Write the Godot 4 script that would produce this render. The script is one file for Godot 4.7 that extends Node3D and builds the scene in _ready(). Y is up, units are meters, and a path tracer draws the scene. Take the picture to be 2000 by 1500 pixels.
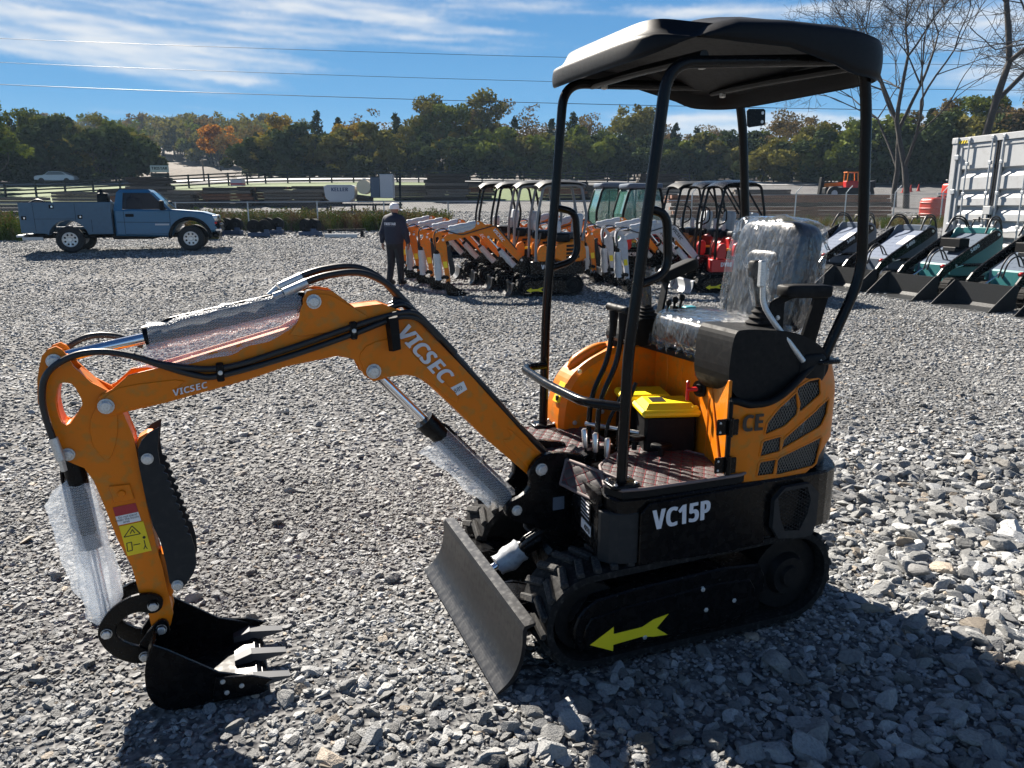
extends Node3D

# ------------------------------------------------------------------ helpers
var M := {}
var rng := RandomNumberGenerator.new()
var taken := {}
const MF := Vector3(-0.9349, 0, 0.3550)          # the way the big machine faces
const MO := Vector3(0.511, 0.012, -3.166)

func S() -> SurfaceTool:
	var st := SurfaceTool.new()
	st.begin(Mesh.PRIMITIVE_TRIANGLES)
	st.set_smooth_group(-1)
	return st

func numbered(n: String) -> String:
	if not taken.has(n):
		taken[n] = 0
		return n
	taken[n] += 1
	return "%s_%03d" % [n, taken[n]]

func mesh_of(st: SurfaceTool) -> ArrayMesh:
	st.generate_normals()
	return st.commit()

func put(parent: Node, called: String, st: SurfaceTool, m: Material) -> MeshInstance3D:
	return put_mesh(parent, called, mesh_of(st), m)

func put_mesh(parent: Node, called: String, mesh: Mesh, m: Material, xf := Transform3D()) -> MeshInstance3D:
	var o := MeshInstance3D.new()
	o.name = numbered(called) if parent == self else called
	o.mesh = mesh
	o.material_override = m
	o.transform = xf
	parent.add_child(o, true)
	return o

func tag(o: Node, label: String, category: String, group := "") -> void:
	o.set_meta("label", label)
	o.set_meta("category", category)
	if group != "":
		o.set_meta("group", group)

func thing(called: String, label: String, category: String, at := Vector3.ZERO, turn := 0.0, group := "") -> Node3D:
	var o := Node3D.new()
	o.name = numbered(called)
	add_child(o)
	o.position = at
	o.rotation.y = turn
	tag(o, label, category, group)
	return o

func copy_of(src: Node3D, at: Vector3, turn: float, label: String, group := "") -> Node3D:
	var base := String(src.name)
	var k := base.rfind("_")
	if k > 0 and base.substr(k + 1).is_valid_int():
		base = base.substr(0, k)
	var r: Node3D = src.duplicate()
	r.name = numbered(base)
	add_child(r)
	r.position = at
	r.rotation = Vector3(0, turn, 0)
	r.set_meta("label", label)
	if group != "":
		r.set_meta("group", group)
	return r

func structure(o: Node) -> Node:
	o.set_meta("kind", "structure")
	return o

func E(a: float, h: float, b: float) -> Vector3:
	return Vector3(a, h, -b)

# a flat polygon turned so that it looks away from c
func fan(st: SurfaceTool, p: Array, c: Vector3) -> void:
	var n: Vector3 = (p[0] - p[2]).cross(p[0] - p[1])
	var mid := Vector3.ZERO
	for q in p:
		mid += q
	mid /= p.size()
	var flip: bool = n.dot(mid - c) < 0.0
	for i in range(1, p.size() - 1):
		st.add_vertex(p[0])
		if flip:
			st.add_vertex(p[i + 1])
			st.add_vertex(p[i])
		else:
			st.add_vertex(p[i])
			st.add_vertex(p[i + 1])

func box(st: SurfaceTool, c: Vector3, size: Vector3, bev := 0.0, bas := Basis()) -> void:
	var hs := size * 0.5
	var bv := minf(bev, minf(hs.x, minf(hs.y, hs.z)) * 0.95)
	st.set_smooth_group(-1)
	var corner := func(k: int, sg: Vector3) -> Vector3:
		var v := Vector3(sg.x * (hs.x - bv), sg.y * (hs.y - bv), sg.z * (hs.z - bv))
		v[k] = sg[k] * hs[k]
		return c + bas * v
	for k in 3:
		var u := (k + 1) % 3
		var w := (k + 2) % 3
		for s in [-1.0, 1.0]:
			var q := []
			for t in [[-1, -1], [1, -1], [1, 1], [-1, 1]]:
				var sg := Vector3()
				sg[k] = s
				sg[u] = t[0]
				sg[w] = t[1]
				q.append(corner.call(k, sg))
			fan(st, q, c)
	if bv <= 0.0:
		return
	for k in 3:
		var u := (k + 1) % 3
		var w := (k + 2) % 3
		for t in [[-1, -1], [1, -1], [1, 1], [-1, 1]]:
			var s0 := Vector3()
			s0[k] = -1
			s0[u] = t[0]
			s0[w] = t[1]
			var s1 := s0
			s1[k] = 1
			fan(st, [corner.call(u, s0), corner.call(u, s1), corner.call(w, s1), corner.call(w, s0)], c)
	for x in [-1, 1]:
		for y in [-1, 1]:
			for z in [-1, 1]:
				var sg := Vector3(x, y, z)
				fan(st, [corner.call(0, sg), corner.call(1, sg), corner.call(2, sg)], c)

# box whose ends differ: eight corners given by four at one end, four at the other
func hexa(st: SurfaceTool, p: Array) -> void:
	var c := Vector3.ZERO
	for q in p:
		c += q / 8.0
	st.set_smooth_group(-1)
	for f in [[0, 1, 2, 3], [4, 5, 6, 7], [0, 1, 5, 4], [1, 2, 6, 5], [2, 3, 7, 6], [3, 0, 4, 7]]:
		fan(st, [p[f[0]], p[f[1]], p[f[2]], p[f[3]]], c)

func bar(st: SurfaceTool, p0: Vector3, p1: Vector3, w: float, t: float, bev := 0.0, up := Vector3.UP) -> void:
	var d := p1 - p0
	var x := d.normalized()
	var z := x.cross(up)
	if z.length() < 0.01:
		z = x.cross(Vector3.RIGHT)
	z = z.normalized()
	var y := z.cross(x)
	box(st, (p0 + p1) * 0.5, Vector3(d.length(), t, w), bev, Basis(x, y, z))

func rod(st: SurfaceTool, p0: Vector3, p1: Vector3, r0: float, r1 := -1.0, seg := 12, caps := true) -> void:
	if r1 < 0.0:
		r1 = r0
	var d := (p1 - p0).normalized()
	var x := d.cross(Vector3.UP)
	if x.length() < 0.05:
		x = d.cross(Vector3.RIGHT)
	x = x.normalized()
	var y := d.cross(x)
	var a := []
	var b := []
	for i in seg:
		var t := TAU * i / seg
		var o := x * cos(t) + y * sin(t)
		a.append(p0 + o * r0)
		b.append(p1 + o * r1)
	var mid := (p0 + p1) * 0.5
	st.set_smooth_group(-1 if seg < 8 else 1)
	for i in seg:
		var j := (i + 1) % seg
		fan(st, [a[i], a[j], b[j], b[i]], mid)
	st.set_smooth_group(-1)
	if caps:
		if r0 > 0.0005:
			fan(st, a, mid)
		if r1 > 0.0005:
			fan(st, b, mid)

func curve_pts(pts: Array, sub: int, closed := false) -> Array:
	var out := []
	var n := pts.size()
	var last := n if closed else n - 1
	for i in last:
		var p1 = pts[i]
		var p2 = pts[(i + 1) % n]
		var p0 = pts[(i - 1 + n) % n] if closed or i > 0 else p1 * 2.0 - p2
		var p3 = pts[(i + 2) % n] if closed or i + 2 < n else p2 * 2.0 - p1
		for k in sub:
			var t := float(k) / sub
			var t2 := t * t
			var t3 := t2 * t
			out.append(0.5 * (p1 * 2.0 + (p2 - p0) * t + (p0 * 2.0 - p1 * 5.0 + p2 * 4.0 - p3) * t2 + (p1 * 3.0 - p0 - p2 * 3.0 + p3) * t3))
	if not closed:
		out.append(pts[n - 1])
	return out

# straight runs with rounded bends, as bent pipe has
func bent(pts: Array, r: float, k := 6) -> Array:
	var out := [pts[0]]
	for i in range(1, pts.size() - 1):
		var p: Vector3 = pts[i]
		var u: Vector3 = pts[i - 1] - p
		var v: Vector3 = pts[i + 1] - p
		var q := minf(r, minf(u.length(), v.length()) * 0.48)
		var a := p + u.normalized() * q
		var b := p + v.normalized() * q
		for j in k + 1:
			var t := float(j) / k
			out.append(a.lerp(p, t).lerp(p.lerp(b, t), t))
	out.append(pts[-1])
	return out

func tube(st: SurfaceTool, pts: Array, r: float, seg := 10, rr := []) -> void:
	var n := pts.size()
	var rings := []
	var x := Vector3.ZERO
	for i in n:
		var d: Vector3 = (pts[mini(i + 1, n - 1)] - pts[maxi(i - 1, 0)]).normalized()
		if i == 0:
			x = d.cross(Vector3.UP)
			if x.length() < 0.1:
				x = d.cross(Vector3.RIGHT)
		x = (x - d * x.dot(d)).normalized()
		var y := d.cross(x)
		var q := r if rr.is_empty() else r * float(rr[i])
		var ring := []
		for k in seg:
			var t := TAU * k / seg
			ring.append(pts[i] + (x * cos(t) + y * sin(t)) * q)
		rings.append(ring)
	st.set_smooth_group(2)
	for i in n - 1:
		var mid: Vector3 = (pts[i] + pts[i + 1]) * 0.5
		for k in seg:
			var j := (k + 1) % seg
			fan(st, [rings[i][k], rings[i][j], rings[i + 1][j], rings[i + 1][k]], mid)
	st.set_smooth_group(-1)
	fan(st, rings[0], pts[1])
	fan(st, rings[n - 1], pts[n - 2])

# profile of (radius, height) turned about the y axis of xf
func lathe(st: SurfaceTool, prof: Array, seg: int, xf := Transform3D(), smooth := true) -> void:
	for i in prof.size() - 1:
		var p: Vector2 = prof[i]
		var q: Vector2 = prof[i + 1]
		if p.distance_to(q) < 1e-6:
			continue
		st.set_smooth_group(4 + i if smooth else -1)
		for k in seg:
			var t0 := TAU * k / seg
			var t1 := TAU * (k + 1) / seg
			var a := xf * Vector3(p.x * cos(t0), p.y, p.x * sin(t0))
			var b := xf * Vector3(p.x * cos(t1), p.y, p.x * sin(t1))
			var c := xf * Vector3(q.x * cos(t1), q.y, q.x * sin(t1))
			var d := xf * Vector3(q.x * cos(t0), q.y, q.x * sin(t0))
			# outward is the profile's right side going up
			if p.x > 1e-6:
				st.add_vertex(a)
				st.add_vertex(d)
				st.add_vertex(b)
			if q.x > 1e-6:
				st.add_vertex(b)
				st.add_vertex(d)
				st.add_vertex(c)
	st.set_smooth_group(-1)

func ccw(poly: Array) -> Array:
	var s := 0.0
	for i in poly.size():
		var p: Vector2 = poly[i]
		var q: Vector2 = poly[(i + 1) % poly.size()]
		s += p.x * q.y - q.x * p.y
	if s < 0.0:
		var r := poly.duplicate()
		r.reverse()
		return r
	return poly

func chaikin(poly: Array, times := 1, cut := 0.22) -> Array:
	var p := poly
	for t in times:
		var o := []
		for i in p.size():
			var a: Vector2 = p[i]
			var b: Vector2 = p[(i + 1) % p.size()]
			o.append(a.lerp(b, cut))
			o.append(a.lerp(b, 1.0 - cut))
		p = o
	return p

# polygon in local x, y pushed from z0 to z1, edges chamfered; xf puts it in place
func ext(st: SurfaceTool, poly0: Array, z0: float, z1: float, bev := 0.0, xf := Transform3D()) -> void:
	var poly := ccw(poly0)
	var n := poly.size()
	if z0 > z1:
		var tmp := z0
		z0 = z1
		z1 = tmp
	var ins := []
	for i in n:
		var a: Vector2 = poly[(i - 1 + n) % n]
		var b: Vector2 = poly[i]
		var c: Vector2 = poly[(i + 1) % n]
		var n1 := (b - a).normalized().orthogonal()
		var n2 := (c - b).normalized().orthogonal()
		var m := (n1 + n2)
		m = m.normalized() if m.length() > 0.01 else n1
		# orthogonal() of a ccw edge points outward in Godot's convention; move inward
		var k := bev / maxf(0.4, m.dot(n1))
		var inward := b - m * k
		var inward2 := b + m * k
		ins.append([inward, inward2])
	# pick the side that lies inside
	var pick := 0
	if n > 0:
		var test_in := 0
		for i in mini(n, 7):
			var e: Vector2 = (poly[(i + 1) % n] - poly[i]).normalized()
			var left := Vector2(-e.y, e.x)
			if (ins[i][0] - poly[i]).dot(left) > 0.0:
				test_in += 1
			else:
				test_in -= 1
		pick = 0 if test_in >= 0 else 1
	var inner := PackedVector2Array()
	for q in ins:
		inner.append(q[pick] if bev > 0.0 else q[0])
	var outer := PackedVector2Array(poly)
	var cap := inner if bev > 0.0 else outer
	var idx := Geometry2D.triangulate_polygon(cap)
	if idx.is_empty():
		cap = outer
		idx = Geometry2D.triangulate_polygon(outer)
		bev = 0.0
	st.set_smooth_group(-1)
	var tri := func(a: Vector3, b: Vector3, c: Vector3, nn: Vector3):
		if (a - c).cross(a - b).dot(nn) < 0.0:
			var t := b
			b = c
			c = t
		st.add_vertex(xf * a)
		st.add_vertex(xf * b)
		st.add_vertex(xf * c)
	for i in range(0, idx.size(), 3):
		var a := cap[idx[i]]
		var b := cap[idx[i + 1]]
		var c := cap[idx[i + 2]]
		tri.call(Vector3(a.x, a.y, z1), Vector3(b.x, b.y, z1), Vector3(c.x, c.y, z1), Vector3(0, 0, 1))
		tri.call(Vector3(a.x, a.y, z0), Vector3(b.x, b.y, z0), Vector3(c.x, c.y, z0), Vector3(0, 0, -1))
	for i in n:
		var j := (i + 1) % n
		var e: Vector2 = (outer[j] - outer[i]).normalized()
		var nn := Vector3(e.y, -e.x, 0)
		var a0 := Vector3(outer[i].x, outer[i].y, z0 + bev)
		var a1 := Vector3(outer[i].x, outer[i].y, z1 - bev)
		var b0 := Vector3(outer[j].x, outer[j].y, z0 + bev)
		var b1 := Vector3(outer[j].x, outer[j].y, z1 - bev)
		tri.call(a0, b0, b1, nn)
		tri.call(a0, b1, a1, nn)
		if bev > 0.0:
			var c0 := Vector3(cap[i].x, cap[i].y, z0)
			var c1 := Vector3(cap[i].x, cap[i].y, z1)
			var d0 := Vector3(cap[j].x, cap[j].y, z0)
			var d1 := Vector3(cap[j].x, cap[j].y, z1)
			tri.call(a1, b1, d1, nn + Vector3(0, 0, 1))
			tri.call(a1, d1, c1, nn + Vector3(0, 0, 1))
			tri.call(a0, b0, d0, nn - Vector3(0, 0, 1))
			tri.call(a0, d0, c0, nn - Vector3(0, 0, 1))

# joins a hole to an outline by a hair-thin bridge
func with_hole(outer: Array, hole: Array) -> Array:
	var o := ccw(outer)
	var hh := ccw(hole).duplicate()
	hh.reverse()
	var bi := 0
	var bj := 0
	var best := 1e9
	for i in o.size():
		for j in hh.size():
			var d: float = o[i].distance_to(hh[j])
			if d < best:
				best = d
				bi = i
				bj = j
	var r := []
	for i in bi + 1:
		r.append(o[i])
	for j in hh.size():
		r.append(hh[(bj + j) % hh.size()])
	var sd: Vector2 = (hh[bj] - o[bi]).normalized().orthogonal() * 0.0004
	r.append(hh[bj] + (sd if true else Vector2.ZERO))
	r.append(o[bi] + sd)
	for i in range(bi + 1, o.size()):
		r.append(o[i])
	return r

# a grid of points as a smooth sheet, with a second sheet t behind it when t is not 0
func sheet(st: SurfaceTool, g: Array, t := 0.0, ref := Vector3.ZERO, smooth := true) -> void:
	var rows := g.size()
	var cols: int = g[0].size()
	for side in (2 if t != 0.0 else 1):
		st.set_smooth_group((6 + side) if smooth else -1)
		for i in rows - 1:
			for j in cols - 1:
				var a: Vector3 = g[i][j]
				var b: Vector3 = g[i][j + 1]
				var c: Vector3 = g[i + 1][j + 1]
				var d: Vector3 = g[i + 1][j]
				if side == 1:
					var off := ((a - c).cross(a - b)).normalized() * -t
					if off.length() < 1e-9:
						off = ((a - d).cross(a - c)).normalized() * -t
					a += off
					b += off
					c += off
					d += off
				for tr in [[a, b, c], [a, c, d]]:
					st.add_vertex(tr[0])
					st.add_vertex(tr[2] if side == 1 else tr[1])
					st.add_vertex(tr[1] if side == 1 else tr[2])
	st.set_smooth_group(-1)

func bolt(parent: Node, c: Vector3, dir: Vector3, r: float, m: Material, called := "bolt") -> MeshInstance3D:
	var st := S()
	var d := dir.normalized()
	r *= 0.8
	rod(st, c, c + d * r * 0.25, r * 1.22, r * 1.22, 14)
	rod(st, c + d * r * 0.25, c + d * r * 0.8, r, r, 6)
	rod(st, c + d * r * 0.8, c + d * r * 0.95, r * 0.9, r * 0.72, 12)
	return put(parent, called, st, m)

# real lettering: a thin slab of letters, x along dir, standing up along up
func words(parent: Node, text: String, c: Vector3, dir: Vector3, up: Vector3, height: float, m: Material, called := "lettering", wide := 1.0, slant := 0.0, bold := true, deep := 0.0015) -> MeshInstance3D:
	var tm := TextMesh.new()
	var f := SystemFont.new()
	f.font_names = PackedStringArray(["Droid Sans"])
	f.font_weight = 700 if bold else 400
	tm.font = f
	tm.font_size = 32
	tm.pixel_size = 0.01
	tm.depth = 0.1
	tm.curve_step = 1.0
	tm.text = text
	var s := height / 0.235
	var x := dir.normalized()
	var z := x.cross(up).normalized()
	var y := z.cross(x)
	var o := put_mesh(parent, called, tm, m)
	o.transform = Transform3D(Basis(x * s * wide, (y + x * slant) * s, z * deep / 0.1), c)
	if bold and height > 0.03:
		# a second run of the letters beside the first makes the strokes as heavy as the stencil
		var o2 := put_mesh(parent, called, tm, m)
		o2.transform = Transform3D(Basis(x * s * wide, (y + x * slant) * s, z * deep * 1.2 / 0.1), c + x * height * 0.055)
	return o

func poly_of(a: Array) -> Array:
	var r := []
	for i in range(0, a.size(), 2):
		r.append(Vector2(a[i], a[i + 1]))
	return r

# ------------------------------------------------------------------ materials
func noise_tex(freq: float, ramp: Array, oct := 4, type := FastNoiseLite.TYPE_SIMPLEX_SMOOTH, size := 512, sd := 1, nrm := -1.0) -> NoiseTexture2D:
	var n := FastNoiseLite.new()
	n.noise_type = type
	n.frequency = freq
	n.fractal_octaves = oct
	n.seed = sd
	var t := NoiseTexture2D.new()
	t.width = size
	t.height = size
	t.seamless = true
	t.noise = n
	if nrm > 0.0:
		t.as_normal_map = true
		t.bump_strength = nrm
	elif not ramp.is_empty():
		var g := Gradient.new()
		var off := PackedFloat32Array()
		var col := PackedColorArray()
		for r in ramp:
			off.append(r[0])
			col.append(r[1])
		g.offsets = off
		g.colors = col
		t.color_ramp = g
	return t

func lin(r: float, g: float, b: float) -> Color:
	return Color(r, g, b).linear_to_srgb()

func grey(v: float) -> Color:
	return Color(v, v, v)

func mat(c: Color, rough := 0.6, metal := 0.0, spec := 0.5) -> StandardMaterial3D:
	var m := StandardMaterial3D.new()
	m.albedo_color = c
	m.roughness = rough
	m.metallic = metal
	m.metallic_specular = spec
	return m

# paint with slight dirt: albedo ramp and roughness ramp from one noise
func worn(c: Color, dirt: Color, rough: float, rough2: float, scale := 3.0, amount := 0.35, metal := 0.0, sd := 1) -> StandardMaterial3D:
	var m := mat(Color.WHITE, 1.0, metal)
	m.albedo_texture = noise_tex(0.012, [[0.0, c], [0.5, c], [0.72, c.lerp(dirt, amount * 0.5)], [1.0, c.lerp(dirt, amount)]], 6, FastNoiseLite.TYPE_SIMPLEX_SMOOTH, 512, sd)
	m.roughness_texture = noise_tex(0.02, [[0.0, grey(rough)], [0.55, grey(lerpf(rough, rough2, 0.25))], [1.0, grey(rough2)]], 5, FastNoiseLite.TYPE_SIMPLEX_SMOOTH, 256, sd + 7)
	m.uv1_triplanar = true
	m.uv1_scale = Vector3.ONE * scale
	return m

func bubble_texture() -> ImageTexture:
	var n := 128
	var im := Image.create(n, n, false, Image.FORMAT_RGBA8)
	var r := RandomNumberGenerator.new()
	r.seed = 77
	for y in n:
		for x in n:
			var row := int(floor(y / 16.0))
			var xx := fposmod(x + (8 if row % 2 else 0), 16.0) - 8.0
			var yy := fposmod(y, 16.0) - 8.0
			var d := sqrt(xx * xx + yy * yy)
			var a := 0.20 + 0.06 * r.randf()
			if d < 6.5:
				a = 0.26 + 0.26 * smoothstep(3.0, 6.0, d)
			im.set_pixel(x, y, Color(1, 1, 1, a))
	return ImageTexture.create_from_image(im)

func bubble_height() -> ImageTexture:
	var n := 128
	var im := Image.create(n, n, false, Image.FORMAT_RGB8)
	for y in n:
		for x in n:
			var row := int(floor(y / 16.0))
			var xx := fposmod(x + (8 if row % 2 else 0), 16.0) - 8.0
			var yy := fposmod(y, 16.0) - 8.0
			var d := sqrt(xx * xx + yy * yy) / 7.0
			im.set_pixel(x, y, grey(sqrt(maxf(0.0, 1.0 - d * d))))
	return ImageTexture.create_from_image(im)

func make_materials() -> void:
	M.orange = worn(lin(0.66, 0.170, 0.002), lin(0.36, 0.19, 0.08), 0.34, 0.65, 2.5, 0.7)
	M.orange.metallic_specular = 0.35
	M.orange.normal_enabled = true
	M.orange.normal_texture = noise_tex(0.12, [], 3, FastNoiseLite.TYPE_SIMPLEX, 512, 15, 2.0)
	M.orange.normal_scale = 0.12
	M.orange.clearcoat_enabled = true
	M.orange.clearcoat = 0.12
	M.orange.clearcoat_roughness = 0.15
	M.black = worn(lin(0.0028, 0.003, 0.0036), lin(0.02, 0.02, 0.02), 0.22, 0.45, 4.0, 0.25)
	M.blackmatte = worn(lin(0.004, 0.0042, 0.0048), lin(0.025, 0.025, 0.023), 0.5, 0.75, 5.0, 0.4)
	M.tubeblack = worn(lin(0.006, 0.006, 0.0065), lin(0.03, 0.03, 0.03), 0.17, 0.3, 4.0, 0.2)
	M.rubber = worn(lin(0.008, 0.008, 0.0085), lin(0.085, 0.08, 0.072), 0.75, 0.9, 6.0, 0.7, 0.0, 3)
	M.hose = mat(lin(0.008, 0.008, 0.009), 0.42)
	M.roof = worn(lin(0.004, 0.0045, 0.006), lin(0.010, 0.010, 0.012), 0.50, 0.6, 5.0, 0.25)
	M.roof.normal_enabled = true
	M.roof.normal_texture = noise_tex(0.16, [], 2, FastNoiseLite.TYPE_SIMPLEX, 512, 5, 3.0)
	M.roof.normal_scale = 0.25
	M.steel = mat(lin(0.55, 0.55, 0.55), 0.32, 1.0)
	M.chrome = mat(lin(0.75, 0.75, 0.77), 0.08, 1.0)
	M.zinc = worn(lin(0.62, 0.63, 0.62), lin(0.3, 0.29, 0.26), 0.4, 0.65, 20.0, 0.6, 0.75)
	M.blade = worn(lin(0.014, 0.015, 0.017), lin(0.06, 0.06, 0.057), 0.28, 0.5, 5.0, 0.5, 0.4, 9)
	M.grey = mat(lin(0.05, 0.055, 0.06), 0.45)
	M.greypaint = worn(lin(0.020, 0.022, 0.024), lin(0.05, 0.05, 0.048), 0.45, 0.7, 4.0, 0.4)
	M.white = mat(lin(0.72, 0.72, 0.72), 0.45)
	M.decalwhite = mat(lin(0.62, 0.63, 0.66), 0.35)
	M.decalyellow = mat(lin(0.76, 0.58, 0.01), 0.45)
	M.decalred = mat(lin(0.35, 0.02, 0.03), 0.4)
	M.decalblack = mat(lin(0.01, 0.01, 0.01), 0.4)
	M.arrowyellow = mat(lin(0.74, 0.60, 0.01), 0.5)
	M.lid = mat(lin(0.84, 0.60, 0.004), 0.4)
	M.redplastic = mat(lin(0.55, 0.012, 0.01), 0.3)
	M.tealplastic = mat(lin(0.05, 0.28, 0.32), 0.4)
	M.mat_leather = worn(lin(0.045, 0.038, 0.039), lin(0.12, 0.10, 0.098), 0.55, 0.7, 6.0, 0.6, 0.0, 12)
	M.stitch = mat(lin(0.16, 0.012, 0.018), 0.7)
	M.piping = mat(lin(0.14, 0.105, 0.10), 0.6)
	M.seat = mat(lin(0.010, 0.011, 0.014), 0.4)
	M.seat.clearcoat_enabled = true
	M.seat.clearcoat = 0.3
	M.seat.clearcoat_roughness = 0.06
	M.seat.normal_enabled = true
	M.seat.normal_texture = noise_tex(0.018, [], 4, FastNoiseLite.TYPE_SIMPLEX_SMOOTH, 512, 33, 5.0)
	M.seat.normal_scale = 1.0
	M.seat.uv1_triplanar = true
	M.seat.uv1_scale = Vector3(1.4, 0.7, 1.4)
	var wr := mat(Color(0.93, 0.95, 0.97), 0.28)
	wr.transparency = BaseMaterial3D.TRANSPARENCY_ALPHA
	wr.albedo_texture = bubble_texture()
	wr.uv1_triplanar = true
	wr.uv1_scale = Vector3.ONE * 12.0
	wr.heightmap_enabled = true
	wr.heightmap_texture = bubble_height()
	wr.heightmap_scale = 0.25
	wr.cull_mode = BaseMaterial3D.CULL_DISABLED
	wr.backlight_enabled = true
	wr.backlight = Color(0.7, 0.7, 0.7)
	M.wrap = wr
	var fl := mat(Color(0.62, 0.66, 0.70, 0.075), 0.08)
	fl.transparency = BaseMaterial3D.TRANSPARENCY_ALPHA
	fl.metallic_specular = 1.0
	fl.cull_mode = BaseMaterial3D.CULL_DISABLED
	fl.normal_enabled = true
	fl.normal_texture = noise_tex(0.02, [], 3, FastNoiseLite.TYPE_SIMPLEX_SMOOTH, 512, 31, 9.0)
	fl.normal_scale = 1.0
	fl.uv1_triplanar = true
	fl.uv1_scale = Vector3(1.6, 0.8, 1.6)
	M.film = fl
	M.mesh = mat(lin(0.17, 0.16, 0.14), 0.55, 0.3)
	M.teeth = mat(lin(0.065, 0.068, 0.074), 0.55, 0.5)
	M.iron = worn(lin(0.028, 0.029, 0.03), lin(0.06, 0.055, 0.05), 0.6, 0.8, 5.0, 0.5, 0.0, 71)
	var gl := mat(Color(0.35, 0.55, 0.5, 0.28), 0.05)
	gl.transparency = BaseMaterial3D.TRANSPARENCY_ALPHA
	gl.cull_mode = BaseMaterial3D.CULL_DISABLED
	M.glass = gl
	var tg := mat(Color(0.03, 0.04, 0.05, 0.6), 0.04)
	tg.transparency = BaseMaterial3D.TRANSPARENCY_ALPHA
	tg.cull_mode = BaseMaterial3D.CULL_DISABLED
	M.carglass = tg
	M.postgrey = worn(lin(0.20, 0.21, 0.22), lin(0.11, 0.11, 0.11), 0.4, 0.6, 4.0, 0.4)
	M.machinewhite = worn(lin(0.44, 0.45, 0.47), lin(0.32, 0.32, 0.31), 0.35, 0.55, 2.0, 0.35)
	M.machinered = worn(lin(0.42, 0.010, 0.010), lin(0.25, 0.02, 0.02), 0.35, 0.5, 2.0, 0.35)
	M.teal = worn(lin(0.030, 0.17, 0.175), lin(0.06, 0.14, 0.14), 0.35, 0.55, 2.0, 0.4)
	M.mixgrey = worn(lin(0.10, 0.125, 0.165), lin(0.065, 0.075, 0.09), 0.55, 0.7, 2.0, 0.4)
	M.plastic_wrap = worn(lin(0.48, 0.50, 0.52), lin(0.22, 0.23, 0.25), 0.25, 0.45, 6.0, 0.7, 0.0, 21)
	M.plastic_wrap.backlight_enabled = true
	M.plastic_wrap.backlight = Color(0.4, 0.4, 0.4)
	M.galv = worn(lin(0.42, 0.44, 0.46), lin(0.25, 0.26, 0.27), 0.4, 0.6, 8.0, 0.5, 0.5)
	M.weathered = worn(lin(0.15, 0.125, 0.10), lin(0.05, 0.04, 0.033), 0.8, 0.95, 1.5, 0.9, 0.0, 41)
	M.darkwood = worn(lin(0.045, 0.035, 0.028), lin(0.10, 0.08, 0.06), 0.8, 0.95, 1.5, 0.8, 0.0, 42)
	M.rustwood = worn(lin(0.21, 0.095, 0.05), lin(0.06, 0.032, 0.024), 0.8, 0.95, 1.5, 0.9, 0.0, 43)
	M.blackfence = mat(lin(0.012, 0.012, 0.012), 0.7)
	M.tyre = worn(lin(0.010, 0.010, 0.010), lin(0.05, 0.048, 0.045), 0.7, 0.85, 4.0, 0.6, 0.0, 44)
	for k in ["black", "blackmatte", "rubber", "greypaint", "roof", "tubeblack"]:
		M[k].metallic_specular = 0.3
	for k in ["mixgrey", "machinewhite", "postgrey"]:
		M[k].metallic_specular = 0.2
	M.palehood = worn(lin(0.15, 0.18, 0.24), lin(0.10, 0.11, 0.13), 0.55, 0.7, 2.0, 0.4, 0.0, 81)
	M.palehood.metallic_specular = 0.2
	M.lug = worn(lin(0.012, 0.012, 0.012), lin(0.13, 0.12, 0.105), 0.8, 0.95, 9.0, 0.8, 0.0, 82)
	M.wire = mat(lin(0.16, 0.17, 0.17), 0.6)
	M.bark = worn(lin(0.040, 0.034, 0.029), lin(0.085, 0.075, 0.066), 0.85, 0.95, 1.0, 0.8, 0.0, 45)

# ------------------------------------------------------------------ camera, sky, sun
const EXPO := 3.1
const SUN := Vector3(-0.429, 0.616, -0.661)

func setup_view() -> void:
	var cam := Camera3D.new()
	cam.name = "camera"
	cam.fov = 53.13
	cam.near = 0.05
	cam.far = 3000.0
	add_child(cam)
	cam.position = Vector3(0, 1.70, 0)
	cam.rotation_degrees = Vector3(-12.953, 0, 0)
	cam.current = true
	var env := Environment.new()
	env.tonemap_mode = Environment.TONE_MAPPER_LINEAR
	env.tonemap_exposure = EXPO
	env.background_mode = Environment.BG_SKY
	env.sdfgi_enabled = true
	env.ssao_enabled = true
	env.ssil_enabled = true
	env.fog_enabled = true
	env.fog_density = 0.00025
	env.fog_light_color = Color(0.62, 0.72, 0.82)
	var sky := Sky.new()
	var sm := PanoramaSkyMaterial.new()
	sm.panorama = sky_image()
	sm.energy_multiplier = 1.0
	sky.sky_material = sm
	env.sky = sky
	var we := WorldEnvironment.new()
	we.name = "world_environment"
	we.environment = env
	add_child(we)
	var sun := DirectionalLight3D.new()
	sun.name = "sun"
	sun.light_energy = 1.6
	sun.light_angular_distance = 0.53
	sun.light_color = Color(1.0, 0.965, 0.915)
	sun.shadow_enabled = true
	add_child(sun)
	sun.look_at_from_position(SUN * 50.0, Vector3.ZERO, Vector3.UP)

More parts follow.
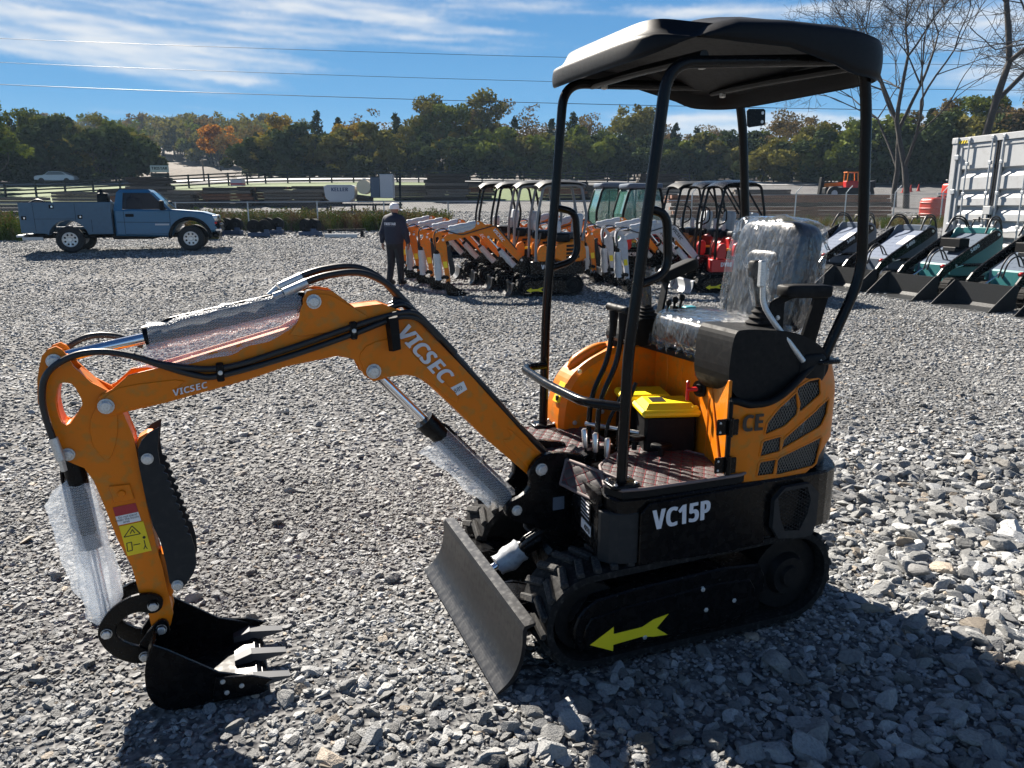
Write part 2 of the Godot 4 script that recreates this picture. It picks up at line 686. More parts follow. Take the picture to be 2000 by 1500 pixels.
func sky_image() -> ImageTexture:
	var w := 3072
	var h := 1536
	var im := Image.create(w, h, false, Image.FORMAT_RGBF)
	# streaks of cirrus: noise stretched along the horizon and sheared
	var n1 := FastNoiseLite.new()
	n1.seed = 19
	n1.noise_type = FastNoiseLite.TYPE_SIMPLEX_SMOOTH
	n1.frequency = 0.011
	n1.fractal_octaves = 6
	n1.fractal_gain = 0.56
	n1.domain_warp_enabled = true
	n1.domain_warp_amplitude = 40.0
	n1.domain_warp_frequency = 0.006
	var n2 := FastNoiseLite.new()
	n2.seed = 23
	n2.frequency = 0.0045
	n2.fractal_octaves = 3
	var n3 := FastNoiseLite.new()
	n3.seed = 8
	n3.frequency = 0.05
	n3.fractal_octaves = 3
	for y in h:
		var el := 90.0 - 180.0 * (y + 0.5) / h
		var base := Vector3(0.030, 0.100, 0.27)
		var e := maxf(el, 0.0)
		# clear-air colour by elevation
		var lowc := Vector3(0.36, 0.66, 0.88)
		var midc := Vector3(0.165, 0.44, 0.78)
		var highc := Vector3(0.085, 0.29, 0.64)
		if e < 7.0:
			base = lowc.lerp(midc, e / 7.0)
		elif e < 16.0:
			base = midc.lerp(highc, (e - 7.0) / 9.0)
		else:
			base = highc.lerp(Vector3(0.016, 0.065, 0.20), smoothstep(15.0, 38.0, e))
		base /= EXPO
		if el < 0.0:
			base = Vector3(0.10, 0.10, 0.095)
			for x in w:
				im.set_pixel(x, y, Color(base.x, base.y, base.z))
			continue
		for x in w:
			var az := fposmod(360.0 * (x + 0.5) / w + 180.0, 360.0) - 180.0
			var c := 0.0
			if el < 60.0:
				var v := el * 30.0 + az * 1.6
				var a := n1.get_noise_2d(az * 2.3 + 640.0, v)
				var b := n2.get_noise_2d(az * 4.0 + 100.0, el * 20.0 + az * 0.9)
				c = smoothstep(0.0, 0.66, a + b * 0.85 + 0.07)
				c *= smoothstep(0.5, 4.0, el) * (1.0 - smoothstep(26.0, 60.0, el))
				if c > 0.0:
					c *= 0.8 + 0.6 * n3.get_noise_2d(az * 4.0, v)
			c = clampf(c, 0.0, 1.0) * 0.9 * smoothstep(180.0, 165.0, absf(az))
			var cl := Vector3(0.82, 0.86, 0.90) / EXPO
			var col := base.lerp(cl, c)
			im.set_pixel(x, y, Color(col.x, col.y, col.z))
	return ImageTexture.create_from_image(im)

# ------------------------------------------------------------------ ground
const PROFILE := [[-30.0, 0.0], [13.5, 0.0], [18.0, 0.08], [24.0, 0.32], [32.0, 0.55], [40.0, 0.75], [50.0, 1.25], [60.0, 1.95], [72.0, 2.85], [85.0, 3.9], [100.0, 5.0], [130.0, 6.3], [180.0, 8.0], [260.0, 13.0], [420.0, 24.0], [900.0, 34.0]]

func ground(x: float, z: float) -> float:
	var d := -z
	var h := 0.0
	for i in PROFILE.size() - 1:
		if d <= PROFILE[i + 1][0]:
			h = lerpf(PROFILE[i][1], PROFILE[i + 1][1], clampf((d - PROFILE[i][0]) / (PROFILE[i + 1][0] - PROFILE[i][0]), 0.0, 1.0))
			break
		h = PROFILE[i + 1][1]
	if d > 45.0:
		h += 0.25 * sin(x * 0.07 + d * 0.03) * smoothstep(45.0, 70.0, d)
	if d > 140.0:
		# the hill on the left
		h += smoothstep(140.0, 330.0, d) * 8.0 * smoothstep(60.0, -60.0, x + 40.0)
	return h

func on_ground(x: float, d: float) -> Vector3:
	return Vector3(x, ground(x, -d), -d)

func spans(lo: float, hi: float, first: float, grow: float) -> Array:
	var r := [lo]
	var s := first
	while r[-1] < hi:
		r.append(minf(hi, r[-1] + s))
		s *= grow
	return r

func ground_sheet(called: String, xs: Array, ds: Array, lift: float, m: Material, bend := func(_d): return 0.0) -> MeshInstance3D:
	var st := S()
	var g := []
	for d in ds:
		var row := []
		for x in xs:
			var xx: float = x + bend.call(d)
			row.append(Vector3(xx, ground(xx, -d) + lift, -d))
		g.append(row)
	st.set_smooth_group(3)
	for i in g.size() - 1:
		for j in g[0].size() - 1:
			var a: Vector3 = g[i][j]
			var b: Vector3 = g[i][j + 1]
			var c: Vector3 = g[i + 1][j + 1]
			var e: Vector3 = g[i + 1][j]
			for t in [[a, e, b], [b, e, c]]:
				var nn: Vector3 = (t[0] - t[2]).cross(t[0] - t[1])
				st.add_vertex(t[0])
				st.add_vertex(t[1] if nn.y > 0.0 else t[2])
				st.add_vertex(t[2] if nn.y > 0.0 else t[1])
	var o := put(self, called, st, m)
	structure(o)
	return o

func build_ground() -> void:
	var gm := mat(Color.WHITE, 0.95)
	gm.albedo_texture = noise_tex(0.13, [[0.0, lin(0.04, 0.04, 0.042)], [0.38, lin(0.10, 0.10, 0.103)], [0.6, lin(0.18, 0.18, 0.177)], [1.0, lin(0.34, 0.34, 0.33)]], 3, FastNoiseLite.TYPE_CELLULAR, 1024, 3)
	gm.uv1_triplanar = true
	gm.uv1_world_triplanar = true
	gm.uv1_scale = Vector3.ONE * 0.16
	gm.detail_enabled = true
	gm.detail_blend_mode = BaseMaterial3D.BLEND_MODE_MUL
	gm.detail_albedo = noise_tex(0.006, [[0.0, Color(0.74, 0.73, 0.71)], [0.5, Color(0.93, 0.93, 0.93)], [1.0, Color(1, 1, 1)]], 5, FastNoiseLite.TYPE_SIMPLEX_SMOOTH, 512, 6)
	gm.heightmap_enabled = true
	gm.heightmap_texture = noise_tex(0.13, [], 3, FastNoiseLite.TYPE_CELLULAR, 1024, 3)
	gm.heightmap_scale = 4.0
	M.gravelbed = gm
	var xs := spans(0.0, 700.0, 1.5, 1.16)
	var all := []
	for i in range(xs.size() - 1, 0, -1):
		all.append(-xs[i])
	all.append_array(xs)
	var ds := [-40.0, -10.0]
	ds.append_array(spans(0.0, 900.0, 1.5, 1.035))
	ground_sheet("ground", all, ds, 0.0, gm)

	# verge of grass beyond the yard, dirt bank and the road
	var gr := mat(Color.WHITE, 0.95)
	gr.albedo_texture = noise_tex(0.03, [[0.0, lin(0.03, 0.055, 0.010)], [0.5, lin(0.06, 0.10, 0.016)], [1.0, lin(0.11, 0.14, 0.03)]], 5, FastNoiseLite.TYPE_SIMPLEX_SMOOTH, 512, 11)
	gr.uv1_triplanar = true
	gr.uv1_world_triplanar = true
	gr.uv1_scale = Vector3.ONE * 0.12
	M.grass = gr
	var rd := mat(Color.WHITE, 0.8)
	rd.albedo_texture = noise_tex(0.05, [[0.0, lin(0.20, 0.20, 0.20)], [1.0, lin(0.34, 0.34, 0.335)]], 4, FastNoiseLite.TYPE_SIMPLEX_SMOOTH, 512, 13)
	rd.uv1_triplanar = true
	rd.uv1_world_triplanar = true
	rd.uv1_scale = Vector3.ONE * 0.1
	M.road = rd
	var dirt := mat(Color.WHITE, 0.95)
	dirt.albedo_texture = noise_tex(0.03, [[0.0, lin(0.03, 0.022, 0.016)], [0.5, lin(0.075, 0.058, 0.043)], [1.0, lin(0.14, 0.115, 0.09)]], 5, FastNoiseLite.TYPE_SIMPLEX_SMOOTH, 512, 17)
	dirt.uv1_triplanar = true
	dirt.uv1_world_triplanar = true
	dirt.uv1_scale = Vector3.ONE * 0.08
	M.dirt = dirt
	ground_sheet("lawn", spans(-260.0, 8.0, 6.0, 1.0), spans(61.0, 89.0, 4.0, 1.0), 0.03, gr)
	ground_sheet("road", spans(-300.0, 300.0, 6.0, 1.0), spans(92.0, 100.0, 4.0, 1.0), 0.05, rd, func(_d): return 0.0)
	ground_sheet("side_road", spans(-41.0, -33.0, 4.0, 1.0), spans(100.0, 190.0, 5.0, 1.0), 0.06, rd, func(d): return (d - 100.0) * -0.02 + sin(d * 0.05) * 1.5)
	ground_sheet("forest_floor", spans(-420.0, 420.0, 14.0, 1.0), spans(101.0, 420.0, 8.0, 1.05), 0.03, dirt)

func stone_mesh(r: RandomNumberGenerator, sub: int) -> ArrayMesh:
	# a ball cut by a handful of planes: angular crushed limestone
	var verts := []
	var tris := []
	var t := (1.0 + sqrt(5.0)) / 2.0
	for p in [[-1, t, 0], [1, t, 0], [-1, -t, 0], [1, -t, 0], [0, -1, t], [0, 1, t], [0, -1, -t], [0, 1, -t], [t, 0, -1], [t, 0, 1], [-t, 0, -1], [-t, 0, 1]]:
		verts.append(Vector3(p[0], p[1], p[2]).normalized())
	tris = [[0, 11, 5], [0, 5, 1], [0, 1, 7], [0, 7, 10], [0, 10, 11], [1, 5, 9], [5, 11, 4], [11, 10, 2], [10, 7, 6], [7, 1, 8], [3, 9, 4], [3, 4, 2], [3, 2, 6], [3, 6, 8], [3, 8, 9], [4, 9, 5], [2, 4, 11], [6, 2, 10], [8, 6, 7], [9, 8, 1]]
	for s in sub:
		var nt := []
		var cache := {}
		for f in tris:
			var m := []
			for k in 3:
				var a: int = f[k]
				var b: int = f[(k + 1) % 3]
				var key := Vector2i(mini(a, b), maxi(a, b))
				if not cache.has(key):
					cache[key] = verts.size()
					verts.append(((verts[a] + verts[b]) * 0.5).normalized())
				m.append(cache[key])
			nt.append([f[0], m[0], m[2]])
			nt.append([f[1], m[1], m[0]])
			nt.append([f[2], m[2], m[1]])
			nt.append([m[0], m[1], m[2]])
		tris = nt
	var planes := []
	for k in 9 + sub * 2:
		planes.append([Vector3(r.randfn(), r.randfn(), r.randfn()).normalized(), r.randf_range(0.36, 0.72)])
	var sq := Vector3(r.randf_range(0.9, 1.35), r.randf_range(0.42, 0.72), r.randf_range(0.75, 1.05))
	for i in verts.size():
		var v: Vector3 = verts[i]
		for p in planes:
			var d: float = v.dot(p[0]) - p[1]
			if d > 0.0:
				v -= p[0] * d
		v += Vector3(r.randf_range(-1, 1), r.randf_range(-1, 1), r.randf_range(-1, 1)) * 0.02
		verts[i] = v * sq
	var st := S()
	for f in tris:
		fan(st, [verts[f[0]], verts[f[1]], verts[f[2]]], Vector3.ZERO)
	return mesh_of(st)

func stone_colour(r: RandomNumberGenerator) -> Color:
	var v := 0.125 + 0.30 * pow(r.randf(), 1.3)
	var k := r.randf()
	if k < 0.05:
		return Color(v * 1.15, v * 0.98, v * 0.78)
	if k < 0.25:
		return Color(v * 0.95, v * 0.98, v * 1.0)
	return Color(v * 0.985, v * 1.0, v * 0.985)

func big_zone(x: float, d: float) -> float:
	# coarse stone lies behind and to the right of the machine and near the camera
	var k := smoothstep(0.9, 2.2, x) * smoothstep(6.5, 3.5, d)
	k = maxf(k, 0.7 * smoothstep(2.9, 2.1, d) * smoothstep(-1.4, 0.3, x))
	return k

func build_gravel() -> void:
	var r := RandomNumberGenerator.new()
	r.seed = 5
	var node := Node3D.new()
	node.name = "gravel"
	add_child(node)
	node.set_meta("kind", "stuff")
	tag(node, "loose grey crushed limestone gravel covering the yard", "gravel")
	var sm := mat(Color.WHITE, 0.72, 0.0, 0.45)
	sm.vertex_color_use_as_albedo = true
	sm.albedo_texture = noise_tex(0.03, [[0.0, Color(0.74, 0.74, 0.75)], [0.5, Color(0.95, 0.95, 0.95)], [0.8, Color(1, 1, 1)], [1.0, Color(1, 0.97, 0.9)]], 5, FastNoiseLite.TYPE_SIMPLEX_SMOOTH, 512, 61)
	sm.uv1_triplanar = true
	sm.uv1_world_triplanar = true
	sm.uv1_scale = Vector3.ONE * 5.0
	sm.normal_enabled = true
	sm.normal_texture = noise_tex(0.05, [], 5, FastNoiseLite.TYPE_SIMPLEX_SMOOTH, 512, 66, 10.0)
	sm.normal_scale = 0.8
	M.stone = sm
	var tone := FastNoiseLite.new()
	tone.seed = 91
	tone.frequency = 0.5
	tone.fractal_octaves = 3
	var right := Vector3(MF.z, 0, -MF.x)
	var layers := [
		# near d, far d, count, r0, r1, kind
		[1.3, 4.8, 62000, 0.007, 0.016, 0],
		[1.3, 8.0, 52000, 0.013, 0.030, 1],
		[8.0, 15.0, 62000, 0.018, 0.037, 2],
		[15.0, 30.0, 90000, 0.026, 0.055, 2],
		[30.0, 52.0, 50000, 0.05, 0.09, 2],
		[1.3, 7.0, 9000, 0.030, 0.068, 3]]
	for L in layers:
		var nv := 6
		var bufs := []
		var meshes := []
		for k in nv:
			bufs.append(PackedFloat32Array())
			meshes.append(stone_mesh(r, 0 if L[5] == 2 else (1 if L[5] != 3 else 2)))
		var made := 0
		while made < int(L[2]):
			made += 1
			# uniform over the wedge that the lens can see, and a margin
			var d := sqrt(lerpf(L[0] * L[0], L[1] * L[1], r.randf()))
			var x := r.randf_range(-1.0, 1.0) * (d * 0.74 + 1.0)
			var big := big_zone(x, d)
			var s := lerpf(L[3], L[4], pow(r.randf(), 1.8))
			if L[5] == 3:
				if r.randf() > 0.10 + big:
					continue
				s *= 0.75 + 0.5 * big
			elif L[5] == 1:
				s *= 0.85 + 0.5 * big
			var y := ground(x, -d)
			var rel := Vector3(x, 0, -d) - MO
			var a := rel.dot(MF)
			var b := rel.dot(right)
			var low := (absf(a) < 0.74 and absf(b) < 0.51) or (a > 0.66 and a < 0.81 and absf(b) < 0.52) or (a > 1.50 and a < 1.96 and absf(b) < 0.21)
			if low:
				if s > 0.028:
					continue
				y -= s * 0.22
			else:
				y += s * (0.02 + 0.28 * r.randf())
			var bas := Basis.from_euler(Vector3(r.randf_range(-0.5, 0.5), r.randf() * TAU, r.randf_range(-0.5, 0.5))).scaled_local(Vector3(s, s * r.randf_range(0.8, 1.1), s))
			var c := stone_colour(r)
			var tn := 0.98 + 0.42 * tone.get_noise_2d(x, d)
			var dust := tone.get_noise_2d(x * 0.22 + 40.0, d * 0.5)
			if dust > 0.12:
				c = c.lerp(Color(0.26, 0.26, 0.25), minf(0.5, (dust - 0.12) * 2.5))
			var k := r.randi() % nv
			bufs[k].append_array(PackedFloat32Array([bas.x.x, bas.y.x, bas.z.x, x, bas.x.y, bas.y.y, bas.z.y, y, bas.x.z, bas.y.z, bas.z.z, -d, c.r * tn, c.g * tn, c.b * tn, 1.0]))
		for k in nv:
			var mm := MultiMesh.new()
			mm.transform_format = MultiMesh.TRANSFORM_3D
			mm.use_colors = true
			mm.mesh = meshes[k]
			mm.instance_count = bufs[k].size() / 16
			mm.buffer = bufs[k]
			var mi := MultiMeshInstance3D.new()
			mi.name = "stones"
			mi.multimesh = mm
			mi.material_override = sm
			mi.set_meta("kind", "stuff")
			node.add_child(mi, true)

func build_rocks() -> void:
	var r := RandomNumberGenerator.new()
	r.seed = 44
	var ms := []
	var mats := []
	for k in 7:
		ms.append(stone_mesh(r, 2))
	for k in 4:
		var m := mat([lin(0.24, 0.24, 0.235), lin(0.18, 0.185, 0.19), lin(0.29, 0.275, 0.25), lin(0.21, 0.21, 0.21)][k], 0.75)
		m.albedo_texture = noise_tex(0.025, [[0.0, Color(0.66, 0.66, 0.67)], [0.5, Color(0.95, 0.95, 0.94)], [1.0, Color(1, 1, 1)]], 6, FastNoiseLite.TYPE_SIMPLEX_SMOOTH, 256, 70 + k)
		m.uv1_triplanar = true
		m.uv1_scale = Vector3.ONE * 0.7
		m.normal_enabled = true
		m.normal_texture = M.stone.normal_texture
		m.normal_scale = 0.9
		mats.append(m)
	var spots := []
	for k in 80:
		var d := r.randf_range(2.0, 5.2)
		var x := r.randf_range(0.9, d * 0.72)
		var rel := Vector3(x, 0, -d) - MO
		var a := rel.dot(MF)
		var b := rel.dot(Vector3(MF.z, 0, -MF.x))
		if absf(a) < 0.95 and absf(b) < 0.68:
			continue
		var s := r.randf_range(0.055, 0.09)
		var ok := true
		for q in spots:
			if Vector2(x, d).distance_to(Vector2(q[0], q[1])) < (s + q[2]) * 1.05:
				ok = false
		if ok and spots.size() < 46:
			spots.append([x, d, s])
	for q in spots:
		var o := put_mesh(self, "limestone_rock", ms[r.randi() % 7], mats[r.randi() % 4])
		var sc: float = q[2]
		o.transform = Transform3D(Basis.from_euler(Vector3(r.randf_range(-0.25, 0.25), r.randf() * TAU, r.randf_range(-0.25, 0.25))).scaled_local(Vector3(sc, sc, sc)), Vector3(q[0], ground(q[0], -q[1]) + sc * 0.28, -q[1]))
		tag(o, "fist to head sized grey limestone chunk lying among the gravel behind the excavator", "rock", "larger rocks in the gravel")

# ------------------------------------------------------------------ mini excavator pieces, local x forward, y up, z to its right
func superbox(st: SurfaceTool, c: Vector3, size: Vector3, e := 0.35, bas := Basis(), nu := 20, nv := 12, wob := 0.0, sd := 0) -> void:
	var g := []
	var nz := FastNoiseLite.new()
	nz.seed = sd
	nz.frequency = 9.0
	for i in nv + 1:
		var row := []
		var v := -PI / 2 + PI * i / nv
		for j in nu + 1:
			var u := TAU * (j % nu) / nu
			var p := Vector3(spow(cos(v), e) * spow(cos(u), e), spow(sin(v), e), spow(cos(v), e) * spow(sin(u), e))
			p = p * size * 0.5
			if wob > 0.0:
				p *= 1.0 + wob * nz.get_noise_3dv(p)
			row.append(c + bas * p)
		g.append(row)
	st.set_smooth_group(9)
	for i in nv:
		for j in nu:
			var q := [g[i][j], g[i][j + 1], g[i + 1][j + 1], g[i + 1][j]]
			if i == 0:
				fan(st, [q[0], q[2], q[3]], c)
			elif i == nv - 1:
				fan(st, [q[0], q[1], q[2]], c)
			else:
				fan(st, q, c)
	st.set_smooth_group(-1)

func spow(x: float, e: float) -> float:
	return signf(x) * pow(absf(x), e)

func stadium(r0: float, r1: float, a0: float, a1: float, h0: float, h1: float, n := 14) -> Array:
	var out := []
	for i in n + 1:
		var t := -PI / 2 + PI * i / n
		out.append(Vector2(a1 + cos(t) * r1, h1 + sin(t) * r1))
	for k in range(1, 6):
		var q := k / 6.0
		out.append(Vector2(lerpf(a1, a0, q), lerpf(h1 + r1, h0 + r0, q)))
	for i in n + 1:
		var t := PI / 2 + PI * i / n
		out.append(Vector2(a0 + cos(t) * r0, h0 + sin(t) * r0))
	for k in range(1, 6):
		var q := k / 6.0
		out.append(Vector2(lerpf(a0, a1, q), lerpf(h0 - r0, h1 - r1, q)))
	return out

func resample(p: Array, n: int) -> Array:
	var tot := 0.0
	var acc := [0.0]
	for i in p.size():
		tot += p[i].distance_to(p[(i + 1) % p.size()])
		acc.append(tot)
	var out := []
	var k := 0
	for i in n:
		var s := tot * i / n
		while acc[k + 1] < s:
			k += 1
		out.append(p[k].lerp(p[(k + 1) % p.size()], (s - acc[k]) / maxf(1e-6, acc[k + 1] - acc[k])))
	return out

func ex_track(root: Node, side: float, lugs: int) -> void:
	var outer := resample(stadium(0.195, 0.185, -0.49, 0.415, 0.215, 0.2), 72)
	var c := side * 0.375
	var belt := S()
	var n := outer.size()
	for i in n:
		var p: Vector2 = outer[i]
		var q: Vector2 = outer[(i + 1) % n]
		var np: Vector2 = (outer[(i + 1) % n] - outer[(i - 1 + n) % n]).normalized().orthogonal()
		var nq: Vector2 = (outer[(i + 2) % n] - outer[i]).normalized().orthogonal()
		if np.dot(p - Vector2(clampf(p.x, -0.49, 0.415), 0.207)) < 0.0:
			np = -np
		if nq.dot(q - Vector2(clampf(q.x, -0.49, 0.415), 0.207)) < 0.0:
			nq = -nq
		var t := 0.026
		hexa(belt, [E(p.x, p.y, c - 0.115), E(p.x, p.y, c + 0.115), E(p.x - np.x * t, p.y - np.y * t, c + 0.115), E(p.x - np.x * t, p.y - np.y * t, c - 0.115), E(q.x, q.y, c - 0.115), E(q.x, q.y, c + 0.115), E(q.x - nq.x * t, q.y - nq.y * t, c + 0.115), E(q.x - nq.x * t, q.y - nq.y * t, c - 0.115)])
	var bo := put(root, "rubber_track", belt, M.rubber)
	var pts := resample(stadium(0.195, 0.185, -0.49, 0.415, 0.215, 0.2), lugs)
	var ls := S()
	# one lug: two staggered blocks
	box(ls, Vector3(-0.006, 0.008, -0.056), Vector3(0.030, 0.022, 0.112), 0.005, Basis(Vector3.UP, 0.35))
	box(ls, Vector3(0.006, 0.008, 0.056), Vector3(0.030, 0.022, 0.112), 0.005, Basis(Vector3.UP, -0.35))
	var lm := mesh_of(ls)
	for i in lugs:
		var p: Vector2 = pts[i]
		var tg: Vector2 = (pts[(i + 1) % lugs] - pts[(i - 1 + lugs) % lugs]).normalized()
		var x := Vector3(tg.x, tg.y, 0)
		var y := Vector3(tg.y, -tg.x, 0)
		if y.dot(Vector3(p.x - clampf(p.x, -0.49, 0.415), p.y - 0.207, 0)) < 0.0:
			y = -y
		put_mesh(bo, "track_lug", lm, M.lug, Transform3D(Basis(x, y, x.cross(y)), E(p.x, p.y, c)))
	# frame, wheels
	var fr := S()
	ext(fr, chaikin(poly_of([0.46, 0.07, 0.50, 0.17, 0.47, 0.25, 0.38, 0.30, -0.30, 0.325, -0.36, 0.24, -0.32, 0.06]), 1), -(c - side * 0.02), -(c + side * 0.122), 0.006)
	ext(fr, chaikin(poly_of([0.44, 0.09, 0.46, 0.17, 0.42, 0.235, -0.26, 0.27, -0.31, 0.19, -0.27, 0.08]), 1), -(c + side * 0.12), -(c + side * 0.130), 0.003)
	put(root, "track_frame", fr, M.black)
	for w in [[0.415, 0.20, 0.135, "drive_sprocket"], [-0.49, 0.215, 0.155, "idler_wheel"]]:
		var ws := S()
		rod(ws, E(w[0], w[1], c - 0.07), E(w[0], w[1], c + 0.07), w[2], w[2], 22)
		rod(ws, E(w[0], w[1], c + side * 0.07), E(w[0], w[1], c + side * 0.10), w[2] * 0.6, w[2] * 0.5, 18)
		rod(ws, E(w[0], w[1], c + side * 0.10), E(w[0], w[1], c + side * 0.115), w[2] * 0.3, w[2] * 0.26, 14)
		put(root, w[3], ws, M.blackmatte)
	for k in 3:
		var rs := S()
		rod(rs, E(-0.28 + 0.28 * k, 0.09, c - 0.06), E(-0.28 + 0.28 * k, 0.09, c + 0.06), 0.05, 0.05, 14)
		put(root, "track_roller", rs, M.blackmatte)

func ex_arrow(root: Node, b: float) -> void:
	var st := S()
	var pg := poly_of([0.432, 0.118, 0.335, 0.172, 0.335, 0.142, 0.215, 0.146, 0.165, 0.168, 0.10, 0.178, 0.150, 0.128, 0.10, 0.090, 0.165, 0.095, 0.215, 0.106, 0.335, 0.098, 0.335, 0.072])
	ext(st, pg, -b, -(b + 0.0015))
	put(root, "arrow_marking", st, M.arrowyellow)

const BOOM := [2.004, 1.072, 1.991, 1.096, 1.953, 1.114, 1.902, 1.157, 1.799, 1.177, 1.410, 1.275, 1.363, 1.301, 1.340, 1.335, 1.337, 1.383, 1.322, 1.407, 1.287, 1.414, 1.236, 1.405, 1.202, 1.377, 1.164, 1.345, 1.064, 1.353, 0.979, 1.317, 0.929, 1.277, 0.854, 1.197, 0.722, 1.050, 0.584, 0.888, 0.443, 0.722, 0.415, 0.680, 0.425, 0.630, 0.460, 0.618, 0.503, 0.640, 0.655, 0.786, 0.793, 0.932, 0.877, 1.020, 0.910, 1.055, 0.954, 1.080, 1.021, 1.095, 1.065, 1.080, 1.106, 1.072, 1.140, 1.098, 1.156, 1.135, 1.176, 1.160, 1.229, 1.175, 1.406, 1.150, 1.526, 1.115, 1.800, 1.055, 1.919, 1.036, 1.969, 1.025, 1.997, 1.042]

func ex_boom(root: Node, m: Material) -> MeshInstance3D:
	var st := S()
	var full := poly_of(BOOM)
	# box section: two cheeks and webs top and bottom set in between
	ext(st, full, -0.062, -0.048, 0.003)
	ext(st, full, 0.048, 0.062, 0.003)
	var top := [Vector2(1.78, 1.165), Vector2(1.41, 1.262), Vector2(1.24, 1.30), Vector2(1.16, 1.338), Vector2(1.064, 1.345), Vector2(0.979, 1.309), Vector2(0.925, 1.268), Vector2(0.854, 1.189), Vector2(0.722, 1.042), Vector2(0.50, 0.785)]
	var bot := [Vector2(1.78, 1.067), Vector2(1.526, 1.124), Vector2(1.406, 1.158), Vector2(1.229, 1.184), Vector2(1.16, 1.17), Vector2(1.02, 1.105), Vector2(0.95, 1.089), Vector2(0.877, 1.03), Vector2(0.70, 0.845), Vector2(0.53, 0.675)]
	for line in [top, bot]:
		for i in line.size() - 1:
			var p: Vector2 = line[i]
			var q: Vector2 = line[i + 1]
			bar(st, Vector3(p.x, p.y, 0), Vector3(q.x, q.y, 0), 0.1, 0.012)
	var o := put(root, "boom", st, m)
	# stiffening plate welded on the side, and bosses
	var wl: SurfaceTool
	wl = S()
	ext(wl, chaikin(poly_of([1.345, 1.36, 1.31, 1.40, 1.245, 1.395, 1.19, 1.36, 1.10, 1.30, 1.20, 1.265, 1.40, 1.25, 1.36, 1.30]), 1), -0.062, -0.067, 0.002)
	put(o, "stiffener_plate", wl, m)
	wl = S()
	ext(wl, chaikin(poly_of([1.00, 1.235, 1.12, 1.215, 1.16, 1.17, 1.13, 1.10, 1.06, 1.085, 0.96, 1.09, 0.90, 1.06, 0.80, 0.96, 0.78, 0.985, 0.88, 1.09, 0.95, 1.15]), 1), -0.062, -0.066, 0.002)
	put(o, "stiffener_plate", wl, m)
	wl = S()
	ext(wl, chaikin(poly_of([1.99, 1.06, 1.97, 1.10, 1.92, 1.125, 1.72, 1.135, 1.78, 1.09, 1.74, 1.075, 1.90, 1.05, 1.96, 1.03]), 1), -0.062, -0.066, 0.002)
	put(o, "stiffener_plate", wl, m)
	wl = S()
	ext(wl, chaikin(poly_of([0.44, 0.64, 0.43, 0.70, 0.48, 0.74, 0.60, 0.86, 0.57, 0.80, 0.62, 0.80, 0.52, 0.69, 0.48, 0.645]), 1), -0.062, -0.066, 0.002)
	put(o, "stiffener_plate", wl, m)
	return o

const ARM := [2.121, 1.254, 2.098, 1.262, 2.082, 1.251, 2.068, 1.225, 2.057, 1.195, 2.012, 1.139, 1.965, 1.106, 1.941, 1.071, 1.931, 1.030, 1.908, 0.943, 1.897, 0.782, 1.893, 0.716, 1.876, 0.541, 1.865, 0.471, 1.856, 0.374, 1.847, 0.287, 1.859, 0.245, 1.888, 0.214, 1.917, 0.229, 1.921, 0.260, 1.926, 0.311, 1.947, 0.391, 1.960, 0.488, 1.993, 0.594, 2.023, 0.735, 2.041, 0.808, 2.063, 0.855, 2.088, 0.871, 2.109, 0.885, 2.132, 0.925, 2.159, 1.041, 2.168, 1.089, 2.161, 1.158, 2.150, 1.202, 2.139, 1.235]
const ARM_HOLE := [2.106, 1.142, 2.085, 1.145, 2.063, 1.138, 2.042, 1.077, 2.053, 1.049, 2.093, 1.000, 2.114, 1.019, 2.120, 1.084]

func ex_arm(root: Node, m: Material) -> MeshInstance3D:
	var st := S()
	var pl := with_hole(poly_of(ARM), chaikin(poly_of(ARM_HOLE), 1))
	ext(st, pl, -0.046, -0.033)
	ext(st, pl, 0.033, 0.046)
	# front and back webs
	var w1 := [Vector2(2.05, 1.175), Vector2(2.005, 1.125), Vector2(1.945, 1.06), Vector2(1.915, 0.94), Vector2(1.903, 0.78), Vector2(1.882, 0.54), Vector2(1.864, 0.40), Vector2(1.856, 0.29)]
	var w2 := [Vector2(2.10, 0.885), Vector2(2.06, 0.862), Vector2(2.036, 0.808), Vector2(2.018, 0.735), Vector2(1.988, 0.594), Vector2(1.955, 0.488), Vector2(1.942, 0.391), Vector2(1.923, 0.31)]
	var w3 := [Vector2(2.145, 0.98), Vector2(2.156, 1.04), Vector2(2.162, 1.09), Vector2(2.156, 1.155), Vector2(2.145, 1.20)]
	for line in [w1, w2, w3]:
		for i in line.size() - 1:
			var p: Vector2 = line[i]
			var q: Vector2 = line[i + 1]
			bar(st, Vector3(p.x, p.y, 0), Vector3(q.x, q.y, 0), 0.068, 0.011)
	var hp := curve_pts(poly_of(ARM_HOLE), 3, true)
	for i in hp.size():
		var p: Vector2 = hp[i]
		var q: Vector2 = hp[(i + 1) % hp.size()]
		bar(st, Vector3(p.x, p.y, 0), Vector3(q.x, q.y, 0), 0.068, 0.008)
	var o := put(root, "arm", st, m)
	var wl := S()
	ext(wl, chaikin(poly_of([1.965, 1.10, 2.03, 1.03, 2.035, 0.93, 1.99, 0.86, 1.955, 0.945, 1.945, 1.03]), 2), -0.046, -0.050, 0.002)
	put(o, "reinforcing_plate", wl, m)
	wl = S()
	ext(wl, poly_of([1.935, 0.785, 1.998, 0.785, 1.988, 0.725, 1.926, 0.73]), -0.046, -0.053, 0.002)
	rod(wl, E(1.962, 0.757, 0.05), E(1.962, 0.757, 0.061), 0.014, 0.01, 12)
	put(o, "reinforcing_plate", wl, m)
	return o

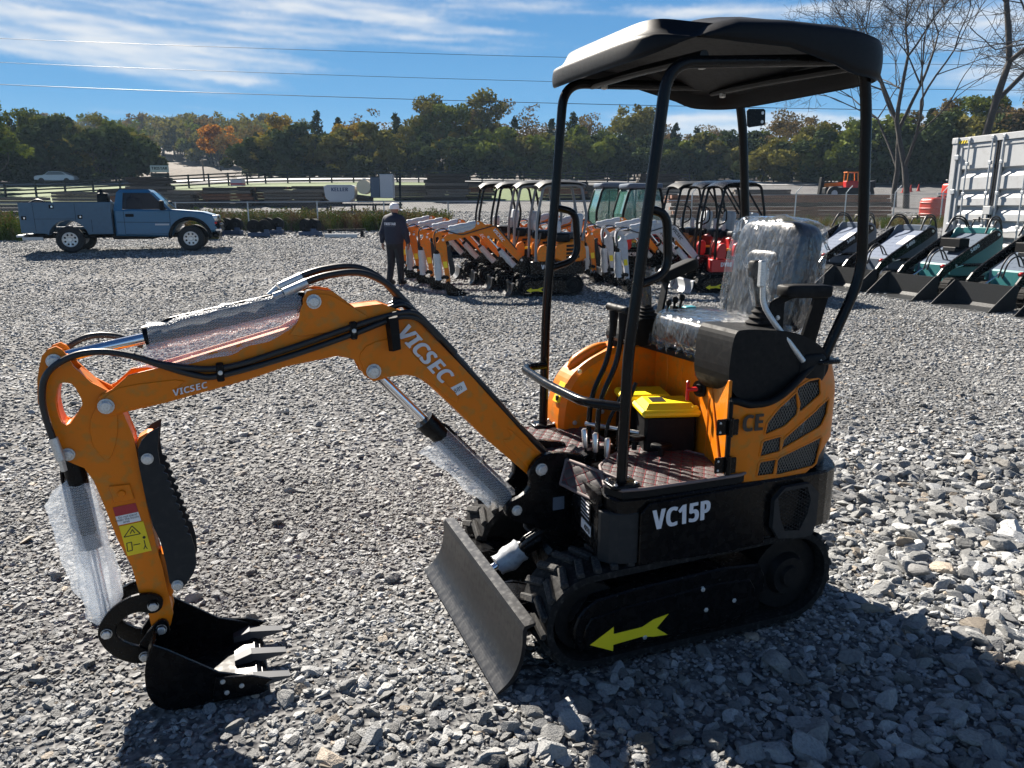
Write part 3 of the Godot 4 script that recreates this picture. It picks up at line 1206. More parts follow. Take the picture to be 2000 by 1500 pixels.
func ex_bucket(root: Node, lite := false) -> void:
	var wdt := 0.20
	var bk := S()
	var side := poly_of([1.905, 0.262, 1.865, 0.236, 1.71, 0.115, 1.605, 0.075, 1.562, 0.025, 1.60, 0.008, 1.75, 0.004, 1.86, 0.008, 1.905, 0.028, 1.932, 0.072, 1.938, 0.13, 1.93, 0.20])
	ext(bk, side, -wdt, -(wdt - 0.012), 0.002)
	ext(bk, side, wdt, wdt - 0.012, 0.002)
	var shell := curve_pts([Vector2(1.905, 0.255), Vector2(1.930, 0.19), Vector2(1.936, 0.12), Vector2(1.928, 0.07), Vector2(1.90, 0.027), Vector2(1.85, 0.010), Vector2(1.75, 0.008), Vector2(1.62, 0.010), Vector2(1.565, 0.016)], 4)
	for i in shell.size() - 1:
		bar(bk, Vector3(shell[i].x, shell[i].y, 0), Vector3(shell[i + 1].x, shell[i + 1].y, 0), wdt * 2.0 - 0.002, 0.01)
	var o := put(root, "bucket", bk, M.black)
	var ea := S()
	for s in [-0.055, 0.055]:
		ext(ea, chaikin(poly_of([1.86, 0.22, 1.865, 0.27, 1.89, 0.28, 1.925, 0.25, 1.97, 0.19, 1.975, 0.15, 1.945, 0.13, 1.93, 0.10, 1.90, 0.16]), 1), s - 0.008, s + 0.008, 0.002)
	put(o, "hinge_ear", ea, M.black)
	var lip := S()
	ext(lip, poly_of([1.66, 0.004, 1.66, 0.020, 1.585, 0.030, 1.552, 0.012, 1.58, 0.002]), -wdt - 0.004, wdt + 0.004, 0.002)
	put(o, "cutting_edge", lip, M.black)
	for s in [-1.0, 1.0]:
		var cu := S()
		ext(cu, poly_of([1.74, 0.02, 1.72, 0.105, 1.605, 0.085, 1.535, 0.055, 1.60, 0.018]), s * (wdt + 0.001), s * (wdt + 0.013), 0.002)
		var co := put(o, "side_cutter", cu, M.black)
		for q in [[1.70, 0.085], [1.69, 0.04], [1.64, 0.055]]:
			bolt(co, Vector3(q[0], q[1], s * (wdt + 0.012)), Vector3(0, 0, s), 0.009, M.zinc, "cutter_bolt")
	for k in 3:
		var zc := -0.165 + 0.165 * k
		var t := S()
		hexa(t, [Vector3(1.60, 0.018, zc - 0.026), Vector3(1.60, 0.018, zc + 0.026), Vector3(1.60, 0.058, zc + 0.022), Vector3(1.60, 0.058, zc - 0.022), Vector3(1.475, 0.030, zc - 0.018), Vector3(1.475, 0.030, zc + 0.018), Vector3(1.475, 0.037, zc + 0.018), Vector3(1.475, 0.037, zc - 0.018)])
		hexa(t, [Vector3(1.66, 0.020, zc - 0.02), Vector3(1.66, 0.020, zc + 0.02), Vector3(1.66, 0.040, zc + 0.02), Vector3(1.66, 0.040, zc - 0.02), Vector3(1.598, 0.014, zc - 0.03), Vector3(1.598, 0.014, zc + 0.03), Vector3(1.598, 0.062, zc + 0.026), Vector3(1.598, 0.062, zc - 0.026)])
		put(o, "tooth", t, M.teeth)

func ex_cylinder(root: Node, p0: Vector3, p1: Vector3, split: float, r: float, called: String) -> MeshInstance3D:
	var d := (p1 - p0).normalized()
	var m := p0.lerp(p1, split)
	var st := S()
	rod(st, p0 + d * 0.02, m, r, r, 18)
	rod(st, m - d * 0.045, m + d * 0.012, r * 1.14, r * 1.14, 18)
	rod(st, p0 + Vector3(0, 0, -0.032), p0 + Vector3(0, 0, 0.032), r * 0.95, r * 0.95, 16)
	# hard line along the barrel
	var sd := d.cross(Vector3(0, 0, 1)).normalized() * (r + 0.007)
	tube(st, bent([p0 + d * 0.05 - sd * 0.8, p0 + d * 0.08 - sd, m - d * 0.07 - sd, m - d * 0.05 - sd * 0.8], 0.02), 0.006, 8)
	var o := put(root, called, st, M.black)
	var rs := S()
	rod(rs, m, p1 - d * 0.02, r * 0.52, r * 0.52, 16)
	rod(rs, p1 + Vector3(0, 0, -0.03), p1 + Vector3(0, 0, 0.03), r * 0.8, r * 0.8, 16)
	put(o, "piston_rod", rs, M.chrome)
	return o

# loose sleeve of bubble wrap about a line, with a skirt hanging from it
func wrap_sleeve(root: Node, p0: Vector3, p1: Vector3, r0: float, r1: float, m: Material, skirt: Array = [], sd := 1, rows := 22) -> void:
	var nz := FastNoiseLite.new()
	nz.seed = sd
	nz.frequency = 5.0
	nz.fractal_octaves = 3
	var d := (p1 - p0).normalized()
	var x := d.cross(Vector3(0, 0, 1)).normalized()
	var y := Vector3(0, 0, 1)
	var st := S()
	var g := []
	for i in rows + 1:
		var t := float(i) / rows
		var row := []
		var endf := 1.0 + 0.22 * nz.get_noise_1d(i * 0.31) 
		for j in 25:
			var u := TAU * (j % 24) / 24.0
			var o := x * cos(u) + y * sin(u)
			var c := p0.lerp(p1, t)
			var rr := lerpf(r0, r1, t) * (1.0 + 0.20 * nz.get_noise_3dv((c + o * 0.05) * 2.2)) * endf
			row.append(c + o * rr + d * 0.012 * nz.get_noise_2d(u * 0.6, t * 3.0))
		g.append(row)
	sheet(st, g)
	put(root, "bubble_wrap", st, m)
	if skirt.is_empty():
		return
	# skirt: two rails (upper points, lower points) lofted into a creased sheet
	var up: Array = skirt[0]
	var lo: Array = skirt[1]
	var su := curve_pts(up, 10)
	var sl := curve_pts(lo, 10)
	var n := su.size()
	for lay in 2:
		var sg := []
		for k in 9:
			var row := []
			for i in n:
				var q := float(k) / 8.0
				var p: Vector3 = su[i].lerp(sl[mini(i, sl.size() - 1)], q)
				var wv := sin(q * PI) * 0.012 + q * 0.008
				p += Vector3(0, 0, (0.016 if lay else -0.012) * sin(q * PI)) + Vector3(nz.get_noise_3dv(p * 2.0), nz.get_noise_3dv(p * 2.0 + Vector3(9, 0, 0)), nz.get_noise_3dv(p * 2.6 + Vector3(0, 7, lay * 3))) * wv * 1.6
				row.append(p)
			sg.append(row)
		var s2 := S()
		sheet(s2, sg)
		put(root, "bubble_wrap", s2, m)

func ex_blade(root: Node, m: Material) -> MeshInstance3D:
	var st := S()
	var front := curve_pts(poly_of([0.800, 0.006, 0.748, 0.05, 0.715, 0.11, 0.702, 0.17, 0.700, 0.232]), 7)
	var rear := curve_pts(poly_of([0.682, 0.238, 0.688, 0.17, 0.700, 0.105, 0.733, 0.04, 0.785, 0.004]), 5)
	front.append_array(poly_of([0.692, 0.25, 0.650, 0.256, 0.650, 0.246]))
	front.append_array(rear)
	ext(st, front, -0.51, 0.51)
	var o := put(root, "dozer_blade", st, m)
	var ar := S()
	for s in [-1.0, 1.0]:
		bar(ar, Vector3(0.25, 0.20, s * 0.2), Vector3(0.69, 0.13, s * 0.24), 0.05, 0.07, 0.006)
		ext(ar, poly_of([0.69, 0.07, 0.69, 0.24, 0.64, 0.245, 0.47, 0.20, 0.47, 0.15]), s * 0.30, s * 0.318, 0.002)
		ext(ar, poly_of([0.695, 0.10, 0.695, 0.235, 0.60, 0.235, 0.48, 0.19]), s * 0.14, s * 0.156, 0.002)
	hexa(ar, [Vector3(0.69, 0.231, -0.34), Vector3(0.69, 0.231, -0.12), Vector3(0.69, 0.241, -0.12), Vector3(0.69, 0.241, -0.34), Vector3(0.47, 0.205, -0.31), Vector3(0.47, 0.205, -0.22), Vector3(0.47, 0.214, -0.22), Vector3(0.47, 0.214, -0.31)])
	hexa(ar, [Vector3(0.69, 0.231, 0.34), Vector3(0.69, 0.231, 0.12), Vector3(0.69, 0.241, 0.12), Vector3(0.69, 0.241, 0.34), Vector3(0.47, 0.205, 0.31), Vector3(0.47, 0.205, 0.22), Vector3(0.47, 0.214, 0.22), Vector3(0.47, 0.214, 0.31)])
	put(o, "blade_arm", ar, M.black)
	return o

func ex_swing_post(root: Node) -> void:
	var st := S()
	var pg := chaikin(poly_of([0.22, 0.36, 0.40, 0.385, 0.57, 0.465, 0.618, 0.50, 0.605, 0.545, 0.535, 0.57, 0.505, 0.61, 0.515, 0.67, 0.47, 0.725, 0.40, 0.735, 0.24, 0.70]), 1)
	for s in [-1.0, 1.0]:
		ext(st, pg, s * 0.075, s * 0.105, 0.004)
	ext(st, poly_of([0.22, 0.37, 0.40, 0.39, 0.42, 0.50, 0.37, 0.66, 0.24, 0.70]), -0.08, 0.08, 0.004)
	rod(st, Vector3(0.33, 0.32, 0), Vector3(0.33, 0.39, 0), 0.09, 0.11, 18)
	put(root, "swing_post", st, M.black)

func ex_thumb(root: Node, lite := false) -> void:
	var ser := []
	for i in 10:
		var t := i / 10.0
		var p := Vector2(1.836, 0.846).lerp(Vector2(1.770, 0.56), t)
		ser.append(p)
		ser.append(p + Vector2(-0.013, -0.008))
		ser.append(p + Vector2(-0.015, -0.017))
	var pg := poly_of([1.826, 0.975, 1.858, 0.960, 1.884, 0.935, 1.898, 0.905, 1.900, 0.851, 1.893, 0.755, 1.878, 0.632, 1.861, 0.575, 1.851, 0.494, 1.846, 0.416, 1.827, 0.377, 1.795, 0.399, 1.768, 0.435, 1.754, 0.468, 1.754, 0.522])
	ser.reverse()
	pg.append_array(ser)
	pg.append(Vector2(1.838, 0.90))
	for s in [-1.0, 1.0]:
		var st := S()
		ext(st, pg, s * 0.055, s * 0.067, 0.001)
		var o := put(root, "thumb_plate", st, M.greypaint)
		if not lite:
			bolt(o, Vector3(1.872, 0.872, s * 0.068), Vector3(0, 0, s), 0.020, M.zinc)
			bolt(o, Vector3(1.822, 0.403, s * 0.068), Vector3(0, 0, s), 0.020, M.zinc)
	var cr := S()
	for q in [[1.862, 0.70], [1.812, 0.50], [1.872, 0.872], [1.822, 0.403]]:
		cr = S()
		rod(cr, Vector3(q[0], q[1], -0.055), Vector3(q[0], q[1], 0.055), 0.014, 0.014, 10)
		put(root, "thumb_pin", cr, M.black)

func ex_linkage(root: Node) -> void:
	var st := S()
	var pg := []
	for i in 15:
		var t := i / 14.0
		var ang := lerpf(-2.4, 1.15, t)
		pg.append(Vector2(1.985 + 0.085 * cos(PI - ang), 0.265 + 0.095 * sin(ang) + 0.0))
	for i in 15:
		var t := 1.0 - i / 14.0
		var ang := lerpf(-2.4, 1.15, t)
		pg.append(Vector2(1.975 + 0.045 * cos(PI - ang), 0.262 + 0.055 * sin(ang)))
	for s in [-1.0, 1.0]:
		var l := S()
		ext(l, curve_pts(poly_of([2.085, 0.265, 2.07, 0.31, 2.03, 0.355, 1.97, 0.385, 1.91, 0.385, 1.875, 0.36, 1.88, 0.325, 1.91, 0.31, 1.955, 0.325, 2.0, 0.31, 2.03, 0.275, 2.02, 0.235, 1.985, 0.205, 1.955, 0.19, 1.93, 0.165, 1.94, 0.135, 1.975, 0.13, 2.03, 0.16, 2.07, 0.21]), 3, true), s * 0.052, s * 0.068, 0.002)
		put(root, "bucket_link", l, M.black)
	rod(st, Vector3(2.058, 0.265, -0.075), Vector3(2.058, 0.265, 0.075), 0.016, 0.016, 12)
	rod(st, Vector3(1.95, 0.155, -0.075), Vector3(1.95, 0.155, 0.075), 0.016, 0.016, 12)
	rod(st, Vector3(1.905, 0.345, -0.075), Vector3(1.905, 0.345, 0.075), 0.016, 0.016, 12)
	rod(st, Vector3(1.888, 0.248, -0.075), Vector3(1.888, 0.248, 0.075), 0.016, 0.016, 12)
	put(root, "linkage_pin", st, M.black)

func hoop(root: Node, b: float, m: Material, front: Array, rear: Array, r := 0.0205) -> void:
	var pts := []
	for p in front:
		pts.append(E(p[0], p[1], b))
	for p in rear:
		pts.append(E(p[0], p[1], b))
	var st := S()
	tube(st, bent(pts, 0.10, 8), r, 14)
	put(root, "canopy_frame", st, m)

func roof_shape(st: SurfaceTool, a0: float, a1: float, hw: float, base: float, thick: float) -> void:
	# rounded-rectangle plan; crown with a raised middle; rolled rim; hollow below
	var nu := 96
	var nv := 26
	var top := func(u: float, v: float) -> float:
		# u along (-1 rear, 1 front), v across
		var au := u
		var crown := 0.085 * (1.0 - pow(absf(au + 0.12) / 1.12, 3.0)) + 0.03
		var side_drop := 0.012 * pow(absf(v), 3.0)
		var mid := smoothstep(0.85, 0.30, absf(v)) * smoothstep(1.0, -0.1, au) * smoothstep(-0.95, -0.35, au) * 0.055
		return base + thick + crown - side_drop - mid * 0.0 + mid - 0.045 * smoothstep(0.3, 1.0, au)
	var rim := func(u: float, v: float) -> float:
		# lower edge arches up in the middle of the sides and droops at the back corners
		var lift := 0.058 * smoothstep(0.80, 0.25, absf(u - 0.15)) * smoothstep(0.70, 1.0, absf(v))
		return base + lift - 0.02 * smoothstep(0.2, -1.0, u) + 0.090 * smoothstep(0.35, 1.0, u)
	var g := []
	for i in nv + 1:
		var t := float(i) / nv
		var row := []
		for j in nu + 1:
			var an := TAU * (j % nu) / nu
			var cx := spow(cos(an), 0.32)
			var cz := spow(sin(an), 0.32)
			# front corners a little narrower
			var u := cx
			var v := cz * (1.0 - 0.10 * smoothstep(0.3, 1.0, cx))
			var p := Vector3()
			if t < 0.62:
				var q := sin(t / 0.62 * PI * 0.5)
				q = t / 0.62
				var uu := u * q
				var vv := v * q
				p = Vector3(lerpf(a0, a1, uu * 0.5 + 0.5), top.call(uu, vv) - 0.028 * pow(q, 14.0), vv * hw)
			elif t < 0.86:
				var q := (t - 0.62) / 0.24
				var y0: float = top.call(u, v) - 0.028
				var y1: float = rim.call(u, v)
				var bulge := 1.0 + 0.009 * sin(q * PI)
				p = Vector3(lerpf(a0, a1, u * bulge * 0.5 + 0.5), lerpf(y0, y1, q), v * bulge * hw)
			else:
				var q := (t - 0.86) / 0.14
				var y1: float = rim.call(u, v)
				var k := 1.0 - 0.10 * q
				p = Vector3(lerpf(a0, a1, u * k * 0.5 + 0.5), y1 - 0.006 * sin(q * PI) + 0.055 * q * q, v * k * hw)
			row.append(p)
		g.append(row)
	var c := Vector3((a0 + a1) * 0.5, base + thick * 0.5, 0)
	st.set_smooth_group(11)
	for i in nv:
		for j in nu:
			var q := [g[i][j], g[i][j + 1], g[i + 1][j + 1], g[i + 1][j]]
			if i == 0:
				fan(st, [q[0], q[2], q[3]], c)
			else:
				fan(st, q, c)
	# ceiling
	var ceil := []
	for j in nu:
		ceil.append(g[nv][j])
	var mid := Vector3.ZERO
	for p in ceil:
		mid += p / ceil.size()
	mid.y += 0.03
	st.set_smooth_group(12)
	for j in nu:
		fan(st, [mid, ceil[j], ceil[(j + 1) % nu]], mid + Vector3(0, 1, 0))
	st.set_smooth_group(-1)

# ------------------------------------------------------------------ the machine in the foreground
func quilt(root: Node, called: String, poly: Array, h: float, thick: float, tilt := Transform3D()) -> void:
	# padded floor mat: puffs between crossing seams; poly holds (a, b)
	var pv := PackedVector2Array(poly)
	var lo := Vector2(9, 9)
	var hi := Vector2(-9, -9)
	for p in poly:
		lo = lo.min(p)
		hi = hi.max(p)
	var stp := 0.007
	var nx := int((hi.x - lo.x) / stp) + 1
	var ny := int((hi.y - lo.y) / stp) + 1
	var pit := 0.048
	var st := S()
	var hgt := func(q: Vector2) -> float:
		var s := absf(sin((q.x * 0.9 + q.y * 0.62) * PI / pit))
		var t := absf(sin((q.x * 0.9 - q.y * 0.62) * PI / pit))
		return h + 0.0045 * (1.0 - pow(1.0 - s, 3.0)) * (1.0 - pow(1.0 - t, 3.0))
	st.set_smooth_group(21)
	for i in nx:
		for j in ny:
			var q := lo + Vector2(i + 0.5, j + 0.5) * stp
			if not Geometry2D.is_point_in_polygon(q, pv):
				continue
			var c := []
			for o in [[0, 0], [1, 0], [1, 1], [0, 1]]:
				var w := lo + Vector2(i + o[0], j + o[1]) * stp
				c.append(tilt * E(w.x, hgt.call(w), w.y))
			fan(st, c, tilt * E(q.x, h - 1.0, q.y))
	var o := put(root, called, st, M.mat_leather)
	var bs := S()
	var flat := []
	for p in poly:
		flat.append(Vector2(p.x, p.y))
	# base slab: turned so that the outline lies flat
	ext(bs, flat, h - thick, h - 0.001, 0.0, tilt * Transform3D(Basis(Vector3(1, 0, 0), Vector3(0, 0, -1), Vector3(0, 1, 0)), Vector3.ZERO))
	put(o, "mat_base", bs, M.blackmatte)
	var ps := S()
	var ring := []
	for p in poly:
		ring.append(tilt * E(p.x, h + 0.001, p.y))
	ring.append(ring[0])
	ring.append(ring[1])
	tube(ps, ring, 0.007, 8)
	put(o, "piping", ps, M.piping)
	var ss := S()
	for dir in [1.0, -1.0]:
		var k0 := -40
		while k0 < 40:
			k0 += 1
			# seam: 0.9 x + dir 0.62 y = k pit
			var run := []
			for s in 160:
				var y := lerpf(lo.y, hi.y, s / 159.0)
				var x: float = (k0 * pit - dir * 0.62 * y) / 0.9
				var ins: bool = Geometry2D.is_point_in_polygon(Vector2(x, y), pv)
				if ins:
					run.append(tilt * E(x, h + 0.0022, y))
				if (not ins or s == 159) and run.size() > 3:
					var a: Vector3 = run[0]
					var b: Vector3 = run[-1]
					bar(ss, a, b, 0.0022, 0.0022)
				if not ins:
					run = []
	put(o, "stitching", ss, M.stitch)

func main_cover_point(s: float, h: float) -> Vector3:
	# plan of the rear hood: along the near side, round the back, to the far side
	var k := clampf(s, 0.0, 1.0) * (COVER.size() - 1)
	var i := mini(int(k), COVER.size() - 2)
	var f := k - i
	var p: Vector2 = COVER[i].lerp(COVER[i + 1], f)
	var tk := 1.0 - 0.06 * smoothstep(0.95, 1.15, h)
	return E(-0.35 + (p.x + 0.35) * tk, h, p.y * tk)

var COVER := []

func build_main_excavator() -> void:
	var R := thing("mini_excavator", "orange and black mini excavator with black canopy standing alone in the foreground", "excavator", MO, atan2(-MF.z, MF.x))
	print("main: tracks")
	for s in [-1.0, 1.0]:
		ex_track(R, s, 44)
	ex_arrow(R, 0.5055)
	for q in [[0.20, 0.10], [-0.20, 0.175], [-0.05, 0.25], [-0.07, 0.16]]:
		bolt(R, E(q[0], q[1], 0.500), Vector3(0, 0, -1), 0.012, M.zinc)
	var uc := S()
	box(uc, Vector3(0, 0.27, 0), Vector3(0.62, 0.16, 0.56), 0.02)
	rod(uc, Vector3(-0.05, 0.34, 0), Vector3(-0.05, 0.42, 0), 0.27, 0.27, 28)
	box(uc, Vector3(0.33, 0.25, 0), Vector3(0.2, 0.14, 0.26), 0.02)
	put(R, "undercarriage", uc, M.black)
	var bl := ex_blade(R, M.blade)
	var bc := ex_cylinder(R, Vector3(0.33, 0.36, 0.02), Vector3(0.655, 0.20, 0.02), 0.62, 0.036, "blade_cylinder")
	wrap_sleeve(bc, Vector3(0.50, 0.277, 0.02), Vector3(0.605, 0.222, 0.02), 0.052, 0.045, M.plastic_wrap, [], 12, 8)
	var bh := S()
	tube(bh, curve_pts([Vector3(0.36, 0.40, -0.03), Vector3(0.45, 0.38, -0.06), Vector3(0.52, 0.33, -0.05), Vector3(0.50, 0.29, -0.02)], 6), 0.009, 8)
	put(R, "blade_hose", bh, M.hose)
	bh = S()
	tube(bh, curve_pts([Vector3(0.34, 0.41, 0.05), Vector3(0.42, 0.40, 0.08), Vector3(0.46, 0.36, 0.07), Vector3(0.43, 0.33, 0.03)], 6), 0.009, 8)
	put(R, "blade_hose", bh, M.hose)
	ex_swing_post(R)
	bolt(R, E(0.462, 0.672, 0.105), Vector3(0, 0, -1), 0.026, M.zinc)
	bolt(R, E(0.566, 0.513, 0.105), Vector3(0, 0, -1), 0.022, M.zinc)

	print("main: boom")
	ex_boom(R, M.orange)
	for q in [[1.302, 1.372, 0.026], [1.106, 1.112, 0.028], [1.975, 1.062, 0.026]]:
		bolt(R, E(q[0], q[1], 0.066), Vector3(0, 0, -1), q[2], M.zinc)
		bolt(R, E(q[0], q[1], -0.066), Vector3(0, 0, 1), q[2], M.zinc)
	ex_arm(R, M.orange)
	for q in [[2.107, 1.216, 0.024], [2.104, 0.908, 0.022]]:
		bolt(R, E(q[0], q[1], 0.048), Vector3(0, 0, -1), q[2], M.zinc)
	ex_thumb(R)
	var tb := S()
	ext(tb, chaikin(poly_of([1.905, 0.93, 1.86, 0.955, 1.835, 0.925, 1.86, 0.885, 1.90, 0.87]), 1), -0.03, 0.03, 0.003)
	put(R, "thumb_bracket", tb, M.orange)
	tb = S()
	ext(tb, chaikin(poly_of([1.875, 0.52, 1.845, 0.50, 1.825, 0.43, 1.845, 0.34, 1.862, 0.36]), 1), -0.035, 0.035, 0.003)
	put(R, "thumb_bracket", tb, M.orange)
	ex_linkage(R)
	ex_bucket(R)
	for q in [[1.905, 0.340], [1.888, 0.246], [2.058, 0.265], [1.95, 0.155]]:
		bolt(R, E(q[0], q[1], 0.069), Vector3(0, 0, -1), 0.019, M.zinc)

	var ac := ex_cylinder(R, Vector3(1.302, 1.372, 0), Vector3(2.107, 1.216, 0), 0.66, 0.036, "arm_cylinder")
	wrap_sleeve(ac, Vector3(1.34, 1.362, 0), Vector3(1.83, 1.268, 0), 0.050, 0.046, M.wrap, [[E(1.36, 1.345, 0.04), E(1.5, 1.315, 0.042), E(1.7, 1.275, 0.042), E(1.84, 1.25, 0.036)], [E(1.35, 1.30, 0.064), E(1.46, 1.245, 0.068), E(1.68, 1.19, 0.068), E(1.885, 1.178, 0.062)]], 3)
	var bcy := ex_cylinder(R, Vector3(0.566, 0.513, 0), Vector3(1.106, 1.112, 0), 0.62, 0.037, "boom_cylinder")
	wrap_sleeve(bcy, Vector3(0.58, 0.53, 0), Vector3(0.845, 0.823, 0), 0.052, 0.046, M.wrap, [[E(0.62, 0.55, 0.03), E(0.72, 0.66, 0.04), E(0.80, 0.75, 0.04), E(0.86, 0.815, 0.04)], [E(0.665, 0.52, 0.05), E(0.755, 0.60, 0.06), E(0.86, 0.71, 0.065), E(0.955, 0.79, 0.06)]], 5)
	var kcy := ex_cylinder(R, Vector3(2.104, 0.908, 0), Vector3(2.058, 0.265, 0), 0.52, 0.034, "bucket_cylinder")
	wrap_sleeve(kcy, Vector3(2.096, 0.80, 0), Vector3(2.062, 0.30, 0), 0.052, 0.062, M.wrap, [[E(2.12, 0.82, 0.02), E(2.10, 0.66, 0.055), E(2.075, 0.48, 0.05), E(2.065, 0.30, 0.03)], [E(2.195, 0.74, 0.04), E(2.165, 0.60, 0.075), E(2.14, 0.46, 0.07), E(2.075, 0.285, 0.04)]], 8)
	wrap_sleeve(kcy, Vector3(2.08, 0.62, 0.0), Vector3(2.055, 0.29, 0.0), 0.04, 0.05, M.wrap, [[E(2.07, 0.80, 0.03), E(2.05, 0.66, 0.06), E(2.03, 0.5, 0.055), E(2.04, 0.34, 0.03)], [E(2.04, 0.78, 0.05), E(2.015, 0.62, 0.075), E(1.99, 0.45, 0.07), E(2.03, 0.33, 0.045)]], 18)

	print("main: hoses")
	var side := [[2.118, 0.90], [2.138, 0.996], [2.148, 1.097], [2.126, 1.182], [2.054, 1.232], [1.967, 1.242], [1.873, 1.220], [1.793, 1.189], [1.622, 1.163], [1.404, 1.213], [1.173, 1.280], [1.045, 1.312], [0.955, 1.318], [0.90, 1.27], [0.80, 1.16]]
	var hs := S()
	var pth := []
	for p in side:
		pth.append(E(p[0], p[1], 0.078))
	tube(hs, curve_pts(pth, 6), 0.0105, 10)
	put(R, "hydraulic_hose", hs, M.hose)
	hs = S()
	pth = []
	for p in [[1.88, 1.224], [1.80, 1.186], [1.70, 1.146], [1.624, 1.138], [1.405, 1.186], [1.174, 1.253], [1.082, 1.284], [1.0, 1.306], [0.93, 1.29], [0.86, 1.215]]:
		pth.append(E(p[0], p[1], 0.077))
	tube(hs, curve_pts(pth, 6), 0.0105, 10)
	put(R, "hydraulic_hose", hs, M.hose)
	hs = S()
	pth = []
	for p in [[2.118, 0.90], [2.138, 0.996], [2.148, 1.097], [2.12, 1.20], [2.04, 1.265], [1.95, 1.27], [1.86, 1.23]]:
		pth.append(E(p[0], p[1], -0.07))
	tube(hs, curve_pts(pth, 6), 0.0105, 10)
	put(R, "hydraulic_hose", hs, M.hose)
	for k in 2:
		hs = S()
		pth = []
		for p in [[1.385, 1.405], [1.332, 1.430], [1.243, 1.456], [1.134, 1.462], [1.044, 1.424], [0.965, 1.345], [0.896, 1.262], [0.79, 1.14], [0.66, 0.995], [0.52, 0.83], [0.40, 0.70], [0.33, 0.60]]:
			pth.append(E(p[0] + 0.012 * k, p[1] + 0.018 * k * smoothstep(0.9, 1.1, p[0]), 0.018 - 0.036 * k))
		tube(hs, curve_pts(pth, 6), 0.0125, 10)
		put(R, "hydraulic_hose", hs, M.hose)
		hs = S()
		rod(hs, E(1.395 + 0.012 * k, 1.400 + 0.016 * k, 0.018 - 0.036 * k), E(1.315 + 0.012 * k, 1.434 + 0.018 * k, 0.018 - 0.036 * k), 0.0165, 0.0165, 10)
		rod(hs, E(1.40 + 0.012 * k, 1.40 + 0.016 * k, 0.018 - 0.036 * k), E(1.43 + 0.012 * k, 1.388, 0.018 - 0.036 * k), 0.012, 0.014, 6)
		put(R, "hose_fitting", hs, M.zinc)
	for k in 3:
		hs = S()
		pth = []
		for p in [[1.05 - 0.02 * k, 1.33 + 0.012 * k], [0.985, 1.345 + 0.01 * k], [0.93, 1.305], [0.86, 1.222], [0.76, 1.105 + 0.01 * sin(k * 2.0)], [0.66, 0.99], [0.55, 0.86], [0.44, 0.745], [0.37, 0.66]]:
			pth.append(E(p[0], p[1], 0.045 - 0.022 * k))
		tube(hs, curve_pts(pth, 5), 0.011, 8)
		put(R, "hydraulic_hose", hs, M.hose)
	hs = S()
	rod(hs, E(2.119, 0.90, 0.078), E(2.134, 0.975, 0.078), 0.0145, 0.0145, 8)
	rod(hs, E(2.117, 0.862, 0.07), E(2.119, 0.90, 0.078), 0.011, 0.011, 6)
	put(R, "hose_fitting", hs, M.zinc)
	for q in [[1.622, 1.15], [1.173, 1.266]]:
		var cs := S()
		box(cs, E(q[0], q[1], 0.076), Vector3(0.024, 0.062, 0.032), 0.004)
		var co := put(R, "hose_clamp", cs, M.blackmatte)
		bolt(co, E(q[0], q[1], 0.092), Vector3(0, 0, -1), 0.008, M.zinc)
	var wl := S()
	hexa(wl, [E(1.060, 1.312, 0.068), E(1.018, 1.316, 0.068), E(1.012, 1.190, 0.068), E(1.048, 1.182, 0.068), E(1.054, 1.308, 0.125), E(1.022, 1.311, 0.125), E(1.016, 1.196, 0.125), E(1.044, 1.190, 0.125)])
	put(R, "work_light", wl, M.blackmatte)

	print("main: body")
	# lower deck
	var deck := S()
	var plan := chaikin(poly_of([0.345, 0.40, 0.30, 0.49, -0.60, 0.495, -0.72, 0.44, -0.81, 0.28, -0.84, 0.0, -0.81, -0.28, -0.68, -0.43, -0.56, -0.49, 0.20, -0.47, 0.37, -0.40, 0.39, -0.12, 0.24, -0.10, 0.24, 0.14]), 2, 0.18)
	var flat_xf := Transform3D(Basis(Vector3(1, 0, 0), Vector3(0, 0, -1), Vector3(0, 1, 0)), Vector3.ZERO)
	ext(deck, plan, 0.415, 0.655, 0.008, flat_xf)
	put(R, "deck", deck, M.black)
	var cwt := S()
	var cg := []
	for i in 13:
		var row := []
		var t := i / 12.0
		var h := lerpf(0.37, 0.775, t)
		var ins := 0.05 * pow(1.0 - t, 2.0) + 0.015 * smoothstep(0.9, 1.0, t)
		for j in 41:
			var an := lerpf(-0.88, 0.88, j / 40.0)
			var r := 0.90 - ins
			row.append(Vector3(-0.02 - r * spow(cos(an), 0.75) * 0.94, h, r * 0.60 * spow(sin(an), 0.85)))
		cg.append(row)
	cwt.set_smooth_group(15)
	for i in 12:
		for j in 40:
			fan(cwt, [cg[i][j], cg[i][j + 1], cg[i + 1][j + 1], cg[i + 1][j]], Vector3(-0.3, 0.55, 0))
	put(R, "counterweight", cwt, M.greypaint)
	# near-side lower panel with vent, front corner pillar
	var pn := S()
	ext(pn, poly_of([0.235, 0.40, 0.235, 0.60, 0.20, 0.635, -0.30, 0.648, -0.33, 0.395, -0.12, 0.385]), -0.492, -0.500, 0.003)
	put(R, "side_panel", pn, M.black)
	var pil := S()
	ext(pil, chaikin(poly_of([0.235, 0.488, 0.33, 0.465, 0.365, 0.41, 0.34, 0.395, 0.30, 0.45, 0.235, 0.475]), 1), 0.40, 0.60, 0.004, flat_xf)
	put(R, "corner_pillar", pil, M.greypaint)
	words(R, "VC15P", E(0.062, 0.572, 0.5015), Vector3(-1, 0.035, 0), Vector3.UP, 0.078, M.decalwhite, "lettering", 0.80)
	var vp := S()
	var vpoly := PackedVector2Array(poly_of([-0.361, 0.59, -0.39, 0.612, -0.50, 0.615, -0.522, 0.56, -0.512, 0.50, -0.478, 0.436, -0.405, 0.445, -0.38, 0.50]))
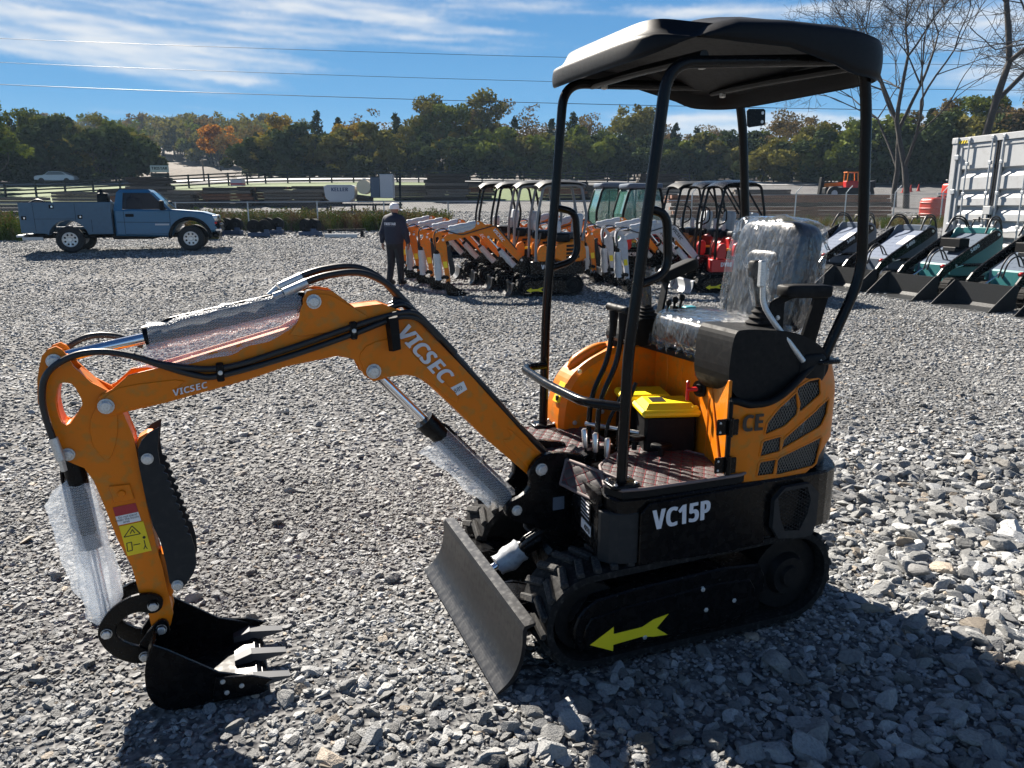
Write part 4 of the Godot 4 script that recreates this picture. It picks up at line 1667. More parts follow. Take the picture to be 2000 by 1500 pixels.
	ext(vp, with_hole(chaikin(poly_of([-0.345, 0.625, -0.56, 0.63, -0.56, 0.41, -0.50, 0.40, -0.345, 0.42]), 1), Array(vpoly)), -0.500, -0.522)
	var vo := put(R, "vent_panel", vp, M.greypaint)
	var hx := S()
	for i in 30:
		for j in 30:
			var q := Vector2(-0.36 - i * 0.0125, 0.43 + j * 0.0145 + (0.00725 if i % 2 else 0.0))
			if Geometry2D.is_point_in_polygon(q, vpoly):
				for k in 3:
					var an := PI / 3.0 * k + PI / 6.0
					var e := PI / 3.0
					bar(hx, E(q.x + cos(an) * 0.0083, q.y + sin(an) * 0.0083, 0.520), E(q.x + cos(an + e) * 0.0083, q.y + sin(an + e) * 0.0083, 0.520), 0.003, 0.0022)
	put(vo, "vent_grid", hx, M.greypaint)

	# upper hood that wraps the back: built from an outline with real openings
	var cp := [Vector2(-0.148, 0.468), Vector2(-0.25, 0.478), Vector2(-0.36, 0.482), Vector2(-0.47, 0.478), Vector2(-0.58, 0.468), Vector2(-0.665, 0.437), Vector2(-0.73, 0.375), Vector2(-0.775, 0.28), Vector2(-0.80, 0.15), Vector2(-0.805, 0.0), Vector2(-0.80, -0.15), Vector2(-0.73, -0.27), Vector2(-0.69, -0.36), Vector2(-0.62, -0.43)]
	COVER = resample_open(curve_pts(cp, 8), 200)
	var s_of := func(a: float) -> float:
		for i in COVER.size() - 1:
			if COVER[i].x >= a and COVER[i + 1].x < a:
				return float(i) / (COVER.size() - 1)
		return 0.5
	var grilles := [
		[-0.330, 0.852, -0.337, 0.895, -0.379, 0.940, -0.440, 0.976, -0.450, 0.935, -0.441, 0.902, -0.398, 0.872],
		[-0.468, 1.005, -0.520, 1.024, -0.563, 1.026, -0.565, 0.978, -0.480, 0.928],
		[-0.422, 0.788, -0.430, 0.824, -0.560, 0.908, -0.610, 0.932, -0.608, 0.885, -0.585, 0.845],
		[-0.307, 0.760, -0.310, 0.806, -0.318, 0.812, -0.375, 0.820, -0.382, 0.815, -0.380, 0.770],
		[-0.298, 0.680, -0.300, 0.722, -0.306, 0.728, -0.360, 0.730, -0.366, 0.725, -0.364, 0.680],
		[-0.400, 0.680, -0.405, 0.735, -0.575, 0.782, -0.585, 0.778, -0.565, 0.690]]
	var hole_polys := []
	for g in grilles:
		var pl := PackedVector2Array()
		var gc := Vector2.ZERO
		for q in poly_of(g):
			gc += q / (g.size() * 0.5)
		for q0 in chaikin(poly_of(g), 1, 0.09):
			var q: Vector2 = gc + (q0 - gc) * 1.30
			pl.append(Vector2(s_of.call(q.x), q.y))
		hole_polys.append(pl)
	var hood := S()
	var nh := 92
	var ns := 260
	var edge_top := func(s: float) -> float:
		var a: float = main_cover_point(s, 0.7).x
		if s > 0.32:
			return 1.09
		return lerpf(0.958, 1.10, smoothstep(-0.28, -0.62, a)) + 0.02 * smoothstep(-0.24, -0.16, a)
	var edge_bot := func(s: float) -> float:
		if s > 0.5:
			return 0.76
		return lerpf(0.646, 0.770, smoothstep(0.235, 0.36, s))
	hood.set_smooth_group(17)
	for i in ns:
		var s0 := float(i) / ns
		var s1 := float(i + 1) / ns
		for j in nh:
			var t0 := float(j) / nh
			var t1 := float(j + 1) / nh
			var sm := (s0 + s1) * 0.5
			var hm: float = lerpf(edge_bot.call(sm), edge_top.call(sm), (t0 + t1) * 0.5)
			if s0 > 0.42 and j % 4 != 0:
				continue
			if s0 > 0.42:
				t1 = float(j + 4) / nh
			var inside := false
			for pl in hole_polys:
				if Geometry2D.is_point_in_polygon(Vector2(sm, hm), pl):
					inside = true
					break
			if inside:
				continue
			var a := main_cover_point(s0, lerpf(edge_bot.call(s0), edge_top.call(s0), t0))
			var b := main_cover_point(s1, lerpf(edge_bot.call(s1), edge_top.call(s1), t0))
			var c := main_cover_point(s1, lerpf(edge_bot.call(s1), edge_top.call(s1), t1))
			var d := main_cover_point(s0, lerpf(edge_bot.call(s0), edge_top.call(s0), t1))
			fan(hood, [a, b, c, d], E(-0.35, 0.85, 0.0))
	var ho := put(R, "engine_cover", hood, M.orange)
	for gi in hole_polys.size():
		var pl: PackedVector2Array = hole_polys[gi]
		var ring := []
		for q in pl:
			ring.append(main_cover_point(q.x, q.y))
		ring.append(ring[0])
		ring.append(ring[1])
		var rs := S()
		tube(rs, ring, 0.0048, 8)
		put(ho, "grille_rim", rs, M.orange)
		# expanded-metal mesh set behind the opening
		var ms := S()
		var lo := Vector2(9, 9)
		var hi := Vector2(-9, -9)
		for q in pl:
			lo = lo.min(q)
			hi = hi.max(q)
		var per := 0.0
		for i in COVER.size() - 1:
			per += COVER[i].distance_to(COVER[i + 1])
		for dir in [1.0, -1.0]:
			for k in range(-60, 120):
				var c0 := k * 0.0135
				# line: s*per + dir*0.75*h = const
				var run := []
				for q in 46:
					var hh := lerpf(lo.y, hi.y, q / 45.0)
					var ss: float = (c0 - dir * 0.62 * (hh - 0.6)) / per + lo.x
					var ins: bool = Geometry2D.is_point_in_polygon(Vector2(ss, hh), pl)
					if ins:
						var p := main_cover_point(ss, hh)
						run.append(p + (E(-0.35, hh, 0.0) - p).normalized() * 0.008)
					if (not ins or q == 45) and run.size() > 1:
						bar(ms, run[0], run[-1], 0.0021, 0.0021)
					if not ins:
						run = []
		put(ho, "grille_mesh", ms, M.mesh)
	words(R, "CE", E(-0.243, 0.892, 0.4855), Vector3(-1, -0.02, 0), Vector3.UP, 0.066, M.decalblack, "lettering", 0.95)
	# dark innards behind the grilles
	var inn := S()
	superbox(inn, E(-0.53, 0.84, 0.04), Vector3(0.38, 0.40, 0.72), 0.3)
	put(R, "engine_block", inn, M.iron)
	var rad := S()
	box(rad, E(-0.45, 0.95, 0.41), Vector3(0.05, 0.06, 0.02), 0.01)
	rod(rad, E(-0.36, 0.70, 0.39), E(-0.37, 0.715, 0.41), 0.012, 0.012, 8)
	rod(rad, E(-0.55, 0.80, 0.40), E(-0.58, 0.86, 0.39), 0.006, 0.006, 8)
	put(R, "engine_fitting", rad, M.zinc)
	# top deck of the hood
	var lid := S()
	var lp := []
	for i in range(0, 200, 6):
		lp.append(Vector2(COVER[i].x, COVER[i].y) * 0.93 + Vector2(-0.35, 0) * 0.07)
	lp.append(Vector2(-0.60, -0.40))
	lp.append(Vector2(-0.20, -0.40))
	lp.append(Vector2(-0.24, 0.3))
	ext(lid, lp, 1.055, 1.085, 0.004, flat_xf)
	put(R, "hood_top", lid, M.blackmatte)
	# black rim between hood and console
	var rim := S()
	var rp := []
	for i in 66:
		var s := i / 65.0 * 0.36
		rp.append(main_cover_point(s, edge_top.call(s)) + Vector3(0, 0.004, 0))
	tube(rim, rp, 0.014, 8)
	put(R, "rubber_seal", rim, M.blackmatte)

	# front wall of the hood with the key-cut panels
	var fw := S()
	var wl2 := [Vector2(-0.150, 0.462), Vector2(-0.20, 0.30), Vector2(-0.25, 0.10), Vector2(-0.285, -0.06), Vector2(-0.30, -0.20), Vector2(-0.30, -0.31)]
	for i in wl2.size() - 1:
		var p: Vector2 = wl2[i]
		var q: Vector2 = wl2[i + 1]
		var h1 := 1.075 if i > 0 else 1.06
		bar(fw, E(p.x, (0.66 + h1) * 0.5, p.y), E(q.x, (0.66 + h1) * 0.5, q.y), 0.012, h1 - 0.66, 0.003)
	var fo := put(R, "front_panel", fw, M.orange)
	var sl := S()
	bar(sl, E(-0.142, 0.69, 0.44), E(-0.212, 1.05, 0.24), 0.006, 0.018, 0.002)
	bar(sl, E(-0.205, 0.70, 0.25), E(-0.20, 0.95, 0.26), 0.003, 0.004)
	put(fo, "panel_ridge", sl, M.orange)
	var hpost := S()
	rod(hpost, E(-0.146, 0.66, 0.474), E(-0.148, 0.985, 0.474), 0.009, 0.009, 10)
	put(R, "hinge_post", hpost, M.blackmatte)
	for h in [0.735, 0.885]:
		var hg := S()
		box(hg, E(-0.120, h, 0.470), Vector3(0.05, 0.062, 0.012), 0.003)
		box(hg, E(-0.165, h, 0.487), Vector3(0.026, 0.062, 0.008), 0.003)
		rod(hg, E(-0.146, h - 0.036, 0.484), E(-0.146, h + 0.036, 0.484), 0.010, 0.010, 10)
		var hgo := put(R, "hinge", hg, M.black)
		for q in [0.018, -0.018]:
			bolt(hgo, E(-0.105, h + q, 0.476), Vector3(0, 0, -1), 0.005, M.zinc, "hinge_screw")
	# battery cut-off switch with a red key
	var sw := S()
	rod(sw, E(-0.225, 0.965, 0.185), E(-0.198, 0.965, 0.192), 0.036, 0.034, 20)
	rod(sw, E(-0.198, 0.965, 0.192), E(-0.188, 0.965, 0.195), 0.020, 0.018, 16)
	var swo := put(R, "isolator_switch", sw, M.blackmatte)
	var key := S()
	box(key, E(-0.160, 0.955, 0.17), Vector3(0.016, 0.085, 0.014), 0.005)
	rod(key, E(-0.195, 0.965, 0.192), E(-0.155, 0.96, 0.172), 0.010, 0.009, 10)
	put(swo, "red_key", key, M.redplastic)
	var wd := S()
	box(wd, E(-0.222, 1.02, 0.150), Vector3(0.003, 0.03, 0.05), 0.0)
	put(R, "warning_label", wd, M.decalred)

	# cover on the far side
	var fc := S()
	var prof := curve_pts(poly_of([0.195, 0.66, 0.19, 0.78, 0.155, 0.90, 0.075, 0.985, -0.05, 1.045, -0.18, 1.075]), 5)
	var fp := prof.duplicate()
	fp.append_array(poly_of([-0.62, 1.09, -0.68, 0.95, -0.68, 0.66]))
	ext(fc, fp, 0.31, 0.485, 0.022)
	var fco := put(R, "fuel_tank_cover", fc, M.orange)
	var hn := S()
	var hp := []
	for i in 9:
		var p: Vector2 = prof[13 + i]
		hp.append(E(p.x, p.y + 0.004, -0.40))
	tube(hn, hp, 0.030, 12, [0.4, 0.8, 1.0, 1.0, 1.0, 1.0, 0.95, 0.8, 0.5])
	put(fco, "moulded_ridge", hn, M.orange)
	var yl := S()
	hexa(yl, [E(0.150, 0.90, -0.335), E(0.150, 0.90, -0.395), E(0.182, 0.815, -0.395), E(0.182, 0.815, -0.335), E(0.156, 0.904, -0.335), E(0.156, 0.904, -0.395), E(0.196, 0.815, -0.395), E(0.196, 0.815, -0.335)])
	put(R, "warning_label", yl, M.decalyellow)
	var yl2 := S()
	box(yl2, E(0.192, 0.835, -0.35), Vector3(0.012, 0.025, 0.012), 0.001)
	put(R, "label_print", yl2, M.decalblack)
	var fcap := S()
	rod(fcap, E(-0.12, 1.05, -0.36), E(-0.12, 1.10, -0.36), 0.03, 0.028, 14)
	put(R, "fuel_cap", fcap, M.blackmatte)
	for q in [[0.10, 0.96], [0.12, 0.72], [-0.02, 0.76]]:
		bolt(R, E(q[0], q[1], -0.309), Vector3(0, 0, -1), 0.011, M.zinc)

	print("main: floor")
	quilt(R, "floor_mat", poly_of([0.335, 0.40, 0.30, 0.475, 0.22, 0.487, -0.20, 0.487, -0.245, 0.47, -0.24, 0.30, -0.13, 0.06, 0.02, 0.03, 0.17, 0.12, 0.25, 0.20]), 0.690, 0.032)
	quilt(R, "floor_mat", poly_of([0.345, -0.40, 0.395, -0.30, 0.415, -0.10, 0.405, 0.06, 0.34, 0.10, 0.22, 0.0, 0.08, -0.02, 0.06, -0.28, 0.20, -0.42]), 0.690, 0.032)
	var tl := Transform3D(Basis(Vector3(0, 0, 1), -1.05) , Vector3.ZERO)
	quilt(R, "floor_mat", poly_of([-0.05, -0.155, 0.05, -0.13, 0.065, 0.14, 0.03, 0.175, -0.05, 0.12]), 0.004, 0.010, Transform3D(Basis.from_euler(Vector3(0.0, 0.32, -1.0)), E(0.325, 0.655, 0.26)))
	# lever bank by the boom
	for k in 4:
		var lv := S()
		var base: Vector3 = [E(0.235, 0.68, 0.045), E(0.212, 0.68, 0.085), E(0.18, 0.68, 0.125), E(0.165, 0.665, 0.20)][k]
		var tp: Vector3 = [E(0.245, 0.795, 0.045), E(0.214, 0.785, 0.085), E(0.178, 0.77, 0.125), E(0.160, 0.73, 0.20)][k]
		rod(lv, base, tp, 0.006, 0.006, 8)
		var lo := put(R, "control_lever", lv, M.blackmatte)
		var kn := S()
		var dd: Vector3 = (tp - base).normalized()
		rod(kn, tp - dd * 0.075, tp, 0.011, 0.013, 12)
		rod(kn, tp, tp + dd * 0.006, 0.013, 0.008, 12)
		put(lo, "lever_grip", kn, M.steel)
	# travel levers with T grips
	for k in 2:
		var b := -0.06 + 0.08 * k
		var tv := S()
		tube(tv, bent([E(0.175, 0.70, b), E(0.168, 0.90, b), E(0.085, 1.07, b), E(0.070, 1.24, b)], 0.07), 0.0115, 10)
		var to := put(R, "travel_lever", tv, M.tubeblack)
		var tg := S()
		rod(tg, E(0.070, 1.16, b), E(0.067, 1.27, b), 0.013, 0.021, 12)
		rod(tg, E(0.067, 1.28, b - 0.045), E(0.067, 1.28, b + 0.045), 0.017, 0.017, 12)
		put(to, "lever_grip", tg, M.blackmatte)
	for k in 2:
		var pd := S()
		tube(pd, bent([E(0.13 - k * 0.03, 0.70, 0.02 + k * 0.05), E(0.13 - k * 0.03, 0.80, 0.02 + k * 0.05), E(0.02, 0.98, 0.01 + k * 0.05)], 0.05), 0.009, 8)
		put(R, "pedal_lever", pd, M.tubeblack)
	for k in 2:
		var pe := S()
		var c: Vector3 = [E(0.04, 0.755, 0.10), E(-0.04, 0.735, 0.18)][k]
		superbox(pe, c, Vector3(0.10, 0.022, 0.06), 0.4, Basis(Vector3.UP, 0.5) * Basis(Vector3(0, 0, 1), 0.15))
		rod(pe, c + Vector3(0, -0.05, 0), c, 0.012, 0.012, 8)
		put(R, "foot_pedal", pe, M.blackmatte)
	var pr := S()
	rod(pr, E(0.19, 0.79, -0.06), E(0.02, 0.775, 0.10), 0.009, 0.009, 8)
	put(R, "pedal_shaft", pr, M.steel)

	# battery box with a yellow lid
	var yaw := Basis(Vector3.UP, -0.28)
	var bb := S()
	box(bb, E(-0.13, 0.765, 0.06), Vector3(0.22, 0.16, 0.17), 0.012, yaw)
	var bbo := put(R, "tool_box", bb, M.blackmatte)
	var ld := S()
	box(ld, E(-0.13, 0.856, 0.06), Vector3(0.25, 0.030, 0.20), 0.010, yaw)
	var lo8 := []
	for s in [[1, 1], [-1, 1], [-1, -1], [1, -1]]:
		lo8.append(E(-0.13, 0.868, 0.06) + yaw * Vector3(s[0] * 0.112, 0, s[1] * 0.088))
	for s in [[1, 1], [-1, 1], [-1, -1], [1, -1]]:
		lo8.append(E(-0.13, 0.895, 0.06) + yaw * Vector3(s[0] * 0.090, 0, s[1] * 0.062))
	hexa(ld, lo8)
	for s in [-1.0, 1.0]:
		box(ld, E(-0.13, 0.866, 0.06) + yaw * Vector3(-0.1, 0.008, s * 0.07), Vector3(0.035, 0.02, 0.025), 0.006, yaw)
	put(bbo, "yellow_lid", ld, M.lid)
	var lb := S()
	box(lb, E(-0.09, 0.8965, 0.05), Vector3(0.06, 0.002, 0.075), 0.0, yaw)
	put(bbo, "lid_label", lb, M.decalblack)
	var bb2 := S()
	box(bb2, E(-0.13, 0.77, -0.14), Vector3(0.20, 0.18, 0.15), 0.01, yaw)
	var b2 := put(R, "tool_box", bb2, M.blackmatte)
	var ld2 := S()
	box(ld2, E(-0.13, 0.872, -0.14), Vector3(0.22, 0.035, 0.17), 0.010, yaw)
	put(b2, "yellow_lid", ld2, M.lid)

	print("main: seat")
	# seat
	var sb := S()
	box(sb, E(-0.40, 1.105, 0.04), Vector3(0.36, 0.05, 0.36), 0.015)
	put(R, "seat_base", sb, M.blackmatte)
	var lean := Basis(Vector3(0, 0, 1), 0.14)
	var sc := S()
	superbox(sc, E(-0.40, 1.165, 0.04), Vector3(0.44, 0.13, 0.46), 0.36, Basis(Vector3(0, 0, 1), 0.05), 28, 14)
	put(R, "seat_cushion", sc, M.seat)
	var sk := S()
	superbox(sk, E(-0.645, 1.40, 0.04), Vector3(0.13, 0.46, 0.44), 0.34, lean, 32, 18)
	superbox(sk, E(-0.585, 1.36, 0.04), Vector3(0.05, 0.30, 0.24), 0.45, lean, 20, 12)
	var sko := put(R, "seat_back", sk, M.seat)
	var fm := S()
	superbox(fm, E(-0.40, 1.168, 0.04), Vector3(0.47, 0.16, 0.49), 0.40, Basis(Vector3(0, 0, 1), 0.05), 64, 30, 0.05, 4)
	put(R, "plastic_film", fm, M.film)
	fm = S()
	superbox(fm, E(-0.640, 1.40, 0.04), Vector3(0.21, 0.50, 0.48), 0.42, lean, 72, 40, 0.05, 9)
	put(R, "plastic_film", fm, M.film)
	# crumpled hem of the film at the front edge of the cushion
	var hem := []
	var nz := FastNoiseLite.new()
	nz.seed = 3
	nz.frequency = 7.0
	for i in 8:
		var row := []
		for j in 40:
			var t := j / 39.0
			var b := lerpf(-0.19, 0.28, t)
			var q := i / 7.0
			row.append(E(-0.185 + 0.02 * nz.get_noise_2d(t * 1.5, q) + 0.012 * sin(t * 40.0) * q, 1.15 - 0.085 * q * (0.7 + 0.5 * nz.get_noise_1d(t * 2.0)), b))
		hem.append(row)
	fm = S()
	sheet(fm, hem)
	put(R, "plastic_film", fm, M.film)

	# near console, joystick, safety lever, arm rest
	var cn := S()
	ext(cn, curve_pts(poly_of([-0.150, 1.05, -0.150, 1.16, -0.165, 1.232, -0.20, 1.246, -0.30, 1.240, -0.42, 1.225, -0.52, 1.190, -0.59, 1.140, -0.615, 1.075, -0.58, 1.02, -0.50, 0.985, -0.40, 0.965, -0.30, 0.960, -0.20, 0.985]), 4, true), -0.225, -0.452, 0.028)
	var cno := put(R, "control_console", cn, M.blackmatte)
	var cb := S()
	superbox(cb, E(-0.535, 1.075, 0.44), Vector3(0.13, 0.12, 0.05), 0.5, Basis(), 20, 12)
	put(cno, "console_boss", cb, M.blackmatte)
	var jb := S()
	var jp := []
	for i in 9:
		var t := i / 8.0
		jp.append(Vector2(lerpf(0.062, 0.020, t) + (0.008 if i % 2 == 0 else -0.004), 1.225 + 0.085 * t))
	jp.append(Vector2(0.0, 1.312))
	lathe(jb, jp, 20, Transform3D(Basis(), E(-0.385, 0, 0.31)))
	put(R, "joystick_boot", jb, M.rubber)
	var js := S()
	tube(js, curve_pts([E(-0.385, 1.30, 0.31), E(-0.375, 1.36, 0.31), E(-0.355, 1.44, 0.31), E(-0.345, 1.475, 0.31)], 5), 0.022, 12)
	superbox(js, E(-0.345, 1.455, 0.31), Vector3(0.05, 0.07, 0.05), 0.5)
	put(R, "joystick", js, M.blackmatte)
	wrap_sleeve(R, E(-0.385, 1.315, 0.31), E(-0.345, 1.49, 0.31), 0.034, 0.046, M.film, [], 6, 14)
	var sv := S()
	tube(sv, bent([E(-0.306, 1.495, 0.40), E(-0.318, 1.33, 0.40), E(-0.345, 1.27, 0.43), E(-0.482, 1.110, 0.458)], 0.05), 0.011, 10)
	box(sv, E(-0.303, 1.445, 0.40), Vector3(0.022, 0.10, 0.026), 0.005)
	put(R, "safety_lever", sv, M.zinc)
	var ab := S()
	hexa(ab, [E(-0.545, 1.10, 0.33), E(-0.625, 1.10, 0.33), E(-0.655, 1.345, 0.36), E(-0.59, 1.345, 0.36), E(-0.545, 1.10, 0.345), E(-0.625, 1.10, 0.345), E(-0.655, 1.345, 0.375), E(-0.59, 1.345, 0.375)])
	box(ab, E(-0.44, 1.27, 0.335), Vector3(0.07, 0.12, 0.012), 0.004)
	bar(ab, E(-0.42, 1.32, 0.335), E(-0.50, 1.355, 0.35), 0.012, 0.03, 0.003)
	put(R, "armrest_bracket", ab, M.blackmatte)
	var ar := S()
	superbox(ar, E(-0.548, 1.368, 0.36), Vector3(0.225, 0.052, 0.085), 0.30, Basis(Vector3(0, 0, 1), 0.03), 24, 12)
	put(R, "armrest", ar, M.blackmatte)
	bolt(R, E(-0.44, 1.265, 0.343), Vector3(0, 0, -1), 0.010, M.zinc)

	# far console, joystick, arm rest, T lever
	var cf := S()
	ext(cf, curve_pts(poly_of([-0.085, 1.09, -0.10, 1.165, -0.15, 1.195, -0.30, 1.21, -0.62, 1.215, -0.655, 1.195, -0.62, 1.16, -0.30, 1.13, -0.25, 1.08]), 4, true), 0.22, 0.40, 0.015)
	put(R, "control_console", cf, M.blackmatte)
	for k in 2:
		var sp := S()
		superbox(sp, E(-0.40 - 0.075 * k, 1.222, -0.32), Vector3(0.06, 0.022, 0.05), 0.5)
		put(R, "rocker_switch", sp, M.tealplastic)
	jb = S()
	jp = []
	for i in 9:
		var t := i / 8.0
		jp.append(Vector2(lerpf(0.055, 0.018, t) + (0.007 if i % 2 == 0 else -0.004), 1.20 + 0.06 * t))
	jp.append(Vector2(0.0, 1.262))
	lathe(jb, jp, 20, Transform3D(Basis(), E(-0.205, 0, -0.26)))
	put(R, "joystick_boot", jb, M.rubber)
	js = S()
	tube(js, curve_pts([E(-0.205, 1.25, -0.26), E(-0.20, 1.32, -0.26), E(-0.185, 1.395, -0.26)], 5), 0.024, 12)
	superbox(js, E(-0.185, 1.38, -0.26), Vector3(0.05, 0.06, 0.05), 0.5)
	put(R, "joystick", js, M.blackmatte)
	wrap_sleeve(R, E(-0.205, 1.26, -0.26), E(-0.185, 1.42, -0.26), 0.040, 0.052, M.film, [], 16, 14)
	ar = S()
	superbox(ar, E(-0.385, 1.405, -0.30), Vector3(0.20, 0.05, 0.08), 0.30, Basis(Vector3(0, 0, 1), -0.35), 24, 12)
	put(R, "armrest", ar, M.blackmatte)
	ab = S()
	bar(ab, E(-0.33, 1.365, -0.30), E(-0.30, 1.20, -0.30), 0.05, 0.012, 0.003, Vector3(1, 0, 0))
	bar(ab, E(-0.36, 1.23, -0.29), E(-0.44, 1.21, -0.29), 0.05, 0.03, 0.004)
	put(R, "armrest_bracket", ab, M.blackmatte)
	var jl := S()
	for k in 3:
		rod(jl, E(-0.30 - 0.03 * k, 1.20, -0.24), E(-0.31 - 0.035 * k, 1.26 + 0.01 * k, -0.24), 0.006, 0.006, 8)
		superbox(jl, E(-0.31 - 0.035 * k, 1.265 + 0.01 * k, -0.24), Vector3(0.024, 0.03, 0.024), 0.7, Basis(), 12, 8)
	put(R, "small_lever", jl, M.blackmatte)

	print("main: canopy")
	hoop(R, 0.425, M.tubeblack, [[0.277, 0.69], [0.268, 1.18], [0.155, 2.155]], [[-0.668, 2.215], [-0.705, 2.05], [-0.762, 1.43], [-0.606, 1.095]])
	hoop(R, -0.405, M.tubeblack, [[0.237, 0.69], [0.228, 1.22], [0.155, 2.205]], [[-0.735, 2.235], [-0.78, 2.05], [-0.85, 1.43], [-0.70, 1.09]])
	for q in [[0.277, 0.69, 0.425], [0.237, 0.69, -0.405], [-0.606, 1.09, 0.425], [-0.70, 1.085, -0.405]]:
		var ft := S()
		superbox(ft, E(q[0], q[1] + 0.008, q[2]), Vector3(0.12, 0.02, 0.10), 0.4, Basis(), 20, 8)
		var fto := put(R, "post_foot", ft, M.black)
		for s in [[-1, -1], [1, -1], [1, 1], [-1, 1]]:
			bolt(fto, E(q[0] + s[0] * 0.042, q[1] + 0.017, q[2] + s[1] * 0.033), Vector3.UP, 0.008, M.zinc)
	for a in [0.02, -0.60]:
		var cross := S()
		tube(cross, [E(a, 2.185, 0.43), E(a, 2.20, 0.0), E(a, 2.205, -0.41)], 0.018, 10)
		put(R, "cross_tube", cross, M.tubeblack)
	for s in [[0.425, 1.0], [-0.405, 0.0]]:
		var gh := S()
		var b: float = s[0]
		var da := 0.0 if b > 0 else -0.045
		tube(gh, bent([E(0.225 + da, 1.685, b), E(0.135 + da, 1.668, b), E(0.118 + da, 1.46, b), E(0.255 + da, 1.420, b)], 0.07), 0.016, 12)
		put(R, "grab_handle", gh, M.tubeblack)
	var gd := S()
	tube(gd, bent([E(0.237, 0.985, -0.39), E(0.36, 0.985, -0.36), E(0.385, 0.985, -0.02), E(0.375, 0.985, 0.30), E(0.272, 0.985, 0.41)], 0.09), 0.018, 12)
	put(R, "front_guard_rail", gd, M.tubeblack)
	var lp2 := S()
	ext(lp2, chaikin(poly_of([-0.815, 2.145, -0.92, 2.15, -0.925, 2.075, -0.825, 2.06]), 1, 0.1), 0.43, 0.436)
	var lpo := put(R, "lamp_bracket", lp2, M.black)
	for h in [2.13, 2.09]:
		var hl := S()
		rod(hl, E(-0.905, h, -0.4295), E(-0.905, h, -0.4285), 0.008, 0.008, 10)
		put(lpo, "bracket_bolt", hl, M.zinc)
	var rf := S()
	roof_shape(rf, -0.765, 0.240, 0.520, 2.160, 0.050)
	put(R, "canopy_roof", rf, M.roof)
	for q in [[-0.02, 2.166, 0.36], [0.0, 2.19, -0.33], [-0.60, 2.185, -0.33]]:
		var nb := S()
		box(nb, E(q[0], q[1], q[2]), Vector3(0.022, 0.024, 0.022), 0.003)
		put(R, "canopy_bolt", nb, M.zinc)

	print("main: decals")
	# stickers and lettering on boom and arm
	var bd := Vector3(-0.163, -0.194, 0).normalized()
	var bu := Vector3(-bd.y, bd.x, 0)
	if bu.y < 0:
		bu = -bu
	var wdir := Vector3(-0.163, -0.194, 0).normalized()
	words(R, "VICSEC", E(0.914, 1.161, 0.068), wdir, Vector3(0.77, 0.0, 0).cross(Vector3(0, 0, 1)) + Vector3(-0.5, 0.6, 0), 0.060, M.decalwhite, "lettering", 0.97, 0.18)
	var tagw := S()
	hexa(tagw, [E(0.826, 1.022, 0.0625), E(0.767, 1.047, 0.0625), E(0.753, 1.014, 0.0625), E(0.808, 0.985, 0.0625), E(0.826, 1.022, 0.0640), E(0.767, 1.047, 0.0640), E(0.753, 1.014, 0.0640), E(0.808, 0.985, 0.0640)])
	put(R, "paper_tag", tagw, M.white)
	words(R, "889", E(0.789, 1.017, 0.0645), Vector3(-0.92, 0.39, 0), Vector3.UP, 0.016, M.decalblack, "lettering", 1.0, 0.0, false, 0.0006)
	words(R, "VICSEC", E(1.72, 1.098, 0.068), Vector3(-0.97, 0.18, 0), Vector3.UP, 0.022, M.decalwhite, "lettering", 1.1, 0.15)
	var sticker := func(pts: Array, m: Material, called: String) -> MeshInstance3D:
		var st := S()
		var q := []
		for p in pts:
			q.append(E(p[0], p[1], 0.0465))
		for p in pts:
			q.append(E(p[0], p[1], 0.0478))
		hexa(st, q)
		return put(R, called, st, m)
	sticker.call([[1.995, 0.708], [1.925, 0.715], [1.920, 0.683], [1.990, 0.676]], M.decalred, "warning_label")
	sticker.call([[1.990, 0.675], [1.920, 0.682], [1.914, 0.650], [1.985, 0.643]], M.white, "warning_label")
	sticker.call([[1.983, 0.638], [1.908, 0.646], [1.892, 0.536], [1.968, 0.528]], M.decalyellow, "warning_label")
	for k in 3:
		words(R, ["Do not stand", "under the boom", "area"][k], E(1.953 + 0.003 * k, 0.672 - 0.0095 * k, 0.0482), Vector3(-0.995, 0.1, 0), Vector3.UP, 0.0075, M.decalblack, "lettering", 1.0, 0.0, false, 0.0004)
	var pic := S()
	var zz := -0.0482
	for seg in [[1.972, 0.598, 1.944, 0.635], [1.944, 0.635, 1.921, 0.603], [1.972, 0.598, 1.921, 0.603], [1.966, 0.575, 1.966, 0.545], [1.966, 0.575, 1.951, 0.577], [1.951, 0.577, 1.951, 0.547], [1.966, 0.545, 1.951, 0.547], [1.946, 0.565, 1.925, 0.567], [1.912, 0.578, 1.910, 0.556], [1.912, 0.558, 1.905, 0.545], [1.910, 0.558, 1.916, 0.545], [1.952, 0.608, 1.944, 0.622], [1.938, 0.608, 1.944, 0.622]]:
		bar(pic, Vector3(seg[0], seg[1], zz), Vector3(seg[2], seg[3], zz), 0.0006, 0.0028, 0.0, Vector3(seg[3] - seg[1], seg[0] - seg[2], 0))
	rod(pic, Vector3(1.911, 0.588, zz), Vector3(1.911, 0.588, zz - 0.0006), 0.005, 0.005, 10)
	put(R, "label_print", pic, M.decalblack)
	# plates on the front of the deck
	var idp := S()
	hexa(idp, [E(0.345, 0.60, 0.235), E(0.358, 0.60, 0.345), E(0.358, 0.515, 0.345), E(0.345, 0.515, 0.235), E(0.350, 0.60, 0.235), E(0.363, 0.60, 0.345), E(0.363, 0.515, 0.345), E(0.350, 0.515, 0.235)])
	put(R, "data_plate", idp, M.blackmatte)
	var idl := S()
	for k in 5:
		bar(idl, E(0.351, 0.590 - k * 0.015, 0.245), E(0.363, 0.590 - k * 0.015, 0.335), 0.002, 0.004)
	put(R, "label_print", idl, M.decalwhite)
	var nt := S()
